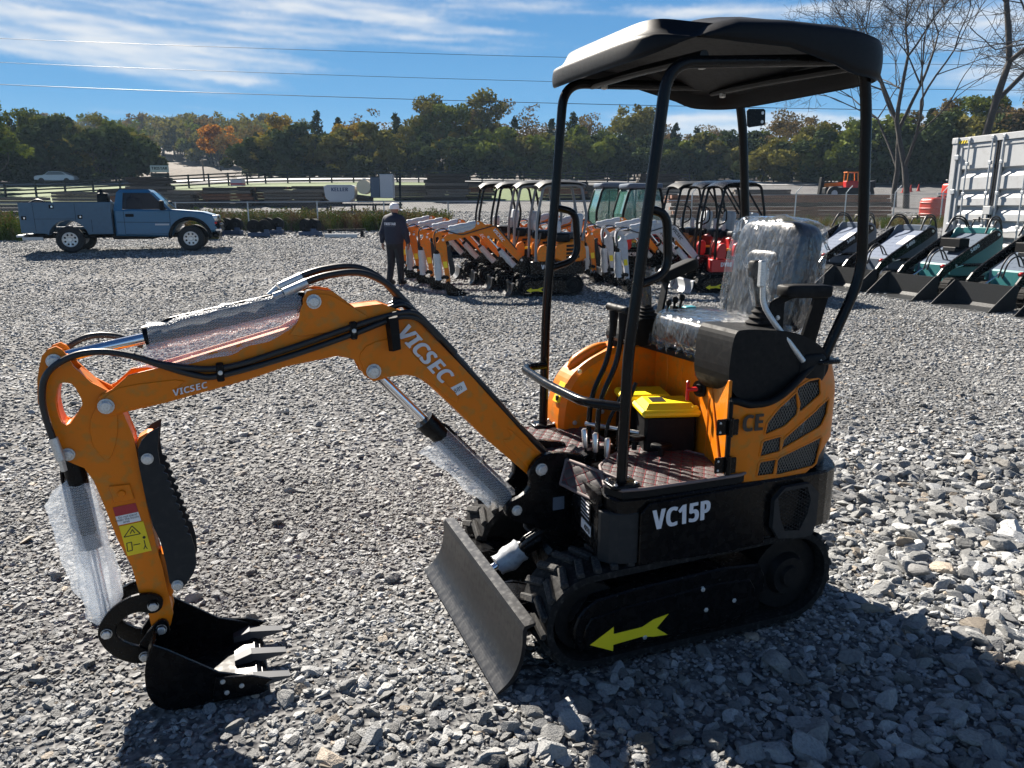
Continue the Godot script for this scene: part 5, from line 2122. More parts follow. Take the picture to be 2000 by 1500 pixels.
	hexa(nt, [E(0.347, 0.508, 0.245), E(0.360, 0.508, 0.350), E(0.360, 0.468, 0.350), E(0.347, 0.468, 0.245), E(0.350, 0.508, 0.245), E(0.363, 0.508, 0.350), E(0.363, 0.468, 0.350), E(0.350, 0.468, 0.245)])
	put(R, "paper_tag", nt, M.white)
	words(R, "4270", E(0.3615, 0.488, 0.318), Vector3(0.118, 0, -0.993), Vector3.UP, 0.021, M.decalblack, "lettering", 1.0, 0.0, true, 0.0006)
	var fpl := S()
	hexa(fpl, [E(0.25, 0.655, 0.16), E(0.345, 0.655, 0.40), E(0.345, 0.42, 0.40), E(0.25, 0.42, 0.16), E(0.335, 0.655, 0.13), E(0.358, 0.655, 0.40), E(0.358, 0.42, 0.40), E(0.335, 0.42, 0.13)])
	put(R, "front_plate", fpl, M.black)
	var t2 := S()
	hexa(t2, [E(0.36, 0.545, 0.106), E(0.41, 0.545, 0.106), E(0.41, 0.49, 0.106), E(0.36, 0.49, 0.106), E(0.36, 0.545, 0.1075), E(0.41, 0.545, 0.1075), E(0.41, 0.49, 0.1075), E(0.36, 0.49, 0.1075)])
	put(R, "paper_tag", t2, M.mixgrey)

func resample_open(p: Array, n: int) -> Array:
	var acc := [0.0]
	for i in p.size() - 1:
		acc.append(acc[-1] + p[i].distance_to(p[i + 1]))
	var out := []
	var k := 0
	for i in n:
		var s: float = acc[-1] * i / (n - 1)
		while k < p.size() - 2 and acc[k + 1] < s:
			k += 1
		out.append(p[k].lerp(p[k + 1], (s - acc[k]) / maxf(1e-6, acc[k + 1] - acc[k])))
	return out

# ------------------------------------------------------------------ machines parked in the yard
func yard_excavator(called: String, label: String, o: Dictionary) -> Node3D:
	var R := thing(called, label, "excavator")
	var bm: Material = o.body
	var am: Material = o.arm
	for s in [-1.0, 1.0]:
		ex_track(R, s, 30)
	ex_arrow(R, 0.5055)
	var uc := S()
	box(uc, Vector3(0, 0.27, 0), Vector3(0.62, 0.16, 0.56), 0.02)
	rod(uc, Vector3(-0.05, 0.34, 0), Vector3(-0.05, 0.42, 0), 0.27, 0.27, 20)
	put(R, "undercarriage", uc, M.black)
	ex_blade(R, M.galv if o.get("blade_grey", false) else M.blade)
	ex_swing_post(R)
	ex_boom(R, am)
	ex_arm(R, am)
	ex_linkage(R)
	ex_bucket(R, true)
	if o.get("thumb", true):
		ex_thumb(R, true)
	for q in [[0.462, 0.672, 0.106], [1.302, 1.372, 0.067], [1.106, 1.112, 0.067], [1.975, 1.062, 0.067], [2.107, 1.216, 0.048]]:
		bolt(R, E(q[0], q[1], q[2]), Vector3(0, 0, -1), 0.026, M.zinc)
	var ac := ex_cylinder(R, Vector3(1.302, 1.372, 0), Vector3(2.107, 1.216, 0), 0.66, 0.036, "arm_cylinder")
	var bc := ex_cylinder(R, Vector3(0.566, 0.513, 0), Vector3(1.106, 1.112, 0), 0.62, 0.037, "boom_cylinder")
	var kc := ex_cylinder(R, Vector3(2.104, 0.908, 0), Vector3(2.058, 0.265, 0), 0.52, 0.034, "bucket_cylinder")
	wrap_sleeve(ac, Vector3(1.34, 1.362, 0), Vector3(1.86, 1.262, 0), 0.062, 0.058, M.plastic_wrap, [[E(1.36, 1.345, 0.04), E(1.5, 1.315, 0.042), E(1.7, 1.275, 0.042), E(1.84, 1.25, 0.036)], [E(1.35, 1.30, 0.064), E(1.46, 1.245, 0.068), E(1.68, 1.19, 0.068), E(1.885, 1.178, 0.062)]], 3, 12)
	wrap_sleeve(bc, Vector3(0.60, 0.55, 0), Vector3(0.875, 0.856, 0), 0.062, 0.056, M.plastic_wrap, [], 5, 10)
	wrap_sleeve(kc, Vector3(2.096, 0.80, 0), Vector3(2.062, 0.30, 0), 0.062, 0.085, M.plastic_wrap, [], 8, 12)
	for z in [0.078, -0.075]:
		var hs := S()
		var pth := []
		for p in [[2.118, 0.90], [2.148, 1.097], [2.126, 1.20], [2.054, 1.262], [1.95, 1.275], [1.86, 1.22], [1.622, 1.163], [1.404, 1.213], [1.173, 1.280], [0.955, 1.318], [0.80, 1.16], [0.55, 0.87]]:
			pth.append(E(p[0], p[1], z))
		tube(hs, curve_pts(pth, 4), 0.011, 6)
		put(R, "hydraulic_hose", hs, M.hose)
	# decals
	words(R, o.boom_text, E(0.904, 1.149, 0.068), Vector3(-0.163, -0.194, 0), Vector3(-0.5, 0.6, 0) + Vector3(0, -0.77, 0), 0.062, o.get("text_mat", M.decalwhite), "lettering", 1.06, 0.18)
	var sk := S()
	hexa(sk, [E(1.983, 0.648, 0.0465), E(1.908, 0.656, 0.0465), E(1.892, 0.536, 0.0465), E(1.968, 0.528, 0.0465), E(1.983, 0.648, 0.048), E(1.908, 0.656, 0.048), E(1.892, 0.536, 0.048), E(1.968, 0.528, 0.048)])
	put(R, "warning_label", sk, M.decalyellow)
	# deck and bodywork
	var flat_xf := Transform3D(Basis(Vector3(1, 0, 0), Vector3(0, 0, -1), Vector3(0, 1, 0)), Vector3.ZERO)
	var deck := S()
	ext(deck, chaikin(poly_of([0.345, 0.40, 0.30, 0.49, -0.56, 0.49, -0.68, 0.43, -0.77, 0.28, -0.80, 0.0, -0.77, -0.28, -0.68, -0.43, -0.56, -0.49, 0.30, -0.49, 0.345, -0.40, 0.26, -0.14, 0.26, 0.14]), 1, 0.2), 0.415, 0.66, 0.01, flat_xf)
	put(R, "deck", deck, M.machinered if o.get("red_deck", false) else M.black)
	words(R, o.side_text, E(0.03, 0.56, 0.4925), Vector3(-1, 0, 0), Vector3.UP, 0.085, M.decalwhite, "lettering", 0.85)
	for s in [-1.0, 1.0]:
		var cv := S()
		ext(cv, chaikin(poly_of([-0.12, 0.66, -0.13, 0.92, -0.20, 1.0, -0.60, 1.05, -0.72, 0.95, -0.74, 0.66]), 1), s * 0.30, s * 0.485, 0.02)
		var co := put(R, "side_cover", cv, bm)
		var gs := S()
		for k in 4:
			ext(gs, poly_of([-0.34, 0.72 + k * 0.07, -0.34, 0.765 + k * 0.07, -0.60, 0.775 + k * 0.07, -0.60, 0.73 + k * 0.07]), s * 0.4855, s * 0.487)
		put(co, "grille", gs, M.blackmatte)
	var ff := S()
	ext(ff, chaikin(poly_of([0.215, 0.66, 0.205, 0.86, 0.16, 0.95, 0.06, 0.98, 0.02, 0.90, 0.03, 0.66]), 1), -0.47, -0.36, 0.012)
	put(R, "fender", ff, bm)
	var hb := S()
	box(hb, E(-0.46, 0.86, 0), Vector3(0.56, 0.42, 0.62), 0.03)
	put(R, "engine_cover", hb, bm)
	var lid := S()
	box(lid, E(-0.06, 0.74, 0.16), Vector3(0.22, 0.16, 0.18), 0.01)
	var lo := put(R, "tool_box", lid, M.blackmatte)
	lid = S()
	box(lid, E(-0.06, 0.835, 0.16), Vector3(0.25, 0.04, 0.21), 0.01)
	put(lo, "yellow_lid", lid, M.lid)
	var se := S()
	superbox(se, E(-0.42, 1.13, 0.02), Vector3(0.42, 0.14, 0.42), 0.4)
	put(R, "seat_cushion", se, M.seat)
	se = S()
	superbox(se, E(-0.64, 1.34, 0.02), Vector3(0.16, 0.44, 0.42), 0.4, Basis(Vector3(0, 0, 1), 0.12), 24, 16, 0.06, 3)
	put(R, "seat_back", se, M.plastic_wrap)
	for s in [-1.0, 1.0]:
		var jo := S()
		superbox(jo, E(-0.30, 1.10, s * 0.32), Vector3(0.30, 0.16, 0.14), 0.45)
		put(R, "control_console", jo, M.blackmatte)
		jo = S()
		superbox(jo, E(-0.22, 1.30, s * 0.32), Vector3(0.08, 0.22, 0.08), 0.6, Basis(), 16, 10, 0.12, 5)
		put(R, "joystick", jo, M.plastic_wrap)
	for k in 2:
		var tv := S()
		tube(tv, bent([E(0.17, 0.66, -0.04 + 0.08 * k), E(0.16, 0.88, -0.04 + 0.08 * k), E(0.09, 1.04, -0.04 + 0.08 * k), E(0.07, 1.18, -0.04 + 0.08 * k)], 0.06), 0.012, 8)
		put(R, "travel_lever", tv, M.hose)
	if o.get("cab", false):
		# glazed cab
		var pm: Material = M.blackmatte
		for s in [-1.0, 1.0]:
			var fr := S()
			var pts := [E(0.20, 0.68, s * 0.42), E(0.24, 1.45, s * 0.40), E(0.08, 2.02, s * 0.38), E(-0.62, 2.06, s * 0.40), E(-0.74, 1.4, s * 0.42), E(-0.72, 0.9, s * 0.42)]
			tube(fr, bent(pts, 0.12, 5), 0.032, 8)
			bar(fr, E(-0.28, 0.70, s * 0.42), E(-0.30, 2.04, s * 0.40), 0.03, 0.03)
			bar(fr, E(0.22, 1.15, s * 0.42), E(-0.72, 1.15, s * 0.42), 0.02, 0.04)
			put(R, "cab_frame", fr, pm)
			for q in [[[0.20, 0.72], [0.225, 1.43], [0.08, 1.99], [-0.27, 2.01], [-0.27, 0.72]], [[-0.31, 1.18], [-0.31, 2.01], [-0.60, 2.02], [-0.71, 1.4], [-0.70, 1.18]]]:
				var gs := S()
				var pl := []
				for p in q:
					pl.append(Vector2(p[0], p[1]))
				ext(gs, pl, -s * 0.405, -s * 0.410)
				put(R, "window", gs, M.glass)
		var ws := S()
		hexa(ws, [E(0.205, 0.72, 0.40), E(0.205, 0.72, -0.40), E(0.235, 1.45, -0.38), E(0.235, 1.45, 0.38), E(0.211, 0.72, 0.40), E(0.211, 0.72, -0.40), E(0.241, 1.45, -0.38), E(0.241, 1.45, 0.38)])
		hexa(ws, [E(0.235, 1.46, 0.38), E(0.235, 1.46, -0.38), E(0.085, 2.0, -0.37), E(0.085, 2.0, 0.37), E(0.241, 1.46, 0.38), E(0.241, 1.46, -0.38), E(0.091, 2.0, -0.37), E(0.091, 2.0, 0.37)])
		put(R, "windscreen", ws, M.glass)
		var rt := S()
		superbox(rt, E(-0.28, 2.08, 0), Vector3(0.86, 0.13, 0.90), 0.3, Basis(), 32, 12)
		put(R, "cab_roof", rt, M.mixgrey)
	else:
		var pm: Material = o.post
		hoop(R, 0.42, pm, [[0.24, 0.66], [0.22, 1.45], [0.10, 2.06]], [[-0.62, 2.08], [-0.74, 1.5], [-0.66, 1.05]], 0.026)
		hoop(R, -0.42, pm, [[0.24, 0.66], [0.22, 1.45], [0.10, 2.06]], [[-0.62, 2.08], [-0.74, 1.5], [-0.66, 1.05]], 0.026)
		var rt := S()
		var gg := []
		for i in 9:
			var row := []
			for j in 13:
				var u := i / 8.0 * 2.0 - 1.0
				var v := j / 12.0 * 2.0 - 1.0
				row.append(E(-0.26 + u * 0.46, 2.10 + 0.06 * (1.0 - v * v) + 0.03 * (1.0 - u * u) - 0.05 * pow(absf(u), 6.0) * (1.6 if u > 0 else 0.6), v * 0.48))
			gg.append(row)
		sheet(rt, gg, 0.03)
		put(R, "canopy_roof", rt, o.roof)
		if o.get("rops", false):
			var br := S()
			for s in [-1.0, 1.0]:
				bar(br, E(-0.68, 1.5, s * 0.42), E(-0.30, 2.05, s * 0.42), 0.03, 0.03)
				tube(br, bent([E(0.22, 1.7, s * 0.42), E(0.05, 1.62, s * 0.42), E(0.05, 1.38, s * 0.42), E(0.235, 1.30, s * 0.42)], 0.08), 0.016, 8)
			put(R, "canopy_brace", br, pm)
	return R

func build_yard_excavators() -> void:
	var g := "orange compact excavators parked in a row behind the foreground machine"
	var lens := func(px: float, d: float) -> Vector3:
		return on_ground((px - 1000.0) / 1500.0 * (d * 0.9746 + 0.38), d)
	var turn := atan2(-0.14, -0.99)
	var A := yard_excavator("yard_excavator", "orange compact excavator with grey canopy posts, at the open end of its row", {"body": M.orange, "arm": M.orange, "post": M.postgrey, "roof": M.greypaint, "boom_text": "VICSEC", "side_text": "VC13"})
	A.position = lens.call(1062.0, 15.25)
	A.rotation.y = turn
	A.set_meta("group", g)
	copy_of(A, lens.call(1020.0, 16.25), turn, "orange compact excavator with grey canopy posts, second in its row behind the first", g)
	var B := yard_excavator("yard_excavator", "orange compact excavator with thin black canopy posts, third in its row", {"body": M.orange, "arm": M.orange, "post": M.tubeblack, "roof": M.greypaint, "boom_text": "VICSEC", "side_text": "VC13"})
	B.position = lens.call(984.0, 17.3)
	B.rotation.y = turn
	B.set_meta("group", g)
	copy_of(B, lens.call(952.0, 18.4), turn, "orange compact excavator with thin black canopy posts, beside the man in the cap", g)
	copy_of(B, lens.call(1318.0, 17.5), turn, "orange compact excavator with black canopy posts, behind the red and white machines", g)
	var C := yard_excavator("yard_excavator", "red compact excavator with white boom, at the open side of the red and white pair", {"body": M.machinered, "arm": M.machinewhite, "post": M.tubeblack, "roof": M.black, "boom_text": "VICSEC", "side_text": "DY08", "red_deck": true, "rops": true, "thumb": false, "text_mat": M.decalblack, "blade_grey": true})
	C.position = lens.call(1398.0, 15.75)
	C.rotation.y = turn
	C.set_meta("group", "red and white compact excavators")
	copy_of(C, lens.call(1360.0, 16.8), turn, "red compact excavator with white boom, between its twin and an orange excavator", "red and white compact excavators")
	var D := yard_excavator("yard_excavator", "compact excavator with a glazed cab and grey roof, next to the orange ones", {"body": M.machinered, "arm": M.orange, "boom_text": "VICSEC", "side_text": "VC18", "cab": true})
	D.position = lens.call(1222.0, 18.3)
	D.rotation.y = turn
	D.set_meta("group", "excavators with glazed cabs")
	copy_of(D, lens.call(1172.0, 19.6), turn, "compact excavator with a glazed cab and grey roof, outermost of the two with cabs", "excavators with glazed cabs")

func loader_bucket(st: SurfaceTool, w: float) -> void:
	# open bucket, lip forward at x = 0, back at x = -0.55
	ext(st, poly_of([0.0, 0.01, -0.50, 0.01, -0.58, 0.06, -0.60, 0.42, -0.565, 0.42, -0.55, 0.09, -0.49, 0.035, 0.0, 0.022]), -w, w)
	for s in [-1.0, 1.0]:
		ext(st, poly_of([0.0, 0.012, -0.10, 0.10, -0.50, 0.44, -0.60, 0.44, -0.58, 0.06, -0.50, 0.012]), s * w, s * (w + 0.012))

func make_loader(label: String, m: Material, deckm: Material, battery: bool) -> Node3D:
	# stand-on track loader, origin on the ground under its bucket lip
	var R := thing("track_loader", label, "loader")
	var bk := S()
	loader_bucket(bk, 0.58)
	var bo := put(R, "bucket", bk, M.greypaint)
	var lp := S()
	bar(lp, Vector3(0.004, 0.016, -0.585), Vector3(0.004, 0.016, 0.585), 0.03, 0.012)
	put(bo, "cutting_edge", lp, M.steel)
	for s in [-1.0, 1.0]:
		var belt := S()
		ext(belt, stadium(0.19, 0.19, -1.95, -1.05, 0.20, 0.20, 10), s * 0.34, s * 0.54, 0.012)
		var to := put(R, "rubber_track", belt, M.rubber)
		var pts := resample(stadium(0.19, 0.19, -1.95, -1.05, 0.20, 0.20, 10), 30)
		var lg := S()
		box(lg, Vector3.ZERO, Vector3(0.03, 0.022, 0.19), 0.005)
		var lgm := mesh_of(lg)
		for i in 30:
			var tg: Vector2 = (pts[(i + 1) % 30] - pts[(i + 29) % 30]).normalized()
			put_mesh(to, "track_lug", lgm, M.rubber, Transform3D(Basis(Vector3(tg.x, tg.y, 0), Vector3(-tg.y, tg.x, 0), Vector3(0, 0, 1)), Vector3(pts[i].x, pts[i].y, s * 0.44)))
		var tw := S()
		ext(tw, chaikin(poly_of([-1.80, 0.42, -2.18, 0.42, -2.22, 1.05, -2.12, 1.28, -1.92, 1.30, -1.82, 1.10, -1.30, 0.62, -1.0, 0.55, -1.0, 0.42]), 1), s * 0.40, s * 0.43, 0.004)
		put(R, "tower_plate", tw, m)
		var am := S()
		ext(am, chaikin(poly_of([-2.08, 1.20, -1.95, 1.27, -1.80, 1.20, -0.80, 0.62, -0.62, 0.40, -0.58, 0.16, -0.68, 0.14, -0.74, 0.36, -0.90, 0.50, -2.05, 1.10]), 1), s * 0.45, s * 0.50, 0.008)
		var ao := put(R, "lift_arm", am, M.black)
		bolt(ao, Vector3(-1.98, 1.18, s * 0.50), Vector3(0, 0, s), 0.03, M.zinc, "arm_pin")
		bolt(ao, Vector3(-1.05, 0.62, s * 0.50), Vector3(0, 0, s), 0.025, M.zinc, "arm_pin")
		if s < 0.0:
			words(ao, "S490", Vector3(-1.45, 0.93, -0.5015), Vector3(-0.865, 0.5, 0), Vector3.UP, 0.075, M.decalwhite, "lettering", 1.0)
		var hy := S()
		rod(hy, Vector3(-1.75, 0.62, s * 0.475), Vector3(-1.25, 0.62, s * 0.475), 0.03, 0.03, 12)
		var hyo := put(R, "lift_cylinder", hy, M.black)
		hy = S()
		rod(hy, Vector3(-1.25, 0.62, s * 0.475), Vector3(-0.95, 0.55, s * 0.475), 0.016, 0.016, 10)
		put(hyo, "piston_rod", hy, M.chrome)
		var kn := S()
		ext(kn, chaikin(poly_of([-0.60, 0.10, -0.55, 0.30, -0.62, 0.42, -0.72, 0.40, -0.75, 0.20, -0.68, 0.08]), 1), s * 0.25, s * 0.28, 0.004)
		put(R, "coupler_plate", kn, m)
		for k in 2:
			var hs := S()
			tube(hs, curve_pts([Vector3(-2.15, 0.75, s * (0.36 - 0.04 * k)), Vector3(-2.20, 1.15 + 0.05 * k, s * (0.38 - 0.04 * k)), Vector3(-2.08, 1.42 + 0.05 * k, s * 0.40), Vector3(-1.85, 1.44 + 0.04 * k, s * 0.43), Vector3(-1.70, 1.20, s * 0.46)], 6), 0.017, 8)
			put(R, "hydraulic_hose", hs, M.hose)
	var bd := S()
	box(bd, Vector3(-1.55, 0.46, 0), Vector3(1.10, 0.36, 0.64), 0.03)
	put(R, "chassis", bd, m)
	var hd := S()
	hexa(hd, [Vector3(-1.02, 0.62, -0.36), Vector3(-1.02, 0.62, 0.36), Vector3(-1.02, 0.45, 0.36), Vector3(-1.02, 0.45, -0.36), Vector3(-2.0, 1.18, -0.36), Vector3(-2.0, 1.18, 0.36), Vector3(-2.0, 0.5, 0.36), Vector3(-2.0, 0.5, -0.36)])
	var ho := put(R, "engine_hood", hd, deckm)
	var sl := S()
	sl.set_smooth_group(-1)
	for i in 7:
		for j in 5:
			var t := 0.12 + i * 0.11
			var p := Vector3(lerpf(-1.02, -2.0, t), lerpf(0.62, 1.18, t) + 0.002, -0.24 + j * 0.12 + (0.03 if i % 2 else 0.0))
			bar(sl, p + Vector3(0, 0, -0.035), p + Vector3(0, 0, 0.035), 0.022, 0.003, 0.0, Vector3(0.5, 0.87, 0))
	put(ho, "hood_louvre", sl, deckm)
	var nb := S()
	box(nb, Vector3(-2.06, 1.24, 0), Vector3(0.10, 0.12, 0.66), 0.01)
	put(R, "rear_beam", nb, m)
	if battery:
		var bx := S()
		box(bx, Vector3(-1.42, 1.02, -0.06), Vector3(0.24, 0.17, 0.46), 0.012)
		var bxo := put(R, "battery_box", bx, M.blackmatte)
		var tr := S()
		box(tr, Vector3(-1.42, 0.90, -0.06), Vector3(0.26, 0.08, 0.30), 0.01)
		put(bxo, "box_tray", tr, M.greypaint)
	else:
		var pp := S()
		hexa(pp, [Vector3(-1.5, 0.905, -0.05), Vector3(-1.5, 0.905, -0.25), Vector3(-1.8, 1.077, -0.25), Vector3(-1.8, 1.077, -0.05), Vector3(-1.5, 0.909, -0.05), Vector3(-1.5, 0.909, -0.25), Vector3(-1.8, 1.081, -0.25), Vector3(-1.8, 1.081, -0.05)])
		put(R, "paper_sheet", pp, M.white)
	# control stand
	var cs := S()
	for z in [-0.25, 0.25]:
		tube(cs, bent([Vector3(-2.10, 1.20, z), Vector3(-2.16, 1.42, z), Vector3(-2.24, 1.46, z)], 0.06), 0.014, 8)
		rod(cs, Vector3(-2.16, 1.40, z * 0.5), Vector3(-2.16, 1.50, z * 0.5), 0.012, 0.02, 8)
	tube(cs, [Vector3(-2.18, 1.45, -0.28), Vector3(-2.18, 1.46, 0), Vector3(-2.18, 1.45, 0.28)], 0.014, 8)
	put(R, "control_bar", cs, M.hose)
	var tc := S()
	rod(tc, Vector3(-1.35, 0.75, 0.12), Vector3(-0.95, 0.55, 0.12), 0.032, 0.032, 12)
	put(R, "tilt_cylinder", tc, M.plastic_wrap)
	tc = S()
	rod(tc, Vector3(-0.95, 0.55, 0.12), Vector3(-0.66, 0.38, 0.12), 0.017, 0.017, 10)
	put(R, "piston_rod", tc, M.chrome)
	for k in 2:
		var hs := S()
		tube(hs, curve_pts([Vector3(-1.2, 0.66, -0.18 + k * 0.1), Vector3(-1.0, 0.88 + 0.05 * k, -0.2 + k * 0.1), Vector3(-0.78, 0.80, -0.2 + k * 0.08), Vector3(-0.72, 0.52, -0.16 + k * 0.08)], 6), 0.014, 8)
		put(R, "coupler_hose", hs, M.hose)
	var rc := S()
	superbox(rc, Vector3(-0.86, 0.60, -0.40), Vector3(0.12, 0.08, 0.10), 0.7)
	put(R, "red_coupling", rc, M.redplastic)
	return R

func build_loaders() -> void:
	var g := "stand-on track loaders lined up by the white container"
	var turn := atan2(-0.30, -0.954)
	var T := make_loader("teal stand-on track loader with black battery box, nearest the door seam of the white container", M.teal, M.mixgrey, true)
	T.position = on_ground(7.62, 13.1)
	T.rotation.y = turn
	T.set_meta("group", g)
	copy_of(T, on_ground(7.15, 14.65), turn, "teal stand-on track loader with black battery box, between the white one and the container", g)
	copy_of(T, on_ground(8.05, 11.45), turn, "teal stand-on track loader with black battery box at the open end of its row", g)
	var W := make_loader("pale grey stand-on track loader with slotted blue hood and a paper sheet on it", M.mixgrey, M.palehood, false)
	W.position = on_ground(6.60, 15.95)
	W.rotation.y = turn
	W.set_meta("group", g)
	copy_of(W, on_ground(6.0, 17.4), turn, "pale grey stand-on track loader at the end of the row towards the red excavators", g)

func build_container() -> void:
	# door end looks to the left of the camera
	var R := thing("shipping_container", "white high-cube shipping container with closed corrugated doors", "container", Vector3(9.34, ground(9.34, -17.0) + 0.16, -17.0))
	var ux := Vector3(cos(deg_to_rad(79.0)), 0, sin(deg_to_rad(79.0)))
	var back := Vector3(ux.z, 0, -ux.x)
	R.basis = Basis(ux, Vector3.UP, -back)      # x across the doors, y up, z out of the doors
	var wm := worn(lin(0.42, 0.43, 0.435), lin(0.30, 0.295, 0.285), 0.5, 0.65, 1.0, 0.35, 0.0, 51)
	wm.metallic_specular = 0.3
	var W := 2.44
	var Hh := 2.9
	for x in [0.075, W - 0.075]:
		var ps := S()
		box(ps, Vector3(x, Hh * 0.5, -0.075), Vector3(0.15, Hh, 0.15), 0.01)
		put(R, "corner_post", ps, wm)
		for y in [0.06, Hh - 0.06]:
			var cc := S()
			box(cc, Vector3(x, y, -0.072), Vector3(0.178, 0.124, 0.178), 0.01)
			var co := put(R, "corner_casting", cc, wm)
			var hl := S()
			superbox(hl, Vector3(x, y, 0.0165), Vector3(0.05, 0.085, 0.006), 0.6)
			put(co, "casting_boss", hl, wm)
	var hd := S()
	box(hd, Vector3(W * 0.5, Hh - 0.07, -0.06), Vector3(W - 0.3, 0.13, 0.10), 0.008)
	put(R, "header", hd, wm)
	hd = S()
	box(hd, Vector3(W * 0.5, 0.075, -0.06), Vector3(W - 0.3, 0.14, 0.10), 0.008)
	put(R, "sill", hd, wm)
	for x in [0.25, W - 0.25]:
		var hz := S()
		for k in 4:
			ext(hz, poly_of([x - 0.13 + k * 0.07, Hh - 0.125, x - 0.10 + k * 0.07, Hh - 0.125, x - 0.07 + k * 0.07, Hh - 0.065, x - 0.10 + k * 0.07, Hh - 0.065]), -0.0095, -0.0080)
		put(R, "hazard_stripe", hz, M.decalblack)
		hz = S()
		box(hz, Vector3(x, Hh - 0.095, -0.0102), Vector3(0.30, 0.062, 0.002))
		put(R, "hazard_plate", hz, M.decalyellow)
	for k in 2:
		var x0 := 0.17 + k * 1.06
		var x1 := x0 + 1.04
		var dr := S()
		# horizontally ribbed sheet: flat bands and trapezoid hollows
		var prof := [[0.16, 0.0], [0.42, 0.0], [0.47, -0.045], [0.55, -0.045], [0.60, 0.0]]
		var y := 0.16
		var zz := []
		zz.append(Vector2(0.16, 0.0))
		var ribs := [0.42, 0.72, 1.04, 1.34, 1.66, 2.08]
		for q in ribs:
			zz.append(Vector2(q, 0.0))
			zz.append(Vector2(q + 0.115, -0.075))
			zz.append(Vector2(q + 0.145, -0.075))
			zz.append(Vector2(q + 0.18, 0.0))
		zz.append(Vector2(2.75, 0.0))
		for i in zz.size() - 1:
			fan(dr, [Vector3(x0 + 0.09, zz[i].x, -0.05 + zz[i].y), Vector3(x1 - 0.09, zz[i].x, -0.05 + zz[i].y), Vector3(x1 - 0.09, zz[i + 1].x, -0.05 + zz[i + 1].y), Vector3(x0 + 0.09, zz[i + 1].x, -0.05 + zz[i + 1].y)], Vector3((x0 + x1) * 0.5, zz[i].x, -3.0))
		box(dr, Vector3(x0 + 0.045, 1.455, -0.06), Vector3(0.09, 2.62, 0.06), 0.008)
		box(dr, Vector3(x1 - 0.045, 1.455, -0.06), Vector3(0.09, 2.62, 0.06), 0.008)
		box(dr, Vector3((x0 + x1) * 0.5, 0.19, -0.062), Vector3(0.86, 0.08, 0.055), 0.006)
		box(dr, Vector3((x0 + x1) * 0.5, 2.72, -0.062), Vector3(0.86, 0.08, 0.055), 0.006)
		box(dr, Vector3((x0 + x1) * 0.5, 1.455, -0.16), Vector3(1.0, 2.6, 0.03), 0.0)
		var dro := put(R, "door", dr, wm)
		var sx := x1 - 0.02 if k == 0 else x0 + 0.02
		var gs := S()
		box(gs, Vector3(sx, 1.455, -0.045), Vector3(0.035, 2.62, 0.05), 0.004)
		put(dro, "door_gasket", gs, M.blackmatte)
		for q in 2:
			var bx := (x1 - 0.13 if q == 0 else x0 + 0.30) if k == 0 else (x0 + 0.13 if q == 0 else x1 - 0.30)
			var rs := S()
			rod(rs, Vector3(bx, 0.05, 0.0), Vector3(bx, 2.86, 0.0), 0.017, 0.017, 10)
			for yy in [0.06, 0.5, 1.1, 1.75, 2.35, 2.84]:
				box(rs, Vector3(bx, yy, -0.005), Vector3(0.075, 0.07, 0.05), 0.008)
			var ro := put(dro, "lock_rod", rs, M.galv)
			var hn := S()
			bar(hn, Vector3(bx, 1.02, 0.02), Vector3(bx + (0.42 if (k == 0) == (q == 1) else -0.42), 1.0, 0.025), 0.012, 0.035, 0.003)
			put(ro, "lock_handle", hn, M.galv)
		for yy in [0.45, 1.10, 1.80, 2.50]:
			var hg := S()
			box(hg, Vector3(x0 - 0.01 if k == 0 else x1 + 0.01, yy, -0.01), Vector3(0.11, 0.10, 0.045), 0.008)
			put(dro, "hinge", hg, M.galv)
	var lb := S()
	box(lb, Vector3(1.22, 1.42, 0.02), Vector3(0.20, 0.17, 0.10), 0.01)
	put(R, "lock_box", lb, wm)
	# sides, roof, end
	for x in [0.03, W - 0.03]:
		var sd := S()
		var n := 40
		for i in n:
			var z0 := -0.15 - i * (5.76 / n)
			var z1 := z0 - 5.76 / n
			var o0 := 0.0 if i % 2 == 0 else 0.035
			box(sd, Vector3(x + (o0 if x < 1.0 else -o0), Hh * 0.5, (z0 + z1) * 0.5), Vector3(0.012, Hh - 0.2, 5.76 / n + 0.006))
		for yy in [0.08, Hh - 0.05]:
			box(sd, Vector3(x, yy, -3.03), Vector3(0.07, 0.10, 5.76), 0.006)
		put(R, "side_wall", sd, wm)
	var rf := S()
	box(rf, Vector3(W * 0.5, Hh - 0.03, -3.03), Vector3(W - 0.08, 0.03, 5.9))
	put(R, "roof", rf, wm)
	rf = S()
	box(rf, Vector3(W * 0.5, Hh * 0.5, -6.02), Vector3(W - 0.02, Hh - 0.02, 0.06))
	put(R, "end_wall", rf, wm)
	rf = S()
	box(rf, Vector3(W * 0.5, 0.14, -3.0), Vector3(W - 0.1, 0.06, 5.8))
	put(R, "floor", rf, M.darkwood)
	# timbers it stands on
	for z in [-0.2, -5.8]:
		var tb := S()
		box(tb, Vector3.ZERO, Vector3(2.9, 0.20, 0.22), 0.01)
		var to := put(self, "timber_block", tb, M.weathered)
		to.transform = R.transform * Transform3D(Basis(), Vector3(W * 0.5, -0.09, z))
		tag(to, "thick timber under the door end of the white container" if z > -1.0 else "thick timber under the far end of the white container", "timber", "timbers under the container")

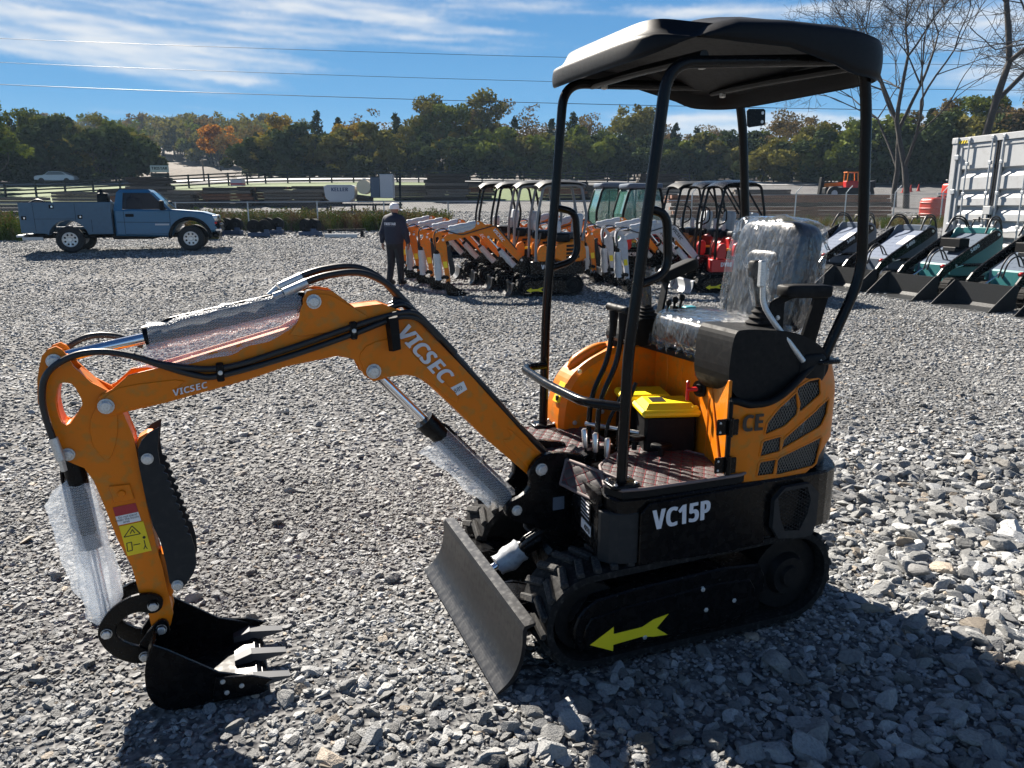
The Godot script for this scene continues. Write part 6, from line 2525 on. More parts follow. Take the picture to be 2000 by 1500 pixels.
# ------------------------------------------------------------------ service truck
func build_truck() -> void:
	var p0 := on_ground(-13.72, 24.65)
	var hd := Vector3(3.16, 0, -0.97).normalized()
	var R := thing("service_truck", "blue single-cab service truck with steel utility body", "truck", p0, atan2(-hd.z, hd.x))
	# local x forward from the rear axle, y up, z to its right (near side is +z)
	var blue := worn(lin(0.018, 0.12, 0.225), lin(0.03, 0.10, 0.17), 0.28, 0.45, 1.0, 0.35, 0.0, 52)
	blue.clearcoat_enabled = true
	blue.clearcoat = 0.5
	var greyblue := worn(lin(0.055, 0.115, 0.175), lin(0.045, 0.085, 0.13), 0.4, 0.6, 1.0, 0.4, 0.0, 53)
	var cab := S()
	var pf := [1.30, 0.52, 1.28, 1.28, 1.31, 1.40, 1.44, 1.80, 1.52, 1.87, 1.72, 1.90, 2.20, 1.90, 2.36, 1.86, 2.52, 1.72, 2.86, 1.34, 3.05, 1.30, 3.80, 1.24, 4.10, 1.15, 4.20, 1.02, 4.22, 0.72, 4.14, 0.60, 4.00, 0.60]
	for i in 11:
		var t := PI * (0.06 + 0.88 * i / 10.0)
		pf.append(3.42 + 0.54 * cos(t))
		pf.append(0.40 + 0.56 * sin(t))
	pf.append_array([2.86, 0.50])
	# lower body full width, greenhouse narrower
	var low := [1.28, 0.50, 1.28, 1.30, 2.86, 1.30, 3.05, 1.29, 3.80, 1.23, 4.10, 1.14, 4.20, 1.02, 4.22, 0.72, 4.14, 0.60, 4.00, 0.60]
	for i in 11:
		var t := PI * (0.06 + 0.88 * i / 10.0)
		low.append(3.42 + 0.54 * cos(t))
		low.append(0.40 + 0.56 * sin(t))
	low.append_array([2.86, 0.46])
	ext(cab, poly_of(low), -0.95, 0.95, 0.05)
	put(R, "cab_body", cab, blue)
	var rf := S()
	# roof and pillars
	hexa(rf, [Vector3(1.38, 1.80, -0.72), Vector3(1.38, 1.80, 0.72), Vector3(2.40, 1.80, 0.72), Vector3(2.40, 1.80, -0.72), Vector3(1.46, 1.90, -0.62), Vector3(1.46, 1.90, 0.62), Vector3(2.28, 1.91, 0.62), Vector3(2.28, 1.91, -0.62)])
	for s in [-1.0, 1.0]:
		hexa(rf, [Vector3(1.28, 1.29, s * 0.90), Vector3(1.52, 1.29, s * 0.90), Vector3(1.52, 1.29, s * 0.83), Vector3(1.28, 1.29, s * 0.83), Vector3(1.38, 1.82, s * 0.72), Vector3(1.56, 1.82, s * 0.72), Vector3(1.56, 1.82, s * 0.65), Vector3(1.38, 1.82, s * 0.65)])
		hexa(rf, [Vector3(2.82, 1.29, s * 0.90), Vector3(2.92, 1.29, s * 0.90), Vector3(2.92, 1.29, s * 0.84), Vector3(2.82, 1.29, s * 0.84), Vector3(2.32, 1.82, s * 0.72), Vector3(2.42, 1.82, s * 0.72), Vector3(2.42, 1.82, s * 0.66), Vector3(2.32, 1.82, s * 0.66)])
	put(R, "cab_roof", rf, blue)
	for s in [-1.0, 1.0]:
		var gs := S()
		hexa(gs, [Vector3(1.52, 1.31, s * 0.875), Vector3(2.80, 1.31, s * 0.875), Vector3(2.80, 1.31, s * 0.870), Vector3(1.52, 1.31, s * 0.870), Vector3(1.56, 1.80, s * 0.705), Vector3(2.32, 1.80, s * 0.705), Vector3(2.32, 1.80, s * 0.70), Vector3(1.56, 1.80, s * 0.70)])
		put(R, "side_window", gs, M.carglass)
	var wsn := S()
	hexa(wsn, [Vector3(2.89, 1.305, -0.84), Vector3(2.89, 1.305, 0.84), Vector3(2.88, 1.30, 0.84), Vector3(2.88, 1.30, -0.84), Vector3(2.40, 1.82, -0.66), Vector3(2.40, 1.82, 0.66), Vector3(2.39, 1.815, 0.66), Vector3(2.39, 1.815, -0.66)])
	hexa(wsn, [Vector3(1.34, 1.36, -0.70), Vector3(1.34, 1.36, 0.70), Vector3(1.345, 1.36, 0.70), Vector3(1.345, 1.36, -0.70), Vector3(1.40, 1.78, -0.60), Vector3(1.40, 1.78, 0.60), Vector3(1.405, 1.78, 0.60), Vector3(1.405, 1.78, -0.60)])
	put(R, "windscreen", wsn, M.carglass)
	var st := S()
	superbox(st, Vector3(1.75, 1.30, 0.35), Vector3(0.3, 0.7, 0.5), 0.4)
	superbox(st, Vector3(1.75, 1.30, -0.35), Vector3(0.3, 0.7, 0.5), 0.4)
	put(R, "seat", st, M.mixgrey)
	# door lines, handle, mirror
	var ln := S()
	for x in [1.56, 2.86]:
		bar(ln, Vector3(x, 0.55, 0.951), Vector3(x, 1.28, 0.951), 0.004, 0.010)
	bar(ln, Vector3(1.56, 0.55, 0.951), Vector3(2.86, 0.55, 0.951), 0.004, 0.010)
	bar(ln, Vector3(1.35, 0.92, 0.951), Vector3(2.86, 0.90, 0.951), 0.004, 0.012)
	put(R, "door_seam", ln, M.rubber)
	var dh := S()
	box(dh, Vector3(1.72, 1.12, 0.955), Vector3(0.24, 0.09, 0.03), 0.02)
	put(R, "door_handle", dh, M.blackmatte)
	for s in [-1.0, 1.0]:
		var mr := S()
		superbox(mr, Vector3(2.68, 1.42, s * 1.10), Vector3(0.14, 0.30, 0.20), 0.4)
		bar(mr, Vector3(2.74, 1.32, s * 0.92), Vector3(2.70, 1.36, s * 1.05), 0.05, 0.05)
		put(R, "wing_mirror", mr, M.blackmatte)
	var bd := S()
	box(bd, Vector3(2.62, 0.84, 0.952), Vector3(0.40, 0.05, 0.004))
	put(R, "door_badge", bd, M.galv)
	# wheel arch mouldings
	for s in [-1.0, 1.0]:
		var ma := S()
		var ap := []
		for i in 15:
			var t := PI * (0.0 + 1.0 * i / 14.0)
			ap.append(Vector3(3.42 + 0.60 * cos(t), 0.42 + 0.60 * sin(t), s * 0.955))
		tube(ma, ap, 0.055, 8)
		put(R, "wheel_arch", ma, M.blackmatte)
	# nose
	var bm := S()
	box(bm, Vector3(4.24, 0.66, 0), Vector3(0.22, 0.16, 1.86), 0.05)
	put(R, "bumper", bm, M.chrome)
	bm = S()
	box(bm, Vector3(4.22, 0.80, 0), Vector3(0.24, 0.12, 1.90), 0.05)
	box(bm, Vector3(4.16, 0.50, 0), Vector3(0.20, 0.16, 1.70), 0.05)
	put(R, "bumper_trim", bm, M.blackmatte)
	var gl := S()
	box(gl, Vector3(4.205, 0.98, 0), Vector3(0.06, 0.24, 1.10), 0.02)
	put(R, "grille", gl, M.blackmatte)
	var gb := S()
	bar(gb, Vector3(4.245, 0.98, -0.55), Vector3(4.245, 0.98, 0.55), 0.02, 0.06)
	put(R, "grille_bar", gb, M.chrome)
	for s in [-1.0, 1.0]:
		var hl := S()
		superbox(hl, Vector3(4.15, 1.02, s * 0.78), Vector3(0.20, 0.20, 0.32), 0.4)
		put(R, "headlight", hl, M.steel)
		hl = S()
		superbox(hl, Vector3(4.14, 0.88, s * 0.84), Vector3(0.18, 0.08, 0.22), 0.4)
		put(R, "indicator", hl, M.redplastic)
	# utility body
	for s in [-1.0, 1.0]:
		var ub := S()
		var up := [-1.26, 0.62, -1.26, 1.50, 1.22, 1.52, 1.22, 0.56, 0.62, 0.56]
		for i in 11:
			var t := PI * (0.08 + 0.84 * i / 10.0)
			up.append(0.0 + 0.56 * cos(t))
			up.append(0.40 + 0.58 * sin(t))
		up.append_array([-0.60, 0.58])
		ext(ub, poly_of(up), s * 0.52, s * 1.0, 0.012)
		var uo := put(R, "utility_body", ub, greyblue)
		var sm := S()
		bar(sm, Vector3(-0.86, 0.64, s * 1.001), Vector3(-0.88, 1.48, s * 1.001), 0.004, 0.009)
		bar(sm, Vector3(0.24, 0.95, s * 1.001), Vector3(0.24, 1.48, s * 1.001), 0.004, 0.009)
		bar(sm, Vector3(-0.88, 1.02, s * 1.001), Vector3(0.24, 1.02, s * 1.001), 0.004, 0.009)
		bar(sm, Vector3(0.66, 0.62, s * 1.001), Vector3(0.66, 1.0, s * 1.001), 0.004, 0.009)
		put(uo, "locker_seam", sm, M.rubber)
		for q in [[-1.14, 1.05], [-0.38, 1.38], [0.36, 1.08]]:
			var lt := S()
			box(lt, Vector3(q[0], q[1], s * 1.006), Vector3(0.13, 0.11, 0.012), 0.004)
			var lo := put(uo, "locker_latch", lt, M.blackmatte)
			lt = S()
			box(lt, Vector3(q[0] + 0.01, q[1], s * 1.014), Vector3(0.05, 0.06, 0.012), 0.004)
			put(lo, "latch_handle", lt, M.chrome)
	var fl := S()
	box(fl, Vector3(-0.1, 0.74, 0), Vector3(2.5, 0.08, 1.06), 0.01)
	box(fl, Vector3(1.19, 1.10, 0), Vector3(0.06, 0.80, 1.06), 0.01)
	box(fl, Vector3(-1.24, 1.08, 0), Vector3(0.05, 0.62, 1.06), 0.01)
	put(R, "cargo_bed", fl, greyblue)
	var bs := S()
	box(bs, Vector3(-1.32, 0.52, 0), Vector3(0.20, 0.07, 1.9), 0.01)
	box(bs, Vector3(-1.0, 0.44, 0.9), Vector3(0.55, 0.10, 0.04), 0.006)
	put(R, "rear_step", bs, M.galv)
	var ch := S()
	for s in [-1.0, 1.0]:
		bar(ch, Vector3(-1.3, 0.50, s * 0.40), Vector3(4.0, 0.50, s * 0.40), 0.07, 0.14)
	rod(ch, Vector3(0, 0.40, -0.8), Vector3(0, 0.40, 0.8), 0.06, 0.06, 10)
	rod(ch, Vector3(3.42, 0.40, -0.8), Vector3(3.42, 0.40, 0.8), 0.05, 0.05, 10)
	box(ch, Vector3(0, 0.40, 0), Vector3(0.28, 0.26, 0.28), 0.06)
	box(ch, Vector3(1.75, 0.48, 0), Vector3(1.2, 0.18, 1.5), 0.03)
	put(R, "chassis", ch, M.blackmatte)
	for x in [0.0, 3.42]:
		for s in [-1.0, 1.0]:
			var ty := S()
			lathe(ty, [Vector2(0.20, -0.10), Vector2(0.33, -0.125), Vector2(0.385, -0.105), Vector2(0.40, -0.06), Vector2(0.40, 0.06), Vector2(0.385, 0.105), Vector2(0.33, 0.125), Vector2(0.20, 0.10)], 28, Transform3D(Basis(Vector3(1, 0, 0), Vector3(0, 0, s), Vector3(0, -s, 0)), Vector3(x, 0.40, s * 0.84)))
			var wh := Node3D.new()
			wh.name = "wheel"
			R.add_child(wh, true)
			put(wh, "tyre", ty, M.tyre)
			var rm := S()
			var c := Vector3(x, 0.40, s * 0.84)
			rod(rm, c - Vector3(0, 0, s * 0.08), c + Vector3(0, 0, s * 0.07), 0.215, 0.215, 24)
			rod(rm, c + Vector3(0, 0, s * 0.07), c + Vector3(0, 0, s * 0.115), 0.085, 0.06, 16)
			for k in 8:
				var a := TAU * k / 8.0
				bar(rm, c + Vector3(cos(a) * 0.07, sin(a) * 0.07, s * 0.085), c + Vector3(cos(a) * 0.205, sin(a) * 0.205, s * 0.095), 0.03, 0.05, 0.004, Vector3(-sin(a), cos(a), 0))
			tube(rm, ring_pts(c + Vector3(0, 0, s * 0.10), 0.212, 25), 0.013, 8)
			put(wh, "rim", rm, M.steel)
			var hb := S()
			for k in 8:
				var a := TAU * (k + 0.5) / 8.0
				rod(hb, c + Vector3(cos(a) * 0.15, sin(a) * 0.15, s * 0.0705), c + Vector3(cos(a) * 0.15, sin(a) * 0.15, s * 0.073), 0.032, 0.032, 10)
			put(wh, "rim_opening_disc", hb, M.greypaint)  # dark discs on the rim face; colour stands in for shade in its openings
	# load behind the cab (stands in the bed)
	var cm := Node3D.new()
	var tk := thing("toolbox_compressor", "dark compressor with round tank standing in the truck bed behind the cab", "compressor", R.transform * Vector3(0.90, 0.78, 0), R.rotation.y)
	var cs := S()
	superbox(cs, Vector3(0, 0.55, 0.12), Vector3(0.34, 0.95, 0.40), 0.3)
	put(tk, "housing", cs, M.blackmatte)
	cs = S()
	rod(cs, Vector3(-0.05, 1.02, 0.12), Vector3(-0.05, 1.14, 0.12), 0.07, 0.05, 12)
	put(tk, "air_filter", cs, M.blackmatte)
	cs = S()
	rod(cs, Vector3(0.0, 0.70, -0.35), Vector3(0.0, 0.70, -0.08), 0.17, 0.17, 16)
	put(tk, "tank", cs, M.galv)
	cm.free()
	var pl := thing("pipe_bundle", "white pipes laid along the truck bed", "pipe", R.transform * Vector3(-0.2, 0.78, 0), R.rotation.y)
	for k in 4:
		var ps := S()
		var z := 0.38 - k * 0.20
		rod(ps, Vector3(-1.0, 0.62 + 0.03 * (k % 2), z), Vector3(0.9, 0.66, z), 0.04, 0.04, 10)
		put(pl, "pipe", ps, M.machinewhite)
	for x in [-0.9, 0.8]:
		var ps := S()
		box(ps, Vector3(x, 0.30, 0.08), Vector3(0.06, 0.58, 0.9), 0.005)
		put(pl, "pipe_rest", ps, M.darkwood)
	var hc := S()
	tube(hc, curve_pts([Vector3(-0.9, 0.70, 0.42), Vector3(-0.7, 0.80, 0.36), Vector3(-0.5, 0.74, 0.40), Vector3(-0.6, 0.68, 0.44), Vector3(-0.85, 0.69, 0.46)], 6), 0.03, 8)
	var hco := put(self, "coiled_hose", hc, M.hose)
	hco.transform = pl.transform
	tag(hco, "black hose coiled on the pipes in the truck bed", "hose")

func ring_pts(c: Vector3, r: float, n: int) -> Array:
	var out := []
	for i in n:
		var a := TAU * i / (n - 1)
		out.append(c + Vector3(cos(a) * r, sin(a) * r, 0))
	return out

# ------------------------------------------------------------------ person: bones wrapped in one smooth surface
func sdf_surface(st: SurfaceTool, bones: Array, cell: float, k: float) -> void:
	# bones: [p0, p1, r0, r1, squash along z]; smooth union meshed as surface nets
	var lo := Vector3(9, 9, 9)
	var hi := Vector3(-9, -9, -9)
	for b in bones:
		for q in 2:
			var rr: float = b[2 + q] + cell * 2.0 + 0.02
			lo = lo.min(b[q] - Vector3(rr, rr, rr))
			hi = hi.max(b[q] + Vector3(rr, rr, rr))
	var n := Vector3i(((hi - lo) / cell).ceil()) + Vector3i.ONE
	var f := PackedFloat32Array()
	f.resize(n.x * n.y * n.z)
	f.fill(1.0)
	for b in bones:
		var p0: Vector3 = b[0]
		var p1: Vector3 = b[1]
		var mr: float = maxf(b[2], b[3]) + cell * 3.0 + k
		var l := Vector3i(((p0.min(p1) - Vector3(mr, mr, mr) - lo) / cell).floor()).clamp(Vector3i.ZERO, n - Vector3i.ONE)
		var h := Vector3i(((p0.max(p1) + Vector3(mr, mr, mr) - lo) / cell).ceil()).clamp(Vector3i.ZERO, n - Vector3i.ONE)
		var ba := p1 - p0
		var sq: float = b[4] if b.size() > 4 else 1.0
		var l2 := maxf(ba.length_squared(), 1e-8)
		for z in range(l.z, h.z + 1):
			for y in range(l.y, h.y + 1):
				for x in range(l.x, h.x + 1):
					var p := lo + Vector3(x, y, z) * cell
					var pa := p - p0
					var t := clampf(pa.dot(ba) / l2, 0.0, 1.0)
					var dv := pa - ba * t
					dv.x /= sq
					var d: float = dv.length() - lerpf(b[2], b[3], t)
					var id := (z * n.y + y) * n.x + x
					var e := f[id]
					var hh := maxf(k - absf(d - e), 0.0) / k
					f[id] = minf(d, e) - hh * hh * k * 0.25
	var vid := PackedInt32Array()
	vid.resize(f.size())
	vid.fill(-1)
	var verts := []
	for z in n.z - 1:
		for y in n.y - 1:
			for x in n.x - 1:
				var id := (z * n.y + y) * n.x + x
				var any := false
				var s0 := f[id] < 0.0
				var acc := Vector3.ZERO
				var cnt := 0
				for e in [[0, 0, 0, 1, 0, 0], [0, 1, 0, 1, 1, 0], [0, 0, 1, 1, 0, 1], [0, 1, 1, 1, 1, 1], [0, 0, 0, 0, 1, 0], [1, 0, 0, 1, 1, 0], [0, 0, 1, 0, 1, 1], [1, 0, 1, 1, 1, 1], [0, 0, 0, 0, 0, 1], [1, 0, 0, 1, 0, 1], [0, 1, 0, 0, 1, 1], [1, 1, 0, 1, 1, 1]] if (s0 != (f[id + 1] < 0.0) or s0 != (f[id + n.x] < 0.0) or s0 != (f[id + n.x + 1] < 0.0) or s0 != (f[id + n.x * n.y] < 0.0) or s0 != (f[id + n.x * n.y + 1] < 0.0) or s0 != (f[id + n.x * n.y + n.x] < 0.0) or s0 != (f[id + n.x * n.y + n.x + 1] < 0.0)) else []:
					var a := f[((z + e[2]) * n.y + y + e[1]) * n.x + x + e[0]]
					var b := f[((z + e[5]) * n.y + y + e[4]) * n.x + x + e[3]]
					if (a < 0.0) != (b < 0.0):
						var t := a / (a - b)
						acc += Vector3(e[0], e[1], e[2]).lerp(Vector3(e[3], e[4], e[5]), t)
						cnt += 1
						any = true
				if any:
					vid[id] = verts.size()
					verts.append(lo + (Vector3(x, y, z) + acc / cnt) * cell)
	st.set_smooth_group(31)
	var sy := n.x
	var sz := n.x * n.y
	for z in range(1, n.z - 1):
		for y in range(1, n.y - 1):
			for x in range(1, n.x - 1):
				var id := z * sz + y * sy + x
				var a := f[id] < 0.0
				for ax in 3:
					var stp: int = [1, sy, sz][ax]
					if a == (f[id + stp] < 0.0):
						continue
					var u: int = [sy, sz, 1][ax]
					var w: int = [sz, 1, sy][ax]
					var q := [vid[id], vid[id - u], vid[id - u - w], vid[id - w]]
					if q.min() < 0:
						continue
					if not a:
						q.reverse()
					for tr in [[0, 1, 2], [0, 2, 3]]:
						st.add_vertex(verts[q[tr[0]]])
						st.add_vertex(verts[q[tr[2]]])
						st.add_vertex(verts[q[tr[1]]])
	st.set_smooth_group(-1)

func build_person() -> void:
	# seen from behind and a little from his right; looks to the machines on his right
	var R := thing("person", "person in navy jacket, dark trousers and white cap walking past the orange excavators", "person", on_ground(-2.52, 16.75), 0.0)
	# local: x to his right, y up, he faces -z with some turn
	R.rotation.y = -0.35
	var skin := mat(lin(0.30, 0.16, 0.11), 0.55)
	var navy := worn(lin(0.012, 0.016, 0.035), lin(0.03, 0.034, 0.05), 0.8, 0.95, 3.0, 0.5, 0.0, 57)
	var dark := worn(lin(0.010, 0.011, 0.016), lin(0.03, 0.03, 0.035), 0.85, 0.95, 3.0, 0.5, 0.0, 58)
	var V := func(x, y, z): return Vector3(x, y, z)
	var body := S()
	var bones := [
		[V.call(0, 1.02, 0), V.call(0, 1.36, 0.01), 0.125, 0.14, 1.25], [V.call(0, 0.92, 0), V.call(0, 1.02, 0), 0.13, 0.13, 1.2],
		[V.call(0, 1.36, 0.01), V.call(0.0, 1.50, -0.01), 0.055, 0.052], [V.call(0.005, 1.585, -0.03), V.call(0.005, 1.61, -0.025), 0.085, 0.088],
		[V.call(0.005, 1.54, -0.06), V.call(0.005, 1.56, -0.05), 0.055, 0.06],
		[V.call(-0.17, 1.38, 0), V.call(-0.27, 1.12, 0.01), 0.05, 0.042], [V.call(-0.27, 1.12, 0.01), V.call(-0.32, 0.90, -0.04), 0.04, 0.03],
		[V.call(0.17, 1.38, 0), V.call(0.26, 1.12, 0.0), 0.05, 0.042], [V.call(0.26, 1.12, 0.0), V.call(0.29, 0.90, -0.06), 0.04, 0.03],
		[V.call(-0.09, 0.92, 0), V.call(-0.10, 0.50, -0.01), 0.085, 0.055], [V.call(-0.10, 0.50, -0.01), V.call(-0.11, 0.09, 0.08), 0.052, 0.038],
		[V.call(0.09, 0.92, 0), V.call(0.10, 0.50, -0.04), 0.085, 0.055], [V.call(0.10, 0.50, -0.04), V.call(0.11, 0.09, -0.03), 0.052, 0.038]]
	sdf_surface(body, bones, 0.018, 0.03)
	# face, ears and hands on a finer grid
	var fine := [[V.call(0.005, 1.565, -0.118), V.call(0.005, 1.585, -0.105), 0.013, 0.009], [V.call(0.088, 1.575, -0.02), V.call(0.089, 1.60, -0.02), 0.014, 0.016], [V.call(-0.078, 1.575, -0.02), V.call(-0.079, 1.60, -0.02), 0.014, 0.016], [V.call(0.005, 1.53, -0.095), V.call(0.005, 1.535, -0.09), 0.02, 0.02]]
	for s in [-1.0, 1.0]:
		var w: Vector3 = V.call(-0.32, 0.90, -0.04) if s < 0 else V.call(0.29, 0.90, -0.06)
		fine.append([w, w + V.call(0.0, -0.075, -0.01), 0.024, 0.030, 0.7])
		for k in 4:
			var q: Vector3 = w + V.call(0.0, -0.085, -0.035 + 0.019 * k)
			var ln: float = [0.06, 0.068, 0.063, 0.05][k]
			fine.append([q, q + V.call(-s * 0.006, -ln * 0.55, -0.006), 0.0095, 0.009])
			fine.append([q + V.call(-s * 0.006, -ln * 0.55, -0.006), q + V.call(-s * 0.02, -ln, -0.004), 0.009, 0.0075])
		fine.append([w + V.call(-s * 0.01, -0.03, -0.025), w + V.call(-s * 0.025, -0.075, -0.045), 0.011, 0.009])
	sdf_surface(body, fine, 0.0075, 0.008)
	put(R, "body", body, skin)
	var jk := S()
	var jb := [[V.call(0, 0.96, 0.005), V.call(0, 1.36, 0.015), 0.165, 0.165, 1.28], [V.call(0, 1.36, 0.015), V.call(0, 1.455, 0.005), 0.12, 0.085, 1.2], [V.call(-0.14, 1.39, 0.005), V.call(0.14, 1.39, 0.005), 0.10, 0.10],
		[V.call(-0.175, 1.385, 0), V.call(-0.275, 1.12, 0.01), 0.085, 0.075], [V.call(-0.275, 1.12, 0.01), V.call(-0.32, 0.93, -0.035), 0.07, 0.052],
		[V.call(0.175, 1.385, 0), V.call(0.265, 1.12, 0.0), 0.085, 0.075], [V.call(0.265, 1.12, 0.0), V.call(0.29, 0.93, -0.055), 0.07, 0.052]]
	sdf_surface(jk, jb, 0.016, 0.03)
	var jo := put(R, "jacket", jk, navy)
	words(jo, "TRISTAR", Vector3(0.0, 1.30, 0.186), Vector3(1, 0, 0), Vector3.UP, 0.055, M.decalwhite, "lettering", 0.95, 0.0, true, 0.004)
	var sl := S()
	bar(sl, Vector3(-0.12, 1.245, 0.182), Vector3(0.12, 1.245, 0.182), 0.004, 0.008)
	put(jo, "small_print", sl, M.mixgrey)
	var tr := S()
	sdf_surface(tr, [[V.call(0, 0.90, 0), V.call(0, 0.97, 0), 0.15, 0.145, 1.2], [V.call(-0.09, 0.90, 0), V.call(-0.10, 0.50, -0.01), 0.105, 0.085], [V.call(-0.10, 0.50, -0.01), V.call(-0.11, 0.11, 0.08), 0.082, 0.068], [V.call(0.09, 0.90, 0), V.call(0.10, 0.50, -0.04), 0.105, 0.085], [V.call(0.10, 0.50, -0.04), V.call(0.11, 0.09, -0.03), 0.082, 0.068]], 0.018, 0.025)
	put(R, "trousers", tr, dark)
	for s in [-1.0, 1.0]:
		var bt := S()
		var z := 0.08 if s < 0 else -0.03
		superbox(bt, Vector3(s * 0.115, 0.052, z - 0.06), Vector3(0.10, 0.10, 0.29), 0.55)
		superbox(bt, Vector3(s * 0.112, 0.10, z), Vector3(0.11, 0.14, 0.13), 0.6)
		put(R, "boot", bt, M.blackmatte)
	var cp := S()
	var cx := Transform3D(Basis(Vector3.UP, -0.75), Vector3(0.005, 1.0, -0.025))
	lathe(cp, [Vector2(0.102, 0.605), Vector2(0.104, 0.645), Vector2(0.095, 0.69), Vector2(0.07, 0.72), Vector2(0.03, 0.736), Vector2(0.0, 0.738)], 24, cx)
	var br := []
	for i in 6:
		var row := []
		for j in 13:
			var a := lerpf(-0.85, 0.85, j / 12.0)
			var rr := 0.10 + 0.085 * (i / 5.0) * cos(a * 0.8)
			row.append(cx * Vector3(sin(a) * rr, 0.61 - 0.02 * (i / 5.0) - 0.03 * a * a * (i / 5.0), -cos(a) * rr))
		br.append(row)
	sheet(cp, br, 0.006)
	put(R, "cap", cp, M.white)

# ------------------------------------------------------------------ trees and plants
func leaf_mat(c: Color, thru := 0.6) -> StandardMaterial3D:
	var m := mat(c, 1.0, 0.0, 0.0)
	m.vertex_color_use_as_albedo = true
	m.cull_mode = BaseMaterial3D.CULL_DISABLED
	m.backlight_enabled = true
	m.backlight = Color(thru, thru, thru * 0.7)
	return m

func leaf_quad(st: SurfaceTool, p: Vector3, s: float, r: RandomNumberGenerator, c: Color) -> void:
	var n := Vector3(r.randfn(), r.randfn() + 0.3, r.randfn()).normalized()
	var x := n.cross(Vector3(r.randfn(), r.randfn(), r.randfn())).normalized()
	var y := n.cross(x)
	st.set_color(c)
	var a := p + x * s * r.randf_range(0.6, 1.2)
	var b := p + y * s * r.randf_range(0.4, 0.8)
	var d := p - x * s * r.randf_range(0.6, 1.2)
	var e := p - y * s * r.randf_range(0.4, 0.8)
	for v in [a, b, d, a, d, e]:
		st.add_vertex(v)

# a crown of clumps: leaves sit on shells of clumps set at limb ends
func crown_mesh(r: RandomNumberGenerator, hgt: float, rad: float, kind: String, leaf: float, count: int, tips: Array) -> ArrayMesh:
	var st := S()
	var clumps := []
	if kind == "cone":
		for k in 46:
			var t := pow(r.randf(), 0.8)
			var y := hgt * (0.06 + 0.92 * t)
			var rr := rad * (1.0 - t) * r.randf_range(0.5, 1.05)
			var a := r.randf() * TAU
			clumps.append([Vector3(cos(a) * rr, y, sin(a) * rr), rad * (0.36 * (1.0 - t) + 0.10)])
	else:
		if kind == "bush":
			tips.clear()
		for t in tips:
			clumps.append([t, rad * r.randf_range(0.20, 0.34)])
		for k in 11:
			var a := r.randf() * TAU
			var v := r.randf_range(-0.75, 1.0) if kind != "bush" else r.randf_range(-1.4, 1.0)
			var q := sqrt(maxf(0.25 if kind == "bush" else 0.0, 1.0 - v * v)) * r.randf_range(0.55, 1.0)
			clumps.append([Vector3(cos(a) * q * rad, hgt * 0.60 + v * hgt * 0.36, sin(a) * q * rad), rad * r.randf_range(0.16, 0.40)])
	var tot := 0.0
	for c in clumps:
		tot += c[1] * c[1]
	for c in clumps:
		var n := int(count * c[1] * c[1] / tot)
		var tone := r.randf_range(0.7, 1.25)
		var warm := r.randf_range(-0.12, 0.16)
		for i in n:
			var d := Vector3(r.randfn(), r.randfn(), r.randfn()).normalized()
			var p: Vector3 = c[0] + d * c[1] * pow(r.randf(), 0.35) * Vector3(1, 0.8, 1)
			if p.y < 0.15:
				p.y = 0.15 + r.randf() * 0.3
			var v := tone * r.randf_range(0.7, 1.3)
			leaf_quad(st, p, leaf * r.randf_range(0.6, 1.3), r, Color(v * (1.0 + warm), v, v * (1.0 - warm * 0.6)))
	return mesh_of(st)

func branch(st: SurfaceTool, p: Vector3, dir: Vector3, ln: float, rad: float, depth: int, r: RandomNumberGenerator, tips: Array, twist := 0.35, minr := 0.012) -> void:
	var pts := [p]
	var d := dir.normalized()
	var n := 4 if depth > 1 else 3
	for i in n:
		d = (d + Vector3(r.randfn(), r.randfn() * 0.6 + 0.18, r.randfn()) * twist * 0.4).normalized()
		pts.append(pts[-1] + d * ln / n)
	var rr := []
	for i in pts.size():
		rr.append(lerpf(1.0, 0.62, float(i) / (pts.size() - 1)))
	tube(st, pts, maxf(rad, minr), 7 if depth > 3 else (5 if depth > 1 else 3), rr)
	if depth <= 0:
		tips.append(pts[-1])
		return
	var k := 3 if depth > 2 else (3 if r.randf() < 0.6 else 2)
	for i in k:
		var q: Vector3 = pts[-1] if i == 0 else pts[r.randi_range(2, pts.size() - 1)]
		var nd := (d + Vector3(r.randfn(), r.randfn() * 0.55 + 0.12, r.randfn()).normalized() * (0.45 if i == 0 else 0.95)).normalized()
		branch(st, q, nd, ln * r.randf_range(0.62, 0.82), rad * (0.64 if i == 0 else 0.5), depth - 1, r, tips, twist, minr)

var trees := {}

func tree_proto(key: String, r: RandomNumberGenerator, hgt: float, rad: float, kind: String, leaf: float, count: int) -> void:
	var tips := []
	var st := S()
	if kind == "cone":
		rod(st, Vector3(0, -0.3, 0), Vector3(0, hgt * 0.9, 0), 0.16, 0.02, 8)
	else:
		branch(st, Vector3(0, -0.3, 0), Vector3(r.randfn() * 0.05, 1, r.randfn() * 0.05), hgt * 0.36, hgt * 0.022, 3, r, tips, 0.3, 0.02)
	var wood := mesh_of(st)
	trees[key] = {"wood": wood, "crown": crown_mesh(r, hgt, rad, kind, leaf, count, tips), "h": hgt}

func plant_tree(called: String, key: String, at: Vector3, sc: Vector3, turn: float, leafm: Material, label: String, category: String, group: String) -> void:
	var t := thing(called, label, category, at, turn, group)
	t.scale = sc
	put_mesh(t, "trunk", trees[key].wood, M.bark)
	put_mesh(t, "crown", trees[key].crown, leafm)

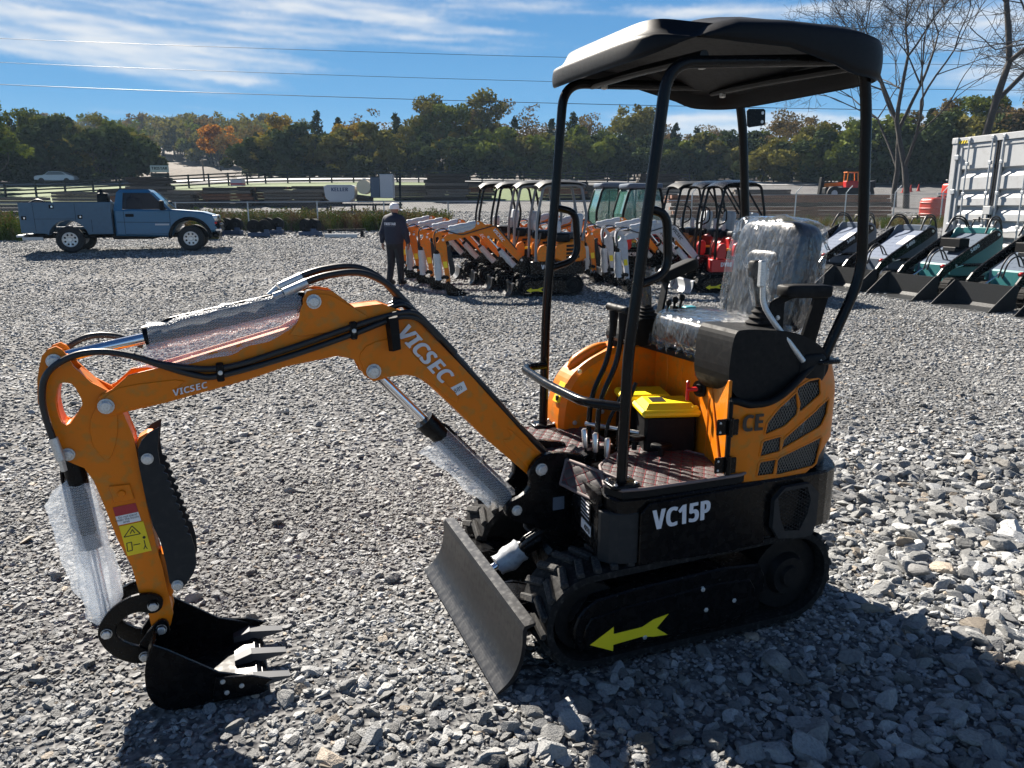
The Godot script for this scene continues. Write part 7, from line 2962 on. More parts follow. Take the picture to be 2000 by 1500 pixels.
func build_trees() -> void:
	var r := RandomNumberGenerator.new()
	r.seed = 314
	for k in 4:
		tree_proto("oak%d" % k, r, 10.0, 4.0, "round", 0.24, 4200)
	for k in 2:
		tree_proto("thin%d" % k, r, 10.0, 3.4, "round", 0.20, 1500)
	for k in 3:
		tree_proto("cone%d" % k, r, 8.0, 2.3, "cone", 0.22, 3200)
	for k in 3:
		tree_proto("bush%d" % k, r, 3.6, 2.4, "bush", 0.19, 2300)
	var far_r := RandomNumberGenerator.new()
	far_r.seed = 9
	tree_proto("far0", far_r, 10.0, 4.6, "round", 0.42, 1300)
	tree_proto("far1", far_r, 10.0, 4.2, "round", 0.42, 1300)
	M.lgreen = leaf_mat(lin(0.125, 0.15, 0.04))
	M.lolive = leaf_mat(lin(0.17, 0.155, 0.05))
	M.lgold = leaf_mat(lin(0.25, 0.175, 0.04), 0.8)
	M.lrust = leaf_mat(lin(0.30, 0.13, 0.035), 0.95)
	M.lcedar = leaf_mat(lin(0.065, 0.085, 0.04), 0.5)
	M.lbrown = leaf_mat(lin(0.17, 0.125, 0.07))
	M.lfar = leaf_mat(lin(0.15, 0.14, 0.065), 0.7)
	var g := "trees along the far edge of the yard"
	# main belt beyond the road, told by kind and neighbours
	var belt := [
		# pixel x, distance, height, kind, material, words
		[515, 122, 7.0, "cone0", "lcedar", "dark evergreen cedar at the side road end of the tree belt"],
		[560, 128, 9.2, "oak0", "lgold", "golden brown autumn tree beside the cedar at the belt's end"],
		[600, 132, 9.0, "oak1", "lolive", "olive autumn tree between the golden tree and the pointed cedar"],
		[632, 130, 10.6, "cone1", "lcedar", "tall pointed dark cedar standing above the olive trees"],
		[672, 134, 9.8, "cone2", "lcedar", "dark cedar behind the yellow autumn tree"],
		[700, 124, 8.2, "oak2", "lgold", "yellow autumn tree in front of the cedars"],
		[735, 134, 11.0, "thin0", "lbrown", "nearly bare brown tree behind the yellow one"],
		[780, 132, 10.6, "cone0", "lcedar", "dark cedar between the bare brown tree and the tall oak"],
		[800, 126, 7.6, "oak3", "lolive", "low olive tree in front of the dark cedar"],
		[842, 130, 12.4, "oak0", "lolive", "tall olive brown oak with a broad uneven crown"],
		[872, 128, 11.6, "oak2", "lgreen", "tall green oak touching the olive brown one"],
		[905, 124, 8.4, "oak1", "lgold", "golden tree below the two tall oaks"],
		[945, 131, 13.4, "oak3", "lolive", "tallest oak of the belt with open golden green crown"],
		[972, 133, 13.0, "thin1", "lbrown", "thin bare brown tree rising beside the tallest oak"],
		[1005, 126, 9.8, "cone1", "lcedar", "broad dark cedar beside the tallest oak"],
		[1040, 132, 11.8, "thin0", "lbrown", "bare grey brown tree above the dark cedars"],
		[1075, 128, 9.6, "cone2", "lcedar", "dark cedar between the bare grey brown tree and another cedar"],
		[1115, 126, 10.6, "cone0", "lcedar", "dark cedar between another cedar and a bare brown tree"],
		[1150, 133, 11.0, "thin1", "lbrown", "bare brown tree between a dark cedar and a dull green tree"],
		[1190, 127, 9.4, "oak1", "lgreen", "dull green tree next to the olive oak with pale leaves"],
		[1235, 128, 11.6, "oak2", "lolive", "olive oak with pale leaves between a dull green and a bare tree"],
		[1275, 131, 10.0, "thin0", "lbrown", "bare brown tree between the pale-leaved olive oak and two cedars"],
		[1310, 126, 8.8, "cone2", "lcedar", "dark cedar beside the bare brown tree near the gap"],
		[1350, 128, 8.4, "cone1", "lcedar", "dark cedar beside the brown tree at the gap"],
		[1390, 130, 7.2, "oak0", "lbrown", "brown tree at the gap in the tree belt"],
		[1480, 118, 6.8, "oak3", "lgreen", "green tree on the far side of the gap"],
		[1520, 112, 9.6, "thin1", "lbrown", "tall bare tree on the far side of the gap"],
		[1550, 106, 7.0, "cone0", "lcedar", "dark cedar below the tall bare tree past the gap"],
		[1590, 104, 7.4, "oak2", "lolive", "olive tree between a cedar and a dull green tree past the gap"],
		[1640, 102, 7.8, "oak1", "lgreen", "dull green tree beyond the telehandler"],
		[1690, 100, 7.2, "cone1", "lcedar", "dark cedar beyond the telehandler's tail"],
		[1740, 98, 7.8, "oak0", "lbrown", "brown green tree behind the two bare trunks"],
		[1790, 96, 8.6, "cone2", "lcedar", "dark cedar beyond the orange cones"],
		[1830, 94, 9.0, "oak3", "lbrown", "dense brown tree beyond the red orange tank"],
		[1870, 92, 9.8, "oak2", "lgreen", "dense dark fresh green tree beyond the container, last of the belt"],
		[1910, 90, 9.4, "thin0", "lbrown", "bare brown tree beyond the container"],
		[1955, 88, 9.6, "oak1", "lbrown", "brown leafy tree beyond the container"],
		[2010, 86, 9.4, "cone0", "lcedar", "dark cedar beyond the container"],
		[2080, 86, 9.0, "oak0", "lgreen", "fresh green tree beyond the container, last of the belt"],
		[-60, 88, 9.8, "oak1", "lgreen", "green tree at the outer end of the roadside grove"],
		[15, 80, 8.8, "oak3", "lgreen", "leafy green tree with loose top standing before the roadside grove"],
		[50, 100, 8.6, "cone1", "lcedar", "dark cedar in the roadside grove behind the leafy green tree"],
		[85, 104, 8.8, "oak0", "lgreen", "dark green tree in the roadside grove above the white car"],
		[125, 108, 9.0, "oak2", "lgreen", "round dark green tree in the middle of the roadside grove"],
		[165, 106, 8.4, "cone2", "lcedar", "dark cedar in the roadside grove"],
		[200, 108, 8.8, "oak1", "lolive", "olive tree in the roadside grove with yellowing top"],
		[240, 106, 7.6, "oak3", "lgreen", "green tree at the dirt bank end of the roadside grove"],
		[262, 104, 6.4, "oak0", "lgreen", "low green tree closing the roadside grove"],
		[445, 152, 9.8, "oak2", "lrust", "rust orange autumn tree standing alone above the dirt bank"]]
	for b in belt:
		var d: float = b[1]
		var x := (float(b[0]) - 1000.0) / 1500.0 * d * 0.985
		var s: float = float(b[2]) / trees[b[3]].h
		var called := "cedar_tree" if String(b[3]).begins_with("cone") else "broadleaf_tree"
		plant_tree(called, b[3], on_ground(x, d), Vector3(s * r.randf_range(0.9, 1.15), s, s * r.randf_range(0.9, 1.15)), r.randf() * TAU, M[b[4]], b[5], "tree", g)
	# second line that closes the belt
	for k in 40:
		var px := -120.0 + k * 57.0 + r.randf_range(-14, 14)
		if px > 285.0 and px < 490.0:
			continue
		var d := 139.0 if px > 480.0 and px < 1450.0 else 116.0
		d += r.randf_range(-2, 4)
		var key: String = ["oak0", "cone0", "oak2", "cone2", "thin1"][r.randi() % 5]
		var h := (8.2 if px < 1400.0 or px > 1480.0 else 5.5) + r.randf_range(-0.6, 1.0)
		if px < 300.0:
			h = 7.4
		var s: float = h / trees[key].h
		plant_tree("cedar_tree" if key.begins_with("cone") else "broadleaf_tree", key, on_ground((px - 1000.0) / 1500.0 * d * 0.985, d), Vector3(s * 1.2, s, s * 1.2), r.randf() * TAU, M.lcedar if key.begins_with("cone") else M.lbrown, "dark tree in the closed second line behind the tree belt", "tree", "second line of trees behind the belt")
	# undergrowth at the foot of the belt
	for k in 108:
		var px := -80.0 + k * 20.0 + r.randf_range(-10, 10)
		if px > 275.0 and px < 495.0:
			continue
		var d := 117.0 if px > 480.0 and px < 1460.0 else (98.0 if px > 480.0 else 99.0)
		d += r.randf_range(-2, 3)
		if px > 1460.0:
			d = lerpf(100.0, 84.0, (px - 1460.0) / 600.0)
		var key: String = ["bush0", "bush1", "bush2"][r.randi() % 3]
		var s := r.randf_range(1.2, 2.0)
		plant_tree("bush", key, on_ground((px - 1000.0) / 1500.0 * d * 0.985, d), Vector3(s * 1.15, s, s * 1.15), r.randf() * TAU, [M.lcedar, M.lcedar, M.lolive, M.lgreen][r.randi() % 4], "dark leafy bush at the foot of the tree belt", "bush", "bushes at the foot of the tree belt")
	# wooded hill far to the left and low ridge in the gap
	for k in 110:
		var d := r.randf_range(205.0, 330.0)
		var px := r.randf_range(120.0, 600.0)
		var s := r.randf_range(0.9, 1.35)
		plant_tree("hill_tree", "far%d" % (r.randi() % 2), on_ground((px - 1000.0) / 1500.0 * d, d), Vector3(s, s, s), r.randf() * TAU, [M.lfar, M.lfar, M.lbrown, M.lolive, M.lgreen][r.randi() % 5], "autumn tree on the wooded hill beyond the dirt bank", "tree", "trees on the far hill")
	for k in 26:
		var d := r.randf_range(210.0, 300.0)
		var px := r.randf_range(1330.0, 1560.0)
		var s := r.randf_range(0.55, 0.8)
		plant_tree("hill_tree", "far%d" % (r.randi() % 2), on_ground((px - 1000.0) / 1500.0 * d, d), Vector3(s, s, s), r.randf() * TAU, [M.lfar, M.lbrown][r.randi() % 2], "hazy tree on the low ridge in the gap of the belt", "tree", "trees on the low ridge")
	# big bare trees on the right
	var bare := [
		[1762.0, 56.0, 6.4, 0.24, Vector3(-0.01, 1, 0), 61, "tall bare forked tree with a mistletoe ball beside the back track"],
		[1738.0, 57.5, 5.8, 0.21, Vector3(-0.03, 1, 0.05), 75, "tall bare tree standing close beside the one with mistletoe"],
		[1892.0, 50.0, 9.4, 0.30, Vector3(0.0, 1, 0), 86, "tall bare tree with heavy crooked limbs rising behind the container"],
		[2030.0, 58.0, 5.0, 0.26, Vector3(-0.14, 1, 0), 97, "bare tree leaning over the container roof"]]
	for b in bare:
		var br := RandomNumberGenerator.new()
		br.seed = b[5]
		var tips := []
		var st := S()
		branch(st, Vector3(0, -0.3, 0), b[4], b[2], b[3], 6, br, tips, 0.20, 0.016)
		var x: float = (float(b[0]) - 1000.0) / 1500.0 * float(b[1]) * 0.985
		var t := thing("bare_tree", b[6], "tree", on_ground(x, b[1]), 0.0, "bare trees on the right")
		var tw := S()
		for q in tips:
			for i in 3:
				var e: Vector3 = q + Vector3(br.randfn(), br.randfn() * 0.6 + 0.4, br.randfn()).normalized() * br.randf_range(0.4, 0.9)
				bar(tw, q, e, 0.012, 0.012)
		put(t, "trunk", st, M.bark)
		put(t, "twigs", tw, M.bark).set_meta("kind", "stuff")
		if b[5] == 61:
			var best := Vector3.ZERO
			for q in tips:
				if best == Vector3.ZERO or absf(q.y - 9.8) + absf(q.x + 0.3) < absf(best.y - 9.8) + absf(best.x + 0.3):
					best = q
			var ms := S()
			for i in 700:
				leaf_quad(ms, Vector3(br.randfn(), br.randfn(), br.randfn()).normalized() * 0.34 * pow(br.randf(), 0.4), 0.07, br, Color(0.9, 1.0, 0.8))
			var mo := put(self, "mistletoe_ball", ms, M.lolive)
			mo.position = t.position + best
			tag(mo, "round green mistletoe ball high in the bare tree", "mistletoe")
	# weeds along the chain-link fence
	var wr := RandomNumberGenerator.new()
	wr.seed = 21
	var wm := leaf_mat(Color.WHITE, 0.4)
	var node := Node3D.new()
	node.name = "weeds"
	add_child(node)
	node.set_meta("kind", "stuff")
	tag(node, "tall dry weeds and grass along the chain-link fence", "weeds")
	for v in 3:
		var cs := S()
		for i in 26:
			var a := wr.randf() * TAU
			var b := Vector3(cos(a), 0, sin(a)) * wr.randf() * 0.16
			var tp := b + Vector3(wr.randfn() * 0.16, wr.randf_range(0.5, 1.0), wr.randfn() * 0.16)
			var c := wr.randf_range(0.7, 1.2)
			cs.set_color(Color(c, c, c))
			var sd := Vector3(wr.randfn(), 0, wr.randfn()).normalized() * 0.014
			cs.add_vertex(b - sd)
			cs.add_vertex(tp)
			cs.add_vertex(b + sd)
			for q in 3:
				leaf_quad(cs, b.lerp(tp, wr.randf_range(0.3, 1.0)), 0.045, wr, Color(c, c, c * 0.9))
		var mesh := mesh_of(cs)
		var xs := []
		for i in 420:
			var px := wr.randf_range(380.0, 880.0)
			var d := wr.randf_range(35.4, 38.0)
			if i % 7 == 0:
				px = wr.randf_range(-40.0, 60.0)
				d = wr.randf_range(29.0, 33.0)
			if i % 4 == 0:
				px = wr.randf_range(1470.0, 1850.0)
				d = wr.randf_range(37.5, 43.0)
			if i % 13 == 0:
				px = wr.randf_range(395.0, 430.0)
				d = wr.randf_range(30.0, 33.0)
			xs.append([px, d])
		var mm := MultiMesh.new()
		mm.transform_format = MultiMesh.TRANSFORM_3D
		mm.use_colors = true
		mm.mesh = mesh
		mm.instance_count = xs.size()
		for i in xs.size():
			var q: Array = xs[i]
			var x: float = (q[0] - 1000.0) / 1500.0 * q[1]
			var s := wr.randf_range(0.45, 1.15) * (0.55 if q[0] > 1400.0 else 1.0)
			mm.set_instance_transform(i, Transform3D(Basis(Vector3.UP, wr.randf() * TAU).scaled(Vector3(s * 1.1, s, s * 1.1)), on_ground(x, q[1])))
			var k := wr.randf()
			mm.set_instance_color(i, Color(0.085, 0.12, 0.025) if k < 0.4 else (Color(0.20, 0.17, 0.075) if k < 0.8 else Color(0.17, 0.10, 0.06)))
		var mi := MultiMeshInstance3D.new()
		mi.name = "weed_clumps"
		mi.multimesh = mm
		mi.material_override = wm
		mi.set_meta("kind", "stuff")
		node.add_child(mi, true)

# ------------------------------------------------------------------ fences, stacks and the rest of the yard
func at_px(px: float, d: float) -> Vector3:
	return on_ground((px - 1000.0) / 1500.0 * (d * 0.9746 + 0.38), d)

func chain_fence(called: String, label: String, a: Vector3, b: Vector3, hgt: float, step: float, arms: bool) -> void:
	var R := thing(called, label, "fence", Vector3(a.x, 0, a.z), 0.0, "chain-link fences")
	var n := int(ceil(a.distance_to(b) / step))
	var pts := []
	for i in n + 1:
		var p := a.lerp(b, float(i) / n)
		pts.append(Vector3(p.x - a.x, ground(p.x, p.z), p.z - a.z))
	for i in n + 1:
		var ps := S()
		rod(ps, pts[i] + Vector3(0, -0.2, 0), pts[i] + Vector3(0, hgt + (0.12 if arms else 0.03), 0), 0.032, 0.032, 8)
		var po := put(R, "post", ps, M.galv)
		if arms:
			var ar := S()
			bar(ar, pts[i] + Vector3(0, hgt + 0.10, 0), pts[i] + Vector3(0.26, hgt + 0.44, 0.05), 0.035, 0.035)
			put(po, "barb_arm", ar, M.galv)
	for i in n:
		var rs := S()
		rod(rs, pts[i] + Vector3(0, hgt, 0), pts[i + 1] + Vector3(0, hgt, 0), 0.024 if not arms else 0.010, -1.0, 6)
		put(R, "top_rail", rs, M.galv)
	var ms := S()
	for i in n:
		var p: Vector3 = pts[i]
		var q: Vector3 = pts[i + 1]
		var ln := p.distance_to(q)
		var k := int(ln / 0.13)
		var dk := int(hgt / 0.13)
		for j in range(-dk, k + 1):
			for s in [1.0, -1.0]:
				var t0 := float(j) / k
				var t1 := t0 + float(dk) / k
				var c0 := clampf(t0, 0.0, 1.0)
				var c1 := clampf(t1, 0.0, 1.0)
				if c1 - c0 < 0.01:
					continue
				var h0 := (c0 - t0) / (t1 - t0) * hgt
				var h1 := (c1 - t0) / (t1 - t0) * hgt
				if s < 0.0:
					h0 = hgt - h0
					h1 = hgt - h1
				bar(ms, p.lerp(q, c0) + Vector3(0, h0, 0), p.lerp(q, c1) + Vector3(0, h1, 0), 0.004, 0.004)
	put(R, "wire_mesh", ms, M.wire).set_meta("kind", "stuff")

func board_fence() -> void:
	var R := thing("board_fence", "black four-board paddock fence running along the road", "fence", Vector3.ZERO)
	var line := [on_ground(-60.0, 66.0), on_ground(-45.0, 70.3), on_ground(-36.0, 78.0), on_ground(-27.0, 87.0), on_ground(-8.0, 88.5), on_ground(20.0, 89.0)]
	var brd := S()
	box(brd, Vector3.ZERO, Vector3(1.0, 0.14, 0.03))
	var bm := mesh_of(brd)
	var pst := S()
	box(pst, Vector3(0, 0.60, 0), Vector3(0.14, 1.5, 0.14))
	var pm := mesh_of(pst)
	for k in line.size() - 1:
		var a: Vector3 = line[k]
		var b: Vector3 = line[k + 1]
		var n := int(a.distance_to(b) / 2.4) + 1
		for i in n:
			var p := a.lerp(b, float(i) / n)
			var q := a.lerp(b, float(i + 1) / n)
			p.y = ground(p.x, p.z)
			q.y = ground(q.x, q.z)
			put_mesh(R, "post", pm, M.blackfence, Transform3D(Basis(), p))
			var x := q - p
			var xn := x.normalized()
			var zn := xn.cross(Vector3.UP).normalized()
			for h in [0.30, 0.62, 0.94, 1.26]:
				put_mesh(R, "board", bm, M.blackfence, Transform3D(Basis(x, zn.cross(xn), zn), (p + q) * 0.5 + Vector3(0, h, 0) + zn * 0.09))

func mat_stack(called: String, label: String, layers: int, ln: float, wd: float, mats: Array, sd: int) -> Node3D:
	var r := RandomNumberGenerator.new()
	r.seed = sd
	var R := thing(called, label, "timber stack")
	for i in layers:
		var off := Vector3(r.randf_range(-0.25, 0.25), 0.11 + i * 0.22, r.randf_range(-0.12, 0.12))
		var turn := r.randf_range(-0.05, 0.05)
		for k in 3:
			var bs := S()
			box(bs, Vector3(0, 0, 0), Vector3(ln * r.randf_range(0.9, 1.05), 0.19, wd / 3.0 - 0.03), 0.012)
			var o := put(R, "timber_beam", bs, mats[r.randi() % mats.size()])
			o.transform = Transform3D(Basis(Vector3.UP, turn), off + Vector3(r.randf_range(-0.1, 0.1), r.randf_range(-0.01, 0.01), (k - 1) * wd / 3.0))
	return R

func build_yard() -> void:
	chain_fence("chain_link_fence", "low chain-link fence with a pale top rail behind the blue truck", on_ground(-32.0, 30.0), on_ground(-3.0, 37.0), 1.30, 3.2, false)
	chain_fence("chain_link_fence", "chain-link fence with a pale top rail behind the parked excavators", on_ground(-3.0, 37.0), on_ground(9.0, 39.5), 1.30, 3.2, false)
	chain_fence("chain_link_fence", "chain-link fence with slanted barb arms in front of the rusty timber", on_ground(9.0, 39.5), on_ground(34.0, 44.0), 1.55, 3.0, true)
	board_fence()
	var mixed := [M.weathered, M.darkwood, M.darkwood, M.rustwood]
	var g := "timber mat stacks in the yard behind the fence"
	var P := [mat_stack("timber_stack", "low stack of grey timber mats behind the truck cab", 6, 3.6, 1.2, mixed, 1), mat_stack("timber_stack", "tall stack of dark timber mats behind the mixing plant", 9, 3.2, 1.2, [M.darkwood, M.darkwood, M.weathered], 2), mat_stack("timber_stack", "ragged stack of weathered timber mats beside the grey one", 5, 4.2, 1.4, [M.weathered, M.darkwood], 3)]
	var spots := [[0, 240, 57, 0.1], [2, 320, 57, -0.1], [2, 395, 59, 0.15], [1, 870, 62, 0.0]]
	P[0].position = at_px(255, 55)
	P[1].position = at_px(872, 61)
	P[2].position = at_px(330, 56)
	for q in P:
		q.set_meta("group", g)
	var more := [[2, 395, 58, 0.15, "weathered timber stack between the ragged one and the white crate"], [0, 455, 57, 0.0, "grey timber stack under the white crate"], [1, 300, 60, 0.2, "tall dark timber stack behind the truck cab"], [0, 520, 58, -0.05, "grey timber stack between the white crate and the mixing plant"], [2, 580, 57, 0.05, "weathered timber stack between two grey ones by the mixing plant"], [0, 625, 58, 0.0, "grey timber stack touching the mixing plant"], [2, 820, 62, 0.1, "weathered timber stack between the mixing plant and the tall stack"], [0, 920, 63, 0.0, "grey timber stack beside the tall dark stack"], [2, 30, 50, 0.1, "weathered timber stack at the tail of the truck"], [0, 1100, 62, 0.0, "grey timber stack beyond the orange excavators"], [2, 1180, 63, 0.05, "weathered timber stack beyond the glazed cabs"], [1, 1280, 64, 0.0, "dark timber stack beyond the red and white excavators"], [2, 175, 57, 0.05, "weathered timber stack beyond the truck bed"]]
	for q in more:
		copy_of(P[q[0]], at_px(q[1], q[2]), q[3], q[4], g)
	var rs := mat_stack("rusty_timber_stack", "long stack of rust brown timbers behind the barb-armed fence", 6, 5.2, 1.6, [M.rustwood, M.rustwood, M.darkwood], 7)
	rs.position = at_px(1500, 46.5)
	rs.set_meta("group", "rusty timber stacks")
	copy_of(rs, at_px(1640, 47.0), 0.02, "long stack of rust brown timbers beside the two bare trunks", "rusty timber stacks")
	copy_of(rs, at_px(1390, 46.5), -0.02, "long stack of rust brown timbers at the excavator end of the barb-armed fence", "rusty timber stacks")
	var low := mat_stack("plank_stack", "low stack of dark planks in front of the telehandler", 3, 5.0, 1.4, [M.darkwood, M.weathered], 9)
	low.position = at_px(1540, 62)
	low.set_meta("group", "plank stacks")
	copy_of(low, at_px(1655, 60), 0.05, "low stack of planks under the telehandler's wheels", "plank stacks")
	copy_of(low, at_px(1480, 70), 0.0, "low stack of planks off the telehandler's forks", "plank stacks")
	# crate on a stack
	var cr := S()
	box(cr, Vector3(0, 0.22, 0), Vector3(0.85, 0.44, 0.7), 0.02)
	var co := put(self, "white_crate", cr, M.machinewhite)
	co.position = at_px(472, 57) + Vector3(0, 1.42, 0)
	tag(co, "white crate with a red band resting on a grey timber stack", "crate")
	var cb := S()
	box(cb, Vector3(0, 0.13, 0), Vector3(0.858, 0.12, 0.708), 0.0)
	put(co, "red_band", cb, M.decalred)

	# mixing plant
	var kp := thing("mixing_plant", "white and grey mixing plant with a lettered trough and cream tank", "machine", at_px(640, 52.5), 0.0)
	kp.rotation.y = 0.02
	var st := S()
	ext(st, chaikin(poly_of([0.1, 0.85, 0.0, 1.68, 2.05, 1.68, 2.0, 0.85, 1.7, 0.6, 0.4, 0.6]), 1, 0.12), -0.6, 0.6, 0.03)
	put(kp, "trough", st, M.machinewhite)
	words(kp, "KELLER", Vector3(1.05, 1.38, 0.605), Vector3(1, 0, 0), Vector3.UP, 0.24, mat(lin(0.03, 0.05, 0.12), 0.5), "lettering", 1.0, 0.0, true, 0.008)
	st = S()
	rod(st, Vector3(2.60, 1.55, -0.5), Vector3(2.60, 1.55, 0.5), 0.46, 0.46, 24)
	put(kp, "water_tank", st, mat(lin(0.58, 0.50, 0.36), 0.5))
	st = S()
	rod(st, Vector3(2.60, 2.0, 0.1), Vector3(2.60, 2.10, 0.1), 0.12, 0.12, 12)
	put(kp, "tank_cap", st, M.machinewhite)
	for k in 2:
		st = S()
		box(st, Vector3(3.35 + k * 0.75, 1.50 + k * 0.10, 0), Vector3(0.60 + k * 0.25, 1.30 + k * 0.22, 1.0), 0.03)
		put(kp, "cabinet", st, M.mixgrey if k == 0 else M.machinewhite)
	st = S()
	bar(st, Vector3(-0.3, 0.42, 0.5), Vector3(5.0, 0.42, 0.5), 0.12, 0.14)
	bar(st, Vector3(-0.3, 0.42, -0.5), Vector3(5.0, 0.42, -0.5), 0.12, 0.14)
	for x in [0.2, 1.8, 3.2, 4.6]:
		bar(st, Vector3(x, 0.0, 0.5), Vector3(x, 0.5, 0.5), 0.1, 0.1)
		bar(st, Vector3(x, 0.0, -0.5), Vector3(x, 0.5, -0.5), 0.1, 0.1)
	put(kp, "skid_frame", st, M.greypaint)
	st = S()
	bar(st, Vector3(4.95, 0.0, 0.3), Vector3(5.0, 2.45, 0.3), 0.14, 0.14)
	bar(st, Vector3(4.55, 2.35, 0.3), Vector3(5.1, 2.35, 0.3), 0.06, 0.06)
	bar(st, Vector3(4.60, 2.30, 0.3), Vector3(4.98, 1.75, 0.3), 0.05, 0.05)
	put(kp, "hoist_mast", st, M.greypaint)
	st = S()
	rod(st, Vector3(2.1, 0.9, 0.3), Vector3(3.0, 0.75, 0.3), 0.18, 0.22, 14)
	box(st, Vector3(2.6, 0.75, 0.0), Vector3(1.0, 0.4, 0.8), 0.04)
	put(kp, "pump_unit", st, M.darkwood)

	# attachments lying by the weeds
	var blue := worn(lin(0.05, 0.085, 0.15), lin(0.03, 0.04, 0.06), 0.5, 0.7, 2.0, 0.5, 0.0, 54)
	var at := thing("compactor_attachment", "blue-framed twin-wheel attachment in the pair beside the weeds, the front one", "attachment", at_px(508, 31.5), 0.3, "twin-wheel attachments on the gravel")
	st = S()
	box(st, Vector3(0, 0.10, 0), Vector3(0.85, 0.16, 0.5), 0.02)
	box(st, Vector3(0.30, 0.22, 0.1), Vector3(0.2, 0.16, 0.3), 0.02)
	put(at, "frame", st, blue)
	for x in [-0.18, 0.22]:
		st = S()
		rod(st, Vector3(x, 0.42, -0.12), Vector3(x, 0.42, 0.12), 0.27, 0.27, 20)
		rod(st, Vector3(x, 0.42, 0.12), Vector3(x, 0.42, 0.16), 0.10, 0.08, 12)
		put(at, "wheel", st, M.rubber)
	copy_of(at, at_px(535, 33.4), 0.1, "blue-framed twin-wheel attachment in the pair beside the weeds, the rear one", "twin-wheel attachments on the gravel")
	copy_of(at, at_px(455, 33.0), 0.0, "blue-framed twin-wheel attachment lying by itself near the truck's nose", "twin-wheel attachments on the gravel")
	copy_of(at, at_px(420, 32.6), 0.2, "blue-framed twin-wheel attachment half hidden by the truck's bumper", "twin-wheel attachments on the gravel")
	copy_of(at, at_px(608, 32.2), -0.4, "twin-wheel attachment lying between the weeds and the grey channel", "twin-wheel attachments on the gravel")
	var gc := thing("steel_channel", "long grey steel channel lying on the gravel in front of the weeds", "steel beam", at_px(672, 31.2), -0.05)
	st = S()
	bar(st, Vector3(-0.68, 0.12, 0.1), Vector3(0.62, 0.12, 0.1), 0.30, 0.05)
	bar(st, Vector3(-0.68, 0.06, 0.26), Vector3(0.62, 0.06, 0.26), 0.03, 0.12)
	put(gc, "channel", st, M.galv)
	st = S()
	bar(st, Vector3(-0.72, 0.28, -0.25), Vector3(0.85, 0.30, -0.25), 0.12, 0.07)
	box(st, Vector3(-0.6, 0.13, -0.25), Vector3(0.12, 0.24, 0.12))
	box(st, Vector3(0.7, 0.13, -0.25), Vector3(0.12, 0.24, 0.12))
	put(gc, "dark_beam", st, M.blackmatte)
	var db := thing("steel_bin", "small dark steel bin standing behind the weeds", "bin", at_px(607, 47.5), 0.1)
	st = S()
	for s in [-1.0, 1.0]:
		box(st, Vector3(s * 0.42, 0.35, 0), Vector3(0.04, 0.7, 0.8))
		box(st, Vector3(0, 0.35, s * 0.40), Vector3(0.84, 0.7, 0.04))
	box(st, Vector3(0, 0.04, 0), Vector3(0.84, 0.06, 0.8))
	put(db, "walls", st, M.darkwood)

	# spare loader buckets in a dark row behind the excavators
	var sb := S()
	loader_bucket(sb, 0.55)
	var sm := mesh_of(sb)
	for k in 7:
		var o := put_mesh(self, "spare_bucket", sm, M.black)
		o.transform = Transform3D(Basis(Vector3.UP, -1.45).scaled(Vector3(1.25, 1.7, 1.0)), at_px(890.0 + k * 62.0, 22.6))
		tag(o, "black spare loader bucket in the dark row behind the orange excavators", "bucket", "spare buckets in a row")

	# telehandler
	var th := thing("telehandler", "orange telehandler with dark chassis and big tyres in the back yard", "telehandler", at_px(1645, 66), 0.0)
	st = S()
	box(st, Vector3(0, 0.80, 0), Vector3(4.0, 0.55, 1.5), 0.06)
	hexa(st, [Vector3(1.2, 1.05, -0.5), Vector3(1.2, 1.05, 0.5), Vector3(1.2, 1.35, 0.5), Vector3(1.2, 1.35, -0.5), Vector3(2.2, 1.05, -0.5), Vector3(2.2, 1.05, 0.5), Vector3(2.2, 1.65, 0.5), Vector3(2.2, 1.65, -0.5)])
	put(th, "chassis", st, M.greypaint)
	st = S()
	box(st, Vector3(0.2, 1.15, 0.35), Vector3(1.0, 0.9, 0.75), 0.06)
	put(th, "lower_cab", st, M.machinered)
	st = S()
	for x in [-0.25, 0.65]:
		for z in [0.02, 0.70]:
			bar(st, Vector3(x, 1.5, z), Vector3(x * 0.9, 2.25, z), 0.06, 0.06)
	box(st, Vector3(0.2, 2.28, 0.35), Vector3(1.05, 0.08, 0.8), 0.02)
	put(th, "cab_guard", st, M.orange)
	st = S()
	bar(st, Vector3(2.0, 1.55, -0.35), Vector3(-1.9, 1.25, -0.35), 0.32, 0.30, 0.02)
	put(th, "boom", st, M.orange)
	st = S()
	bar(st, Vector3(-1.9, 1.9, -0.35), Vector3(-2.0, 0.5, -0.35), 0.5, 0.3, 0.02)
	bar(st, Vector3(-2.0, 0.5, -0.1), Vector3(-3.1, 0.48, -0.1), 0.12, 0.06)
	bar(st, Vector3(-2.0, 0.5, -0.6), Vector3(-3.1, 0.48, -0.6), 0.12, 0.06)
	put(th, "fork_carriage", st, M.blackmatte)
	for x in [-1.35, 1.35]:
		for z in [-0.85, 0.85]:
			var w := Node3D.new()
			w.name = "wheel"
			th.add_child(w, true)
			st = S()
			rod(st, Vector3(x, 0.58, z - 0.2), Vector3(x, 0.58, z + 0.2), 0.58, 0.58, 22)
			put(w, "tyre", st, M.tyre)
			st = S()
			rod(st, Vector3(x, 0.58, z + 0.19), Vector3(x, 0.58, z + 0.215), 0.27, 0.24, 18)
			rod(st, Vector3(x, 0.58, z - 0.215), Vector3(x, 0.58, z - 0.19), 0.24, 0.27, 18)
			put(w, "rim", st, M.machinewhite)
	# tote, cones, little tractor
	var tt := thing("orange_tank", "red orange plastic tank behind the fence beside the container", "tank", at_px(1818, 45.5), 0.3)
	st = S()
	superbox(st, Vector3(0, 0.62, 0), Vector3(1.35, 1.2, 1.1), 0.35, Basis(), 28, 14)
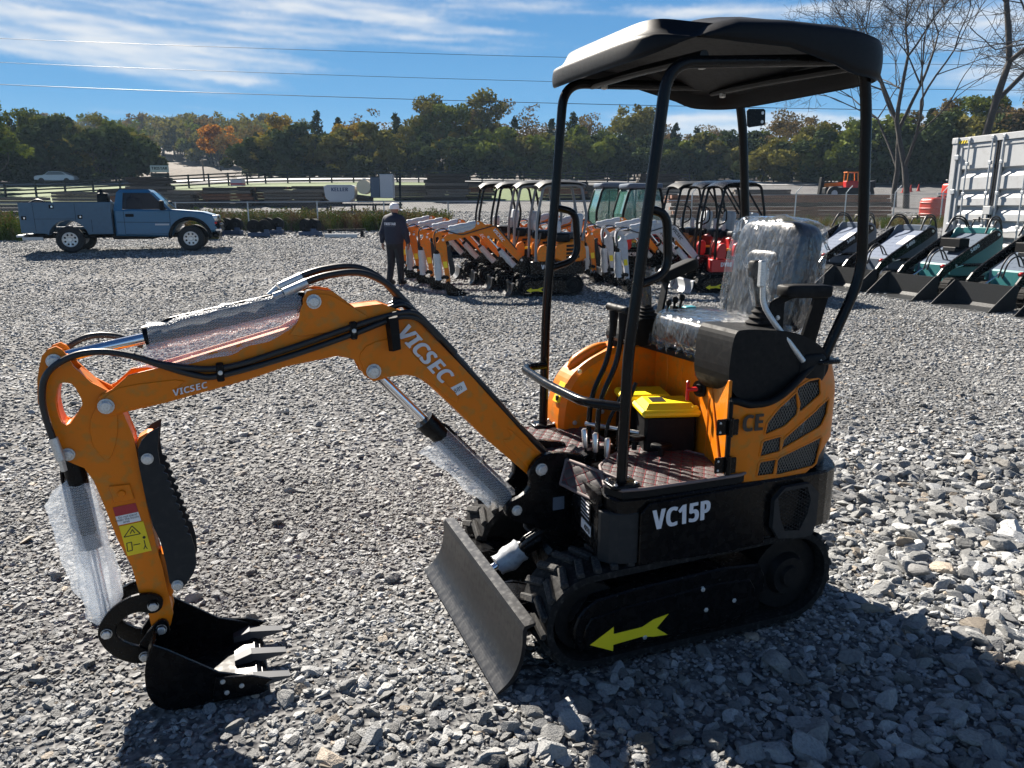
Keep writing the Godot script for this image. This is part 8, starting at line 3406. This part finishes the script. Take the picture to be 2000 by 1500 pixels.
	var om := mat(lin(0.42, 0.022, 0.006), 0.4)
	put(tt, "shell", st, om)
	for k in 3:
		st = S()
		superbox(st, Vector3(0, 0.30 + k * 0.32, 0), Vector3(1.41, 0.09, 1.16), 0.35, Basis(), 28, 8)
		put(tt, "moulded_band", st, om)
	var cn := thing("traffic_cone", "orange traffic cone on the back track by the bare trunks", "cone", at_px(1757, 78), 0.0, "traffic cones")
	st = S()
	lathe(st, [Vector2(0.16, 0.03), Vector2(0.03, 0.72), Vector2(0.0, 0.72)], 14)
	put(cn, "cone", st, om)
	st = S()
	box(st, Vector3(0, 0.02, 0), Vector3(0.40, 0.04, 0.40), 0.01)
	put(cn, "base", st, om)
	copy_of(cn, at_px(1771, 79), 0.4, "orange traffic cone on the back track by the bare trunks", "traffic cones")
	copy_of(cn, at_px(1786, 80), 0.8, "orange traffic cone on the back track by the bare trunks", "traffic cones")
	var tr := thing("small_tractor", "small orange tractor parked beyond the container", "tractor", at_px(1846, 58), 0.2)
	st = S()
	superbox(st, Vector3(0, 1.15, 0), Vector3(0.9, 1.1, 0.9), 0.35)
	put(tr, "hood", st, om)
	st = S()
	bar(st, Vector3(-1.2, 0.95, 0.2), Vector3(-0.3, 0.95, 0.2), 0.12, 0.1)
	put(tr, "front_bar", st, M.machinewhite)
	for x in [-0.45, 0.5]:
		st = S()
		rod(st, Vector3(x, 0.42, 0.35), Vector3(x, 0.42, 0.65), 0.42, 0.42, 18)
		put(tr, "wheel", st, M.tyre)
		st = S()
		rod(st, Vector3(x, 0.42, -0.65), Vector3(x, 0.42, -0.35), 0.42, 0.42, 18)
		put(tr, "wheel", st, M.tyre)

	# roadside: sign, car, flag, post
	var sg := thing("roadside_sign", "white roadside sign with dark lettering and a dark base beyond the board fence", "sign", at_px(322, 88), 0.12)
	st = S()
	box(st, Vector3(0, 1.75, 0), Vector3(1.95, 0.72, 0.12), 0.02)
	put(sg, "panel", st, M.machinewhite)
	words(sg, "TRISTAR", Vector3(0, 1.80, 0.065), Vector3(1, 0, 0), Vector3.UP, 0.30, M.decalblack, "lettering", 1.05, 0.0, true, 0.01)
	st = S()
	box(st, Vector3(0, 1.12, 0), Vector3(1.95, 0.35, 0.14), 0.02)
	put(sg, "dark_base", st, M.greypaint)
	for x in [-0.85, 0.85]:
		st = S()
		bar(st, Vector3(x, -0.1, 0), Vector3(x, 1.4, 0), 0.12, 0.12)
		put(sg, "post", st, M.darkwood)
	var car := thing("white_car", "white car on the road below the left grove, glinting in the sun", "car", at_px(122, 95.5), 0.15)
	st = S()
	ext(st, chaikin(poly_of([-2.2, 0.35, -2.25, 0.75, -2.0, 0.92, -1.1, 1.0, -0.55, 1.42, 0.9, 1.45, 1.55, 1.05, 2.15, 0.92, 2.25, 0.6, 2.2, 0.35]), 1), -0.88, 0.88, 0.08)
	put(car, "body", st, mat(lin(0.7, 0.71, 0.72), 0.15))
	st = S()
	ext(st, chaikin(poly_of([-0.95, 1.0, -0.5, 1.36, 0.85, 1.38, 1.38, 1.03]), 1, 0.1), -0.89, 0.89, 0.0)
	put(car, "side_window", st, M.carglass)
	st = S()
	hexa(st, [Vector3(-1.12, 1.0, -0.75), Vector3(-1.12, 1.0, 0.75), Vector3(-1.10, 0.99, 0.75), Vector3(-1.10, 0.99, -0.75), Vector3(-0.58, 1.43, -0.7), Vector3(-0.58, 1.43, 0.7), Vector3(-0.56, 1.42, 0.7), Vector3(-0.56, 1.42, -0.7)])
	put(car, "windscreen", st, M.chrome)
	for x in [-1.4, 1.4]:
		for z in [-0.8, 0.8]:
			st = S()
			rod(st, Vector3(x, 0.33, z - 0.11), Vector3(x, 0.33, z + 0.11), 0.33, 0.33, 16)
			put(car, "wheel", st, M.tyre)
	var fg := thing("red_flag", "small bright red flag on a slim pole above the dirt bank", "flag", at_px(303, 104), 0.0)
	st = S()
	rod(st, Vector3(0, -0.1, 0), Vector3(0, 4.2, 0), 0.025, 0.02, 6)
	put(fg, "pole", st, M.galv)
	st = S()
	var gg := []
	for i in 5:
		var row := []
		for j in 7:
			row.append(Vector3(j * 0.11, 4.15 - i * 0.13 - 0.02 * j, 0.05 * sin(j * 1.3 + i * 0.4)))
		gg.append(row)
	sheet(st, gg, 0.01)
	put(fg, "cloth", st, mat(lin(0.75, 0.01, 0.03), 0.6))
	var wp := thing("wooden_post", "slim wooden post beside the side road", "post", at_px(406, 96), 0.0)
	st = S()
	rod(st, Vector3(0, -0.2, 0), Vector3(-0.05, 2.4, 0), 0.11, 0.09, 8)
	put(wp, "shaft", st, M.weathered)
	# earth bank beyond the road
	var bk := S()
	var rows := []
	var nz := FastNoiseLite.new()
	nz.seed = 12
	nz.frequency = 0.12
	for i in 10:
		var row := []
		for j in 40:
			var x := lerpf(-52.0, -36.0, j / 39.0)
			var d := lerpf(104.0, 140.0, i / 9.0)
			row.append(Vector3(x * d / 104.0, ground(x, -d) + 0.08 + 1.5 * smoothstep(0.0, 0.35, i / 9.0) * smoothstep(0.0, 0.12, j / 39.0) * smoothstep(1.0, 0.75, j / 39.0) + 0.25 * nz.get_noise_2d(x * 2.0, d), -d))
		rows.append(row)
	for i in 9:
		for j in 39:
			bk.set_smooth_group(5)
			fan(bk, [rows[i][j], rows[i][j + 1], rows[i + 1][j + 1], rows[i + 1][j]], Vector3(rows[i][j].x, -50.0, rows[i][j].z))
	structure(put(self, "earth_bank", bk, M.dirt))
	# pale shed roof glimpsed in the gap
	var sh := thing("shed", "low shed with pale roof glimpsed through the gap in the trees", "shed", on_ground(36.0, 138.0), 0.2)
	st = S()
	box(st, Vector3(0, 1.5, 0), Vector3(9.0, 3.0, 5.0), 0.05)
	put(sh, "walls", st, M.weathered)
	st = S()
	hexa(st, [Vector3(-4.8, 3.0, 2.8), Vector3(4.8, 3.0, 2.8), Vector3(4.8, 3.1, 2.8), Vector3(-4.8, 3.1, 2.8), Vector3(-4.8, 4.0, -2.8), Vector3(4.8, 4.0, -2.8), Vector3(4.8, 4.1, -2.8), Vector3(-4.8, 4.1, -2.8)])
	put(sh, "roof", st, M.machinewhite)
	# power lines
	var wires := [[-37.19, 13.66, 3.74, 12.38, "highest power line crossing the sky"], [-37.44, 12.03, 3.76, 10.69, "middle power line crossing the sky"], [-37.67, 10.51, 37.95, 8.62, "lowest and thickest power line crossing in front of the treetops"]]
	for k in 3:
		var w: Array = wires[k]
		st = S()
		var sl: float = (w[3] - w[1]) / (w[2] - w[0])
		var pts := []
		for i in 41:
			var x := lerpf(-75.0, 75.0, i / 40.0)
			pts.append(Vector3(x, w[1] + (x - w[0]) * sl + 0.0002 * (x - w[0]) * (x - w[2]), -60.0))
		tube(st, pts, 0.016 if k < 2 else 0.022, 5)
		tag(put(self, "power_line", st, M.hose), w[4], "power line", "power lines")

func _ready() -> void:
	rng.seed = 1
	setup_view()
	make_materials()
	build_ground()
	build_gravel()
	build_rocks()
	build_main_excavator()
	build_yard_excavators()
	build_loaders()
	build_container()
	build_truck()
	build_person()
	build_yard()
	build_trees()
	print("built")
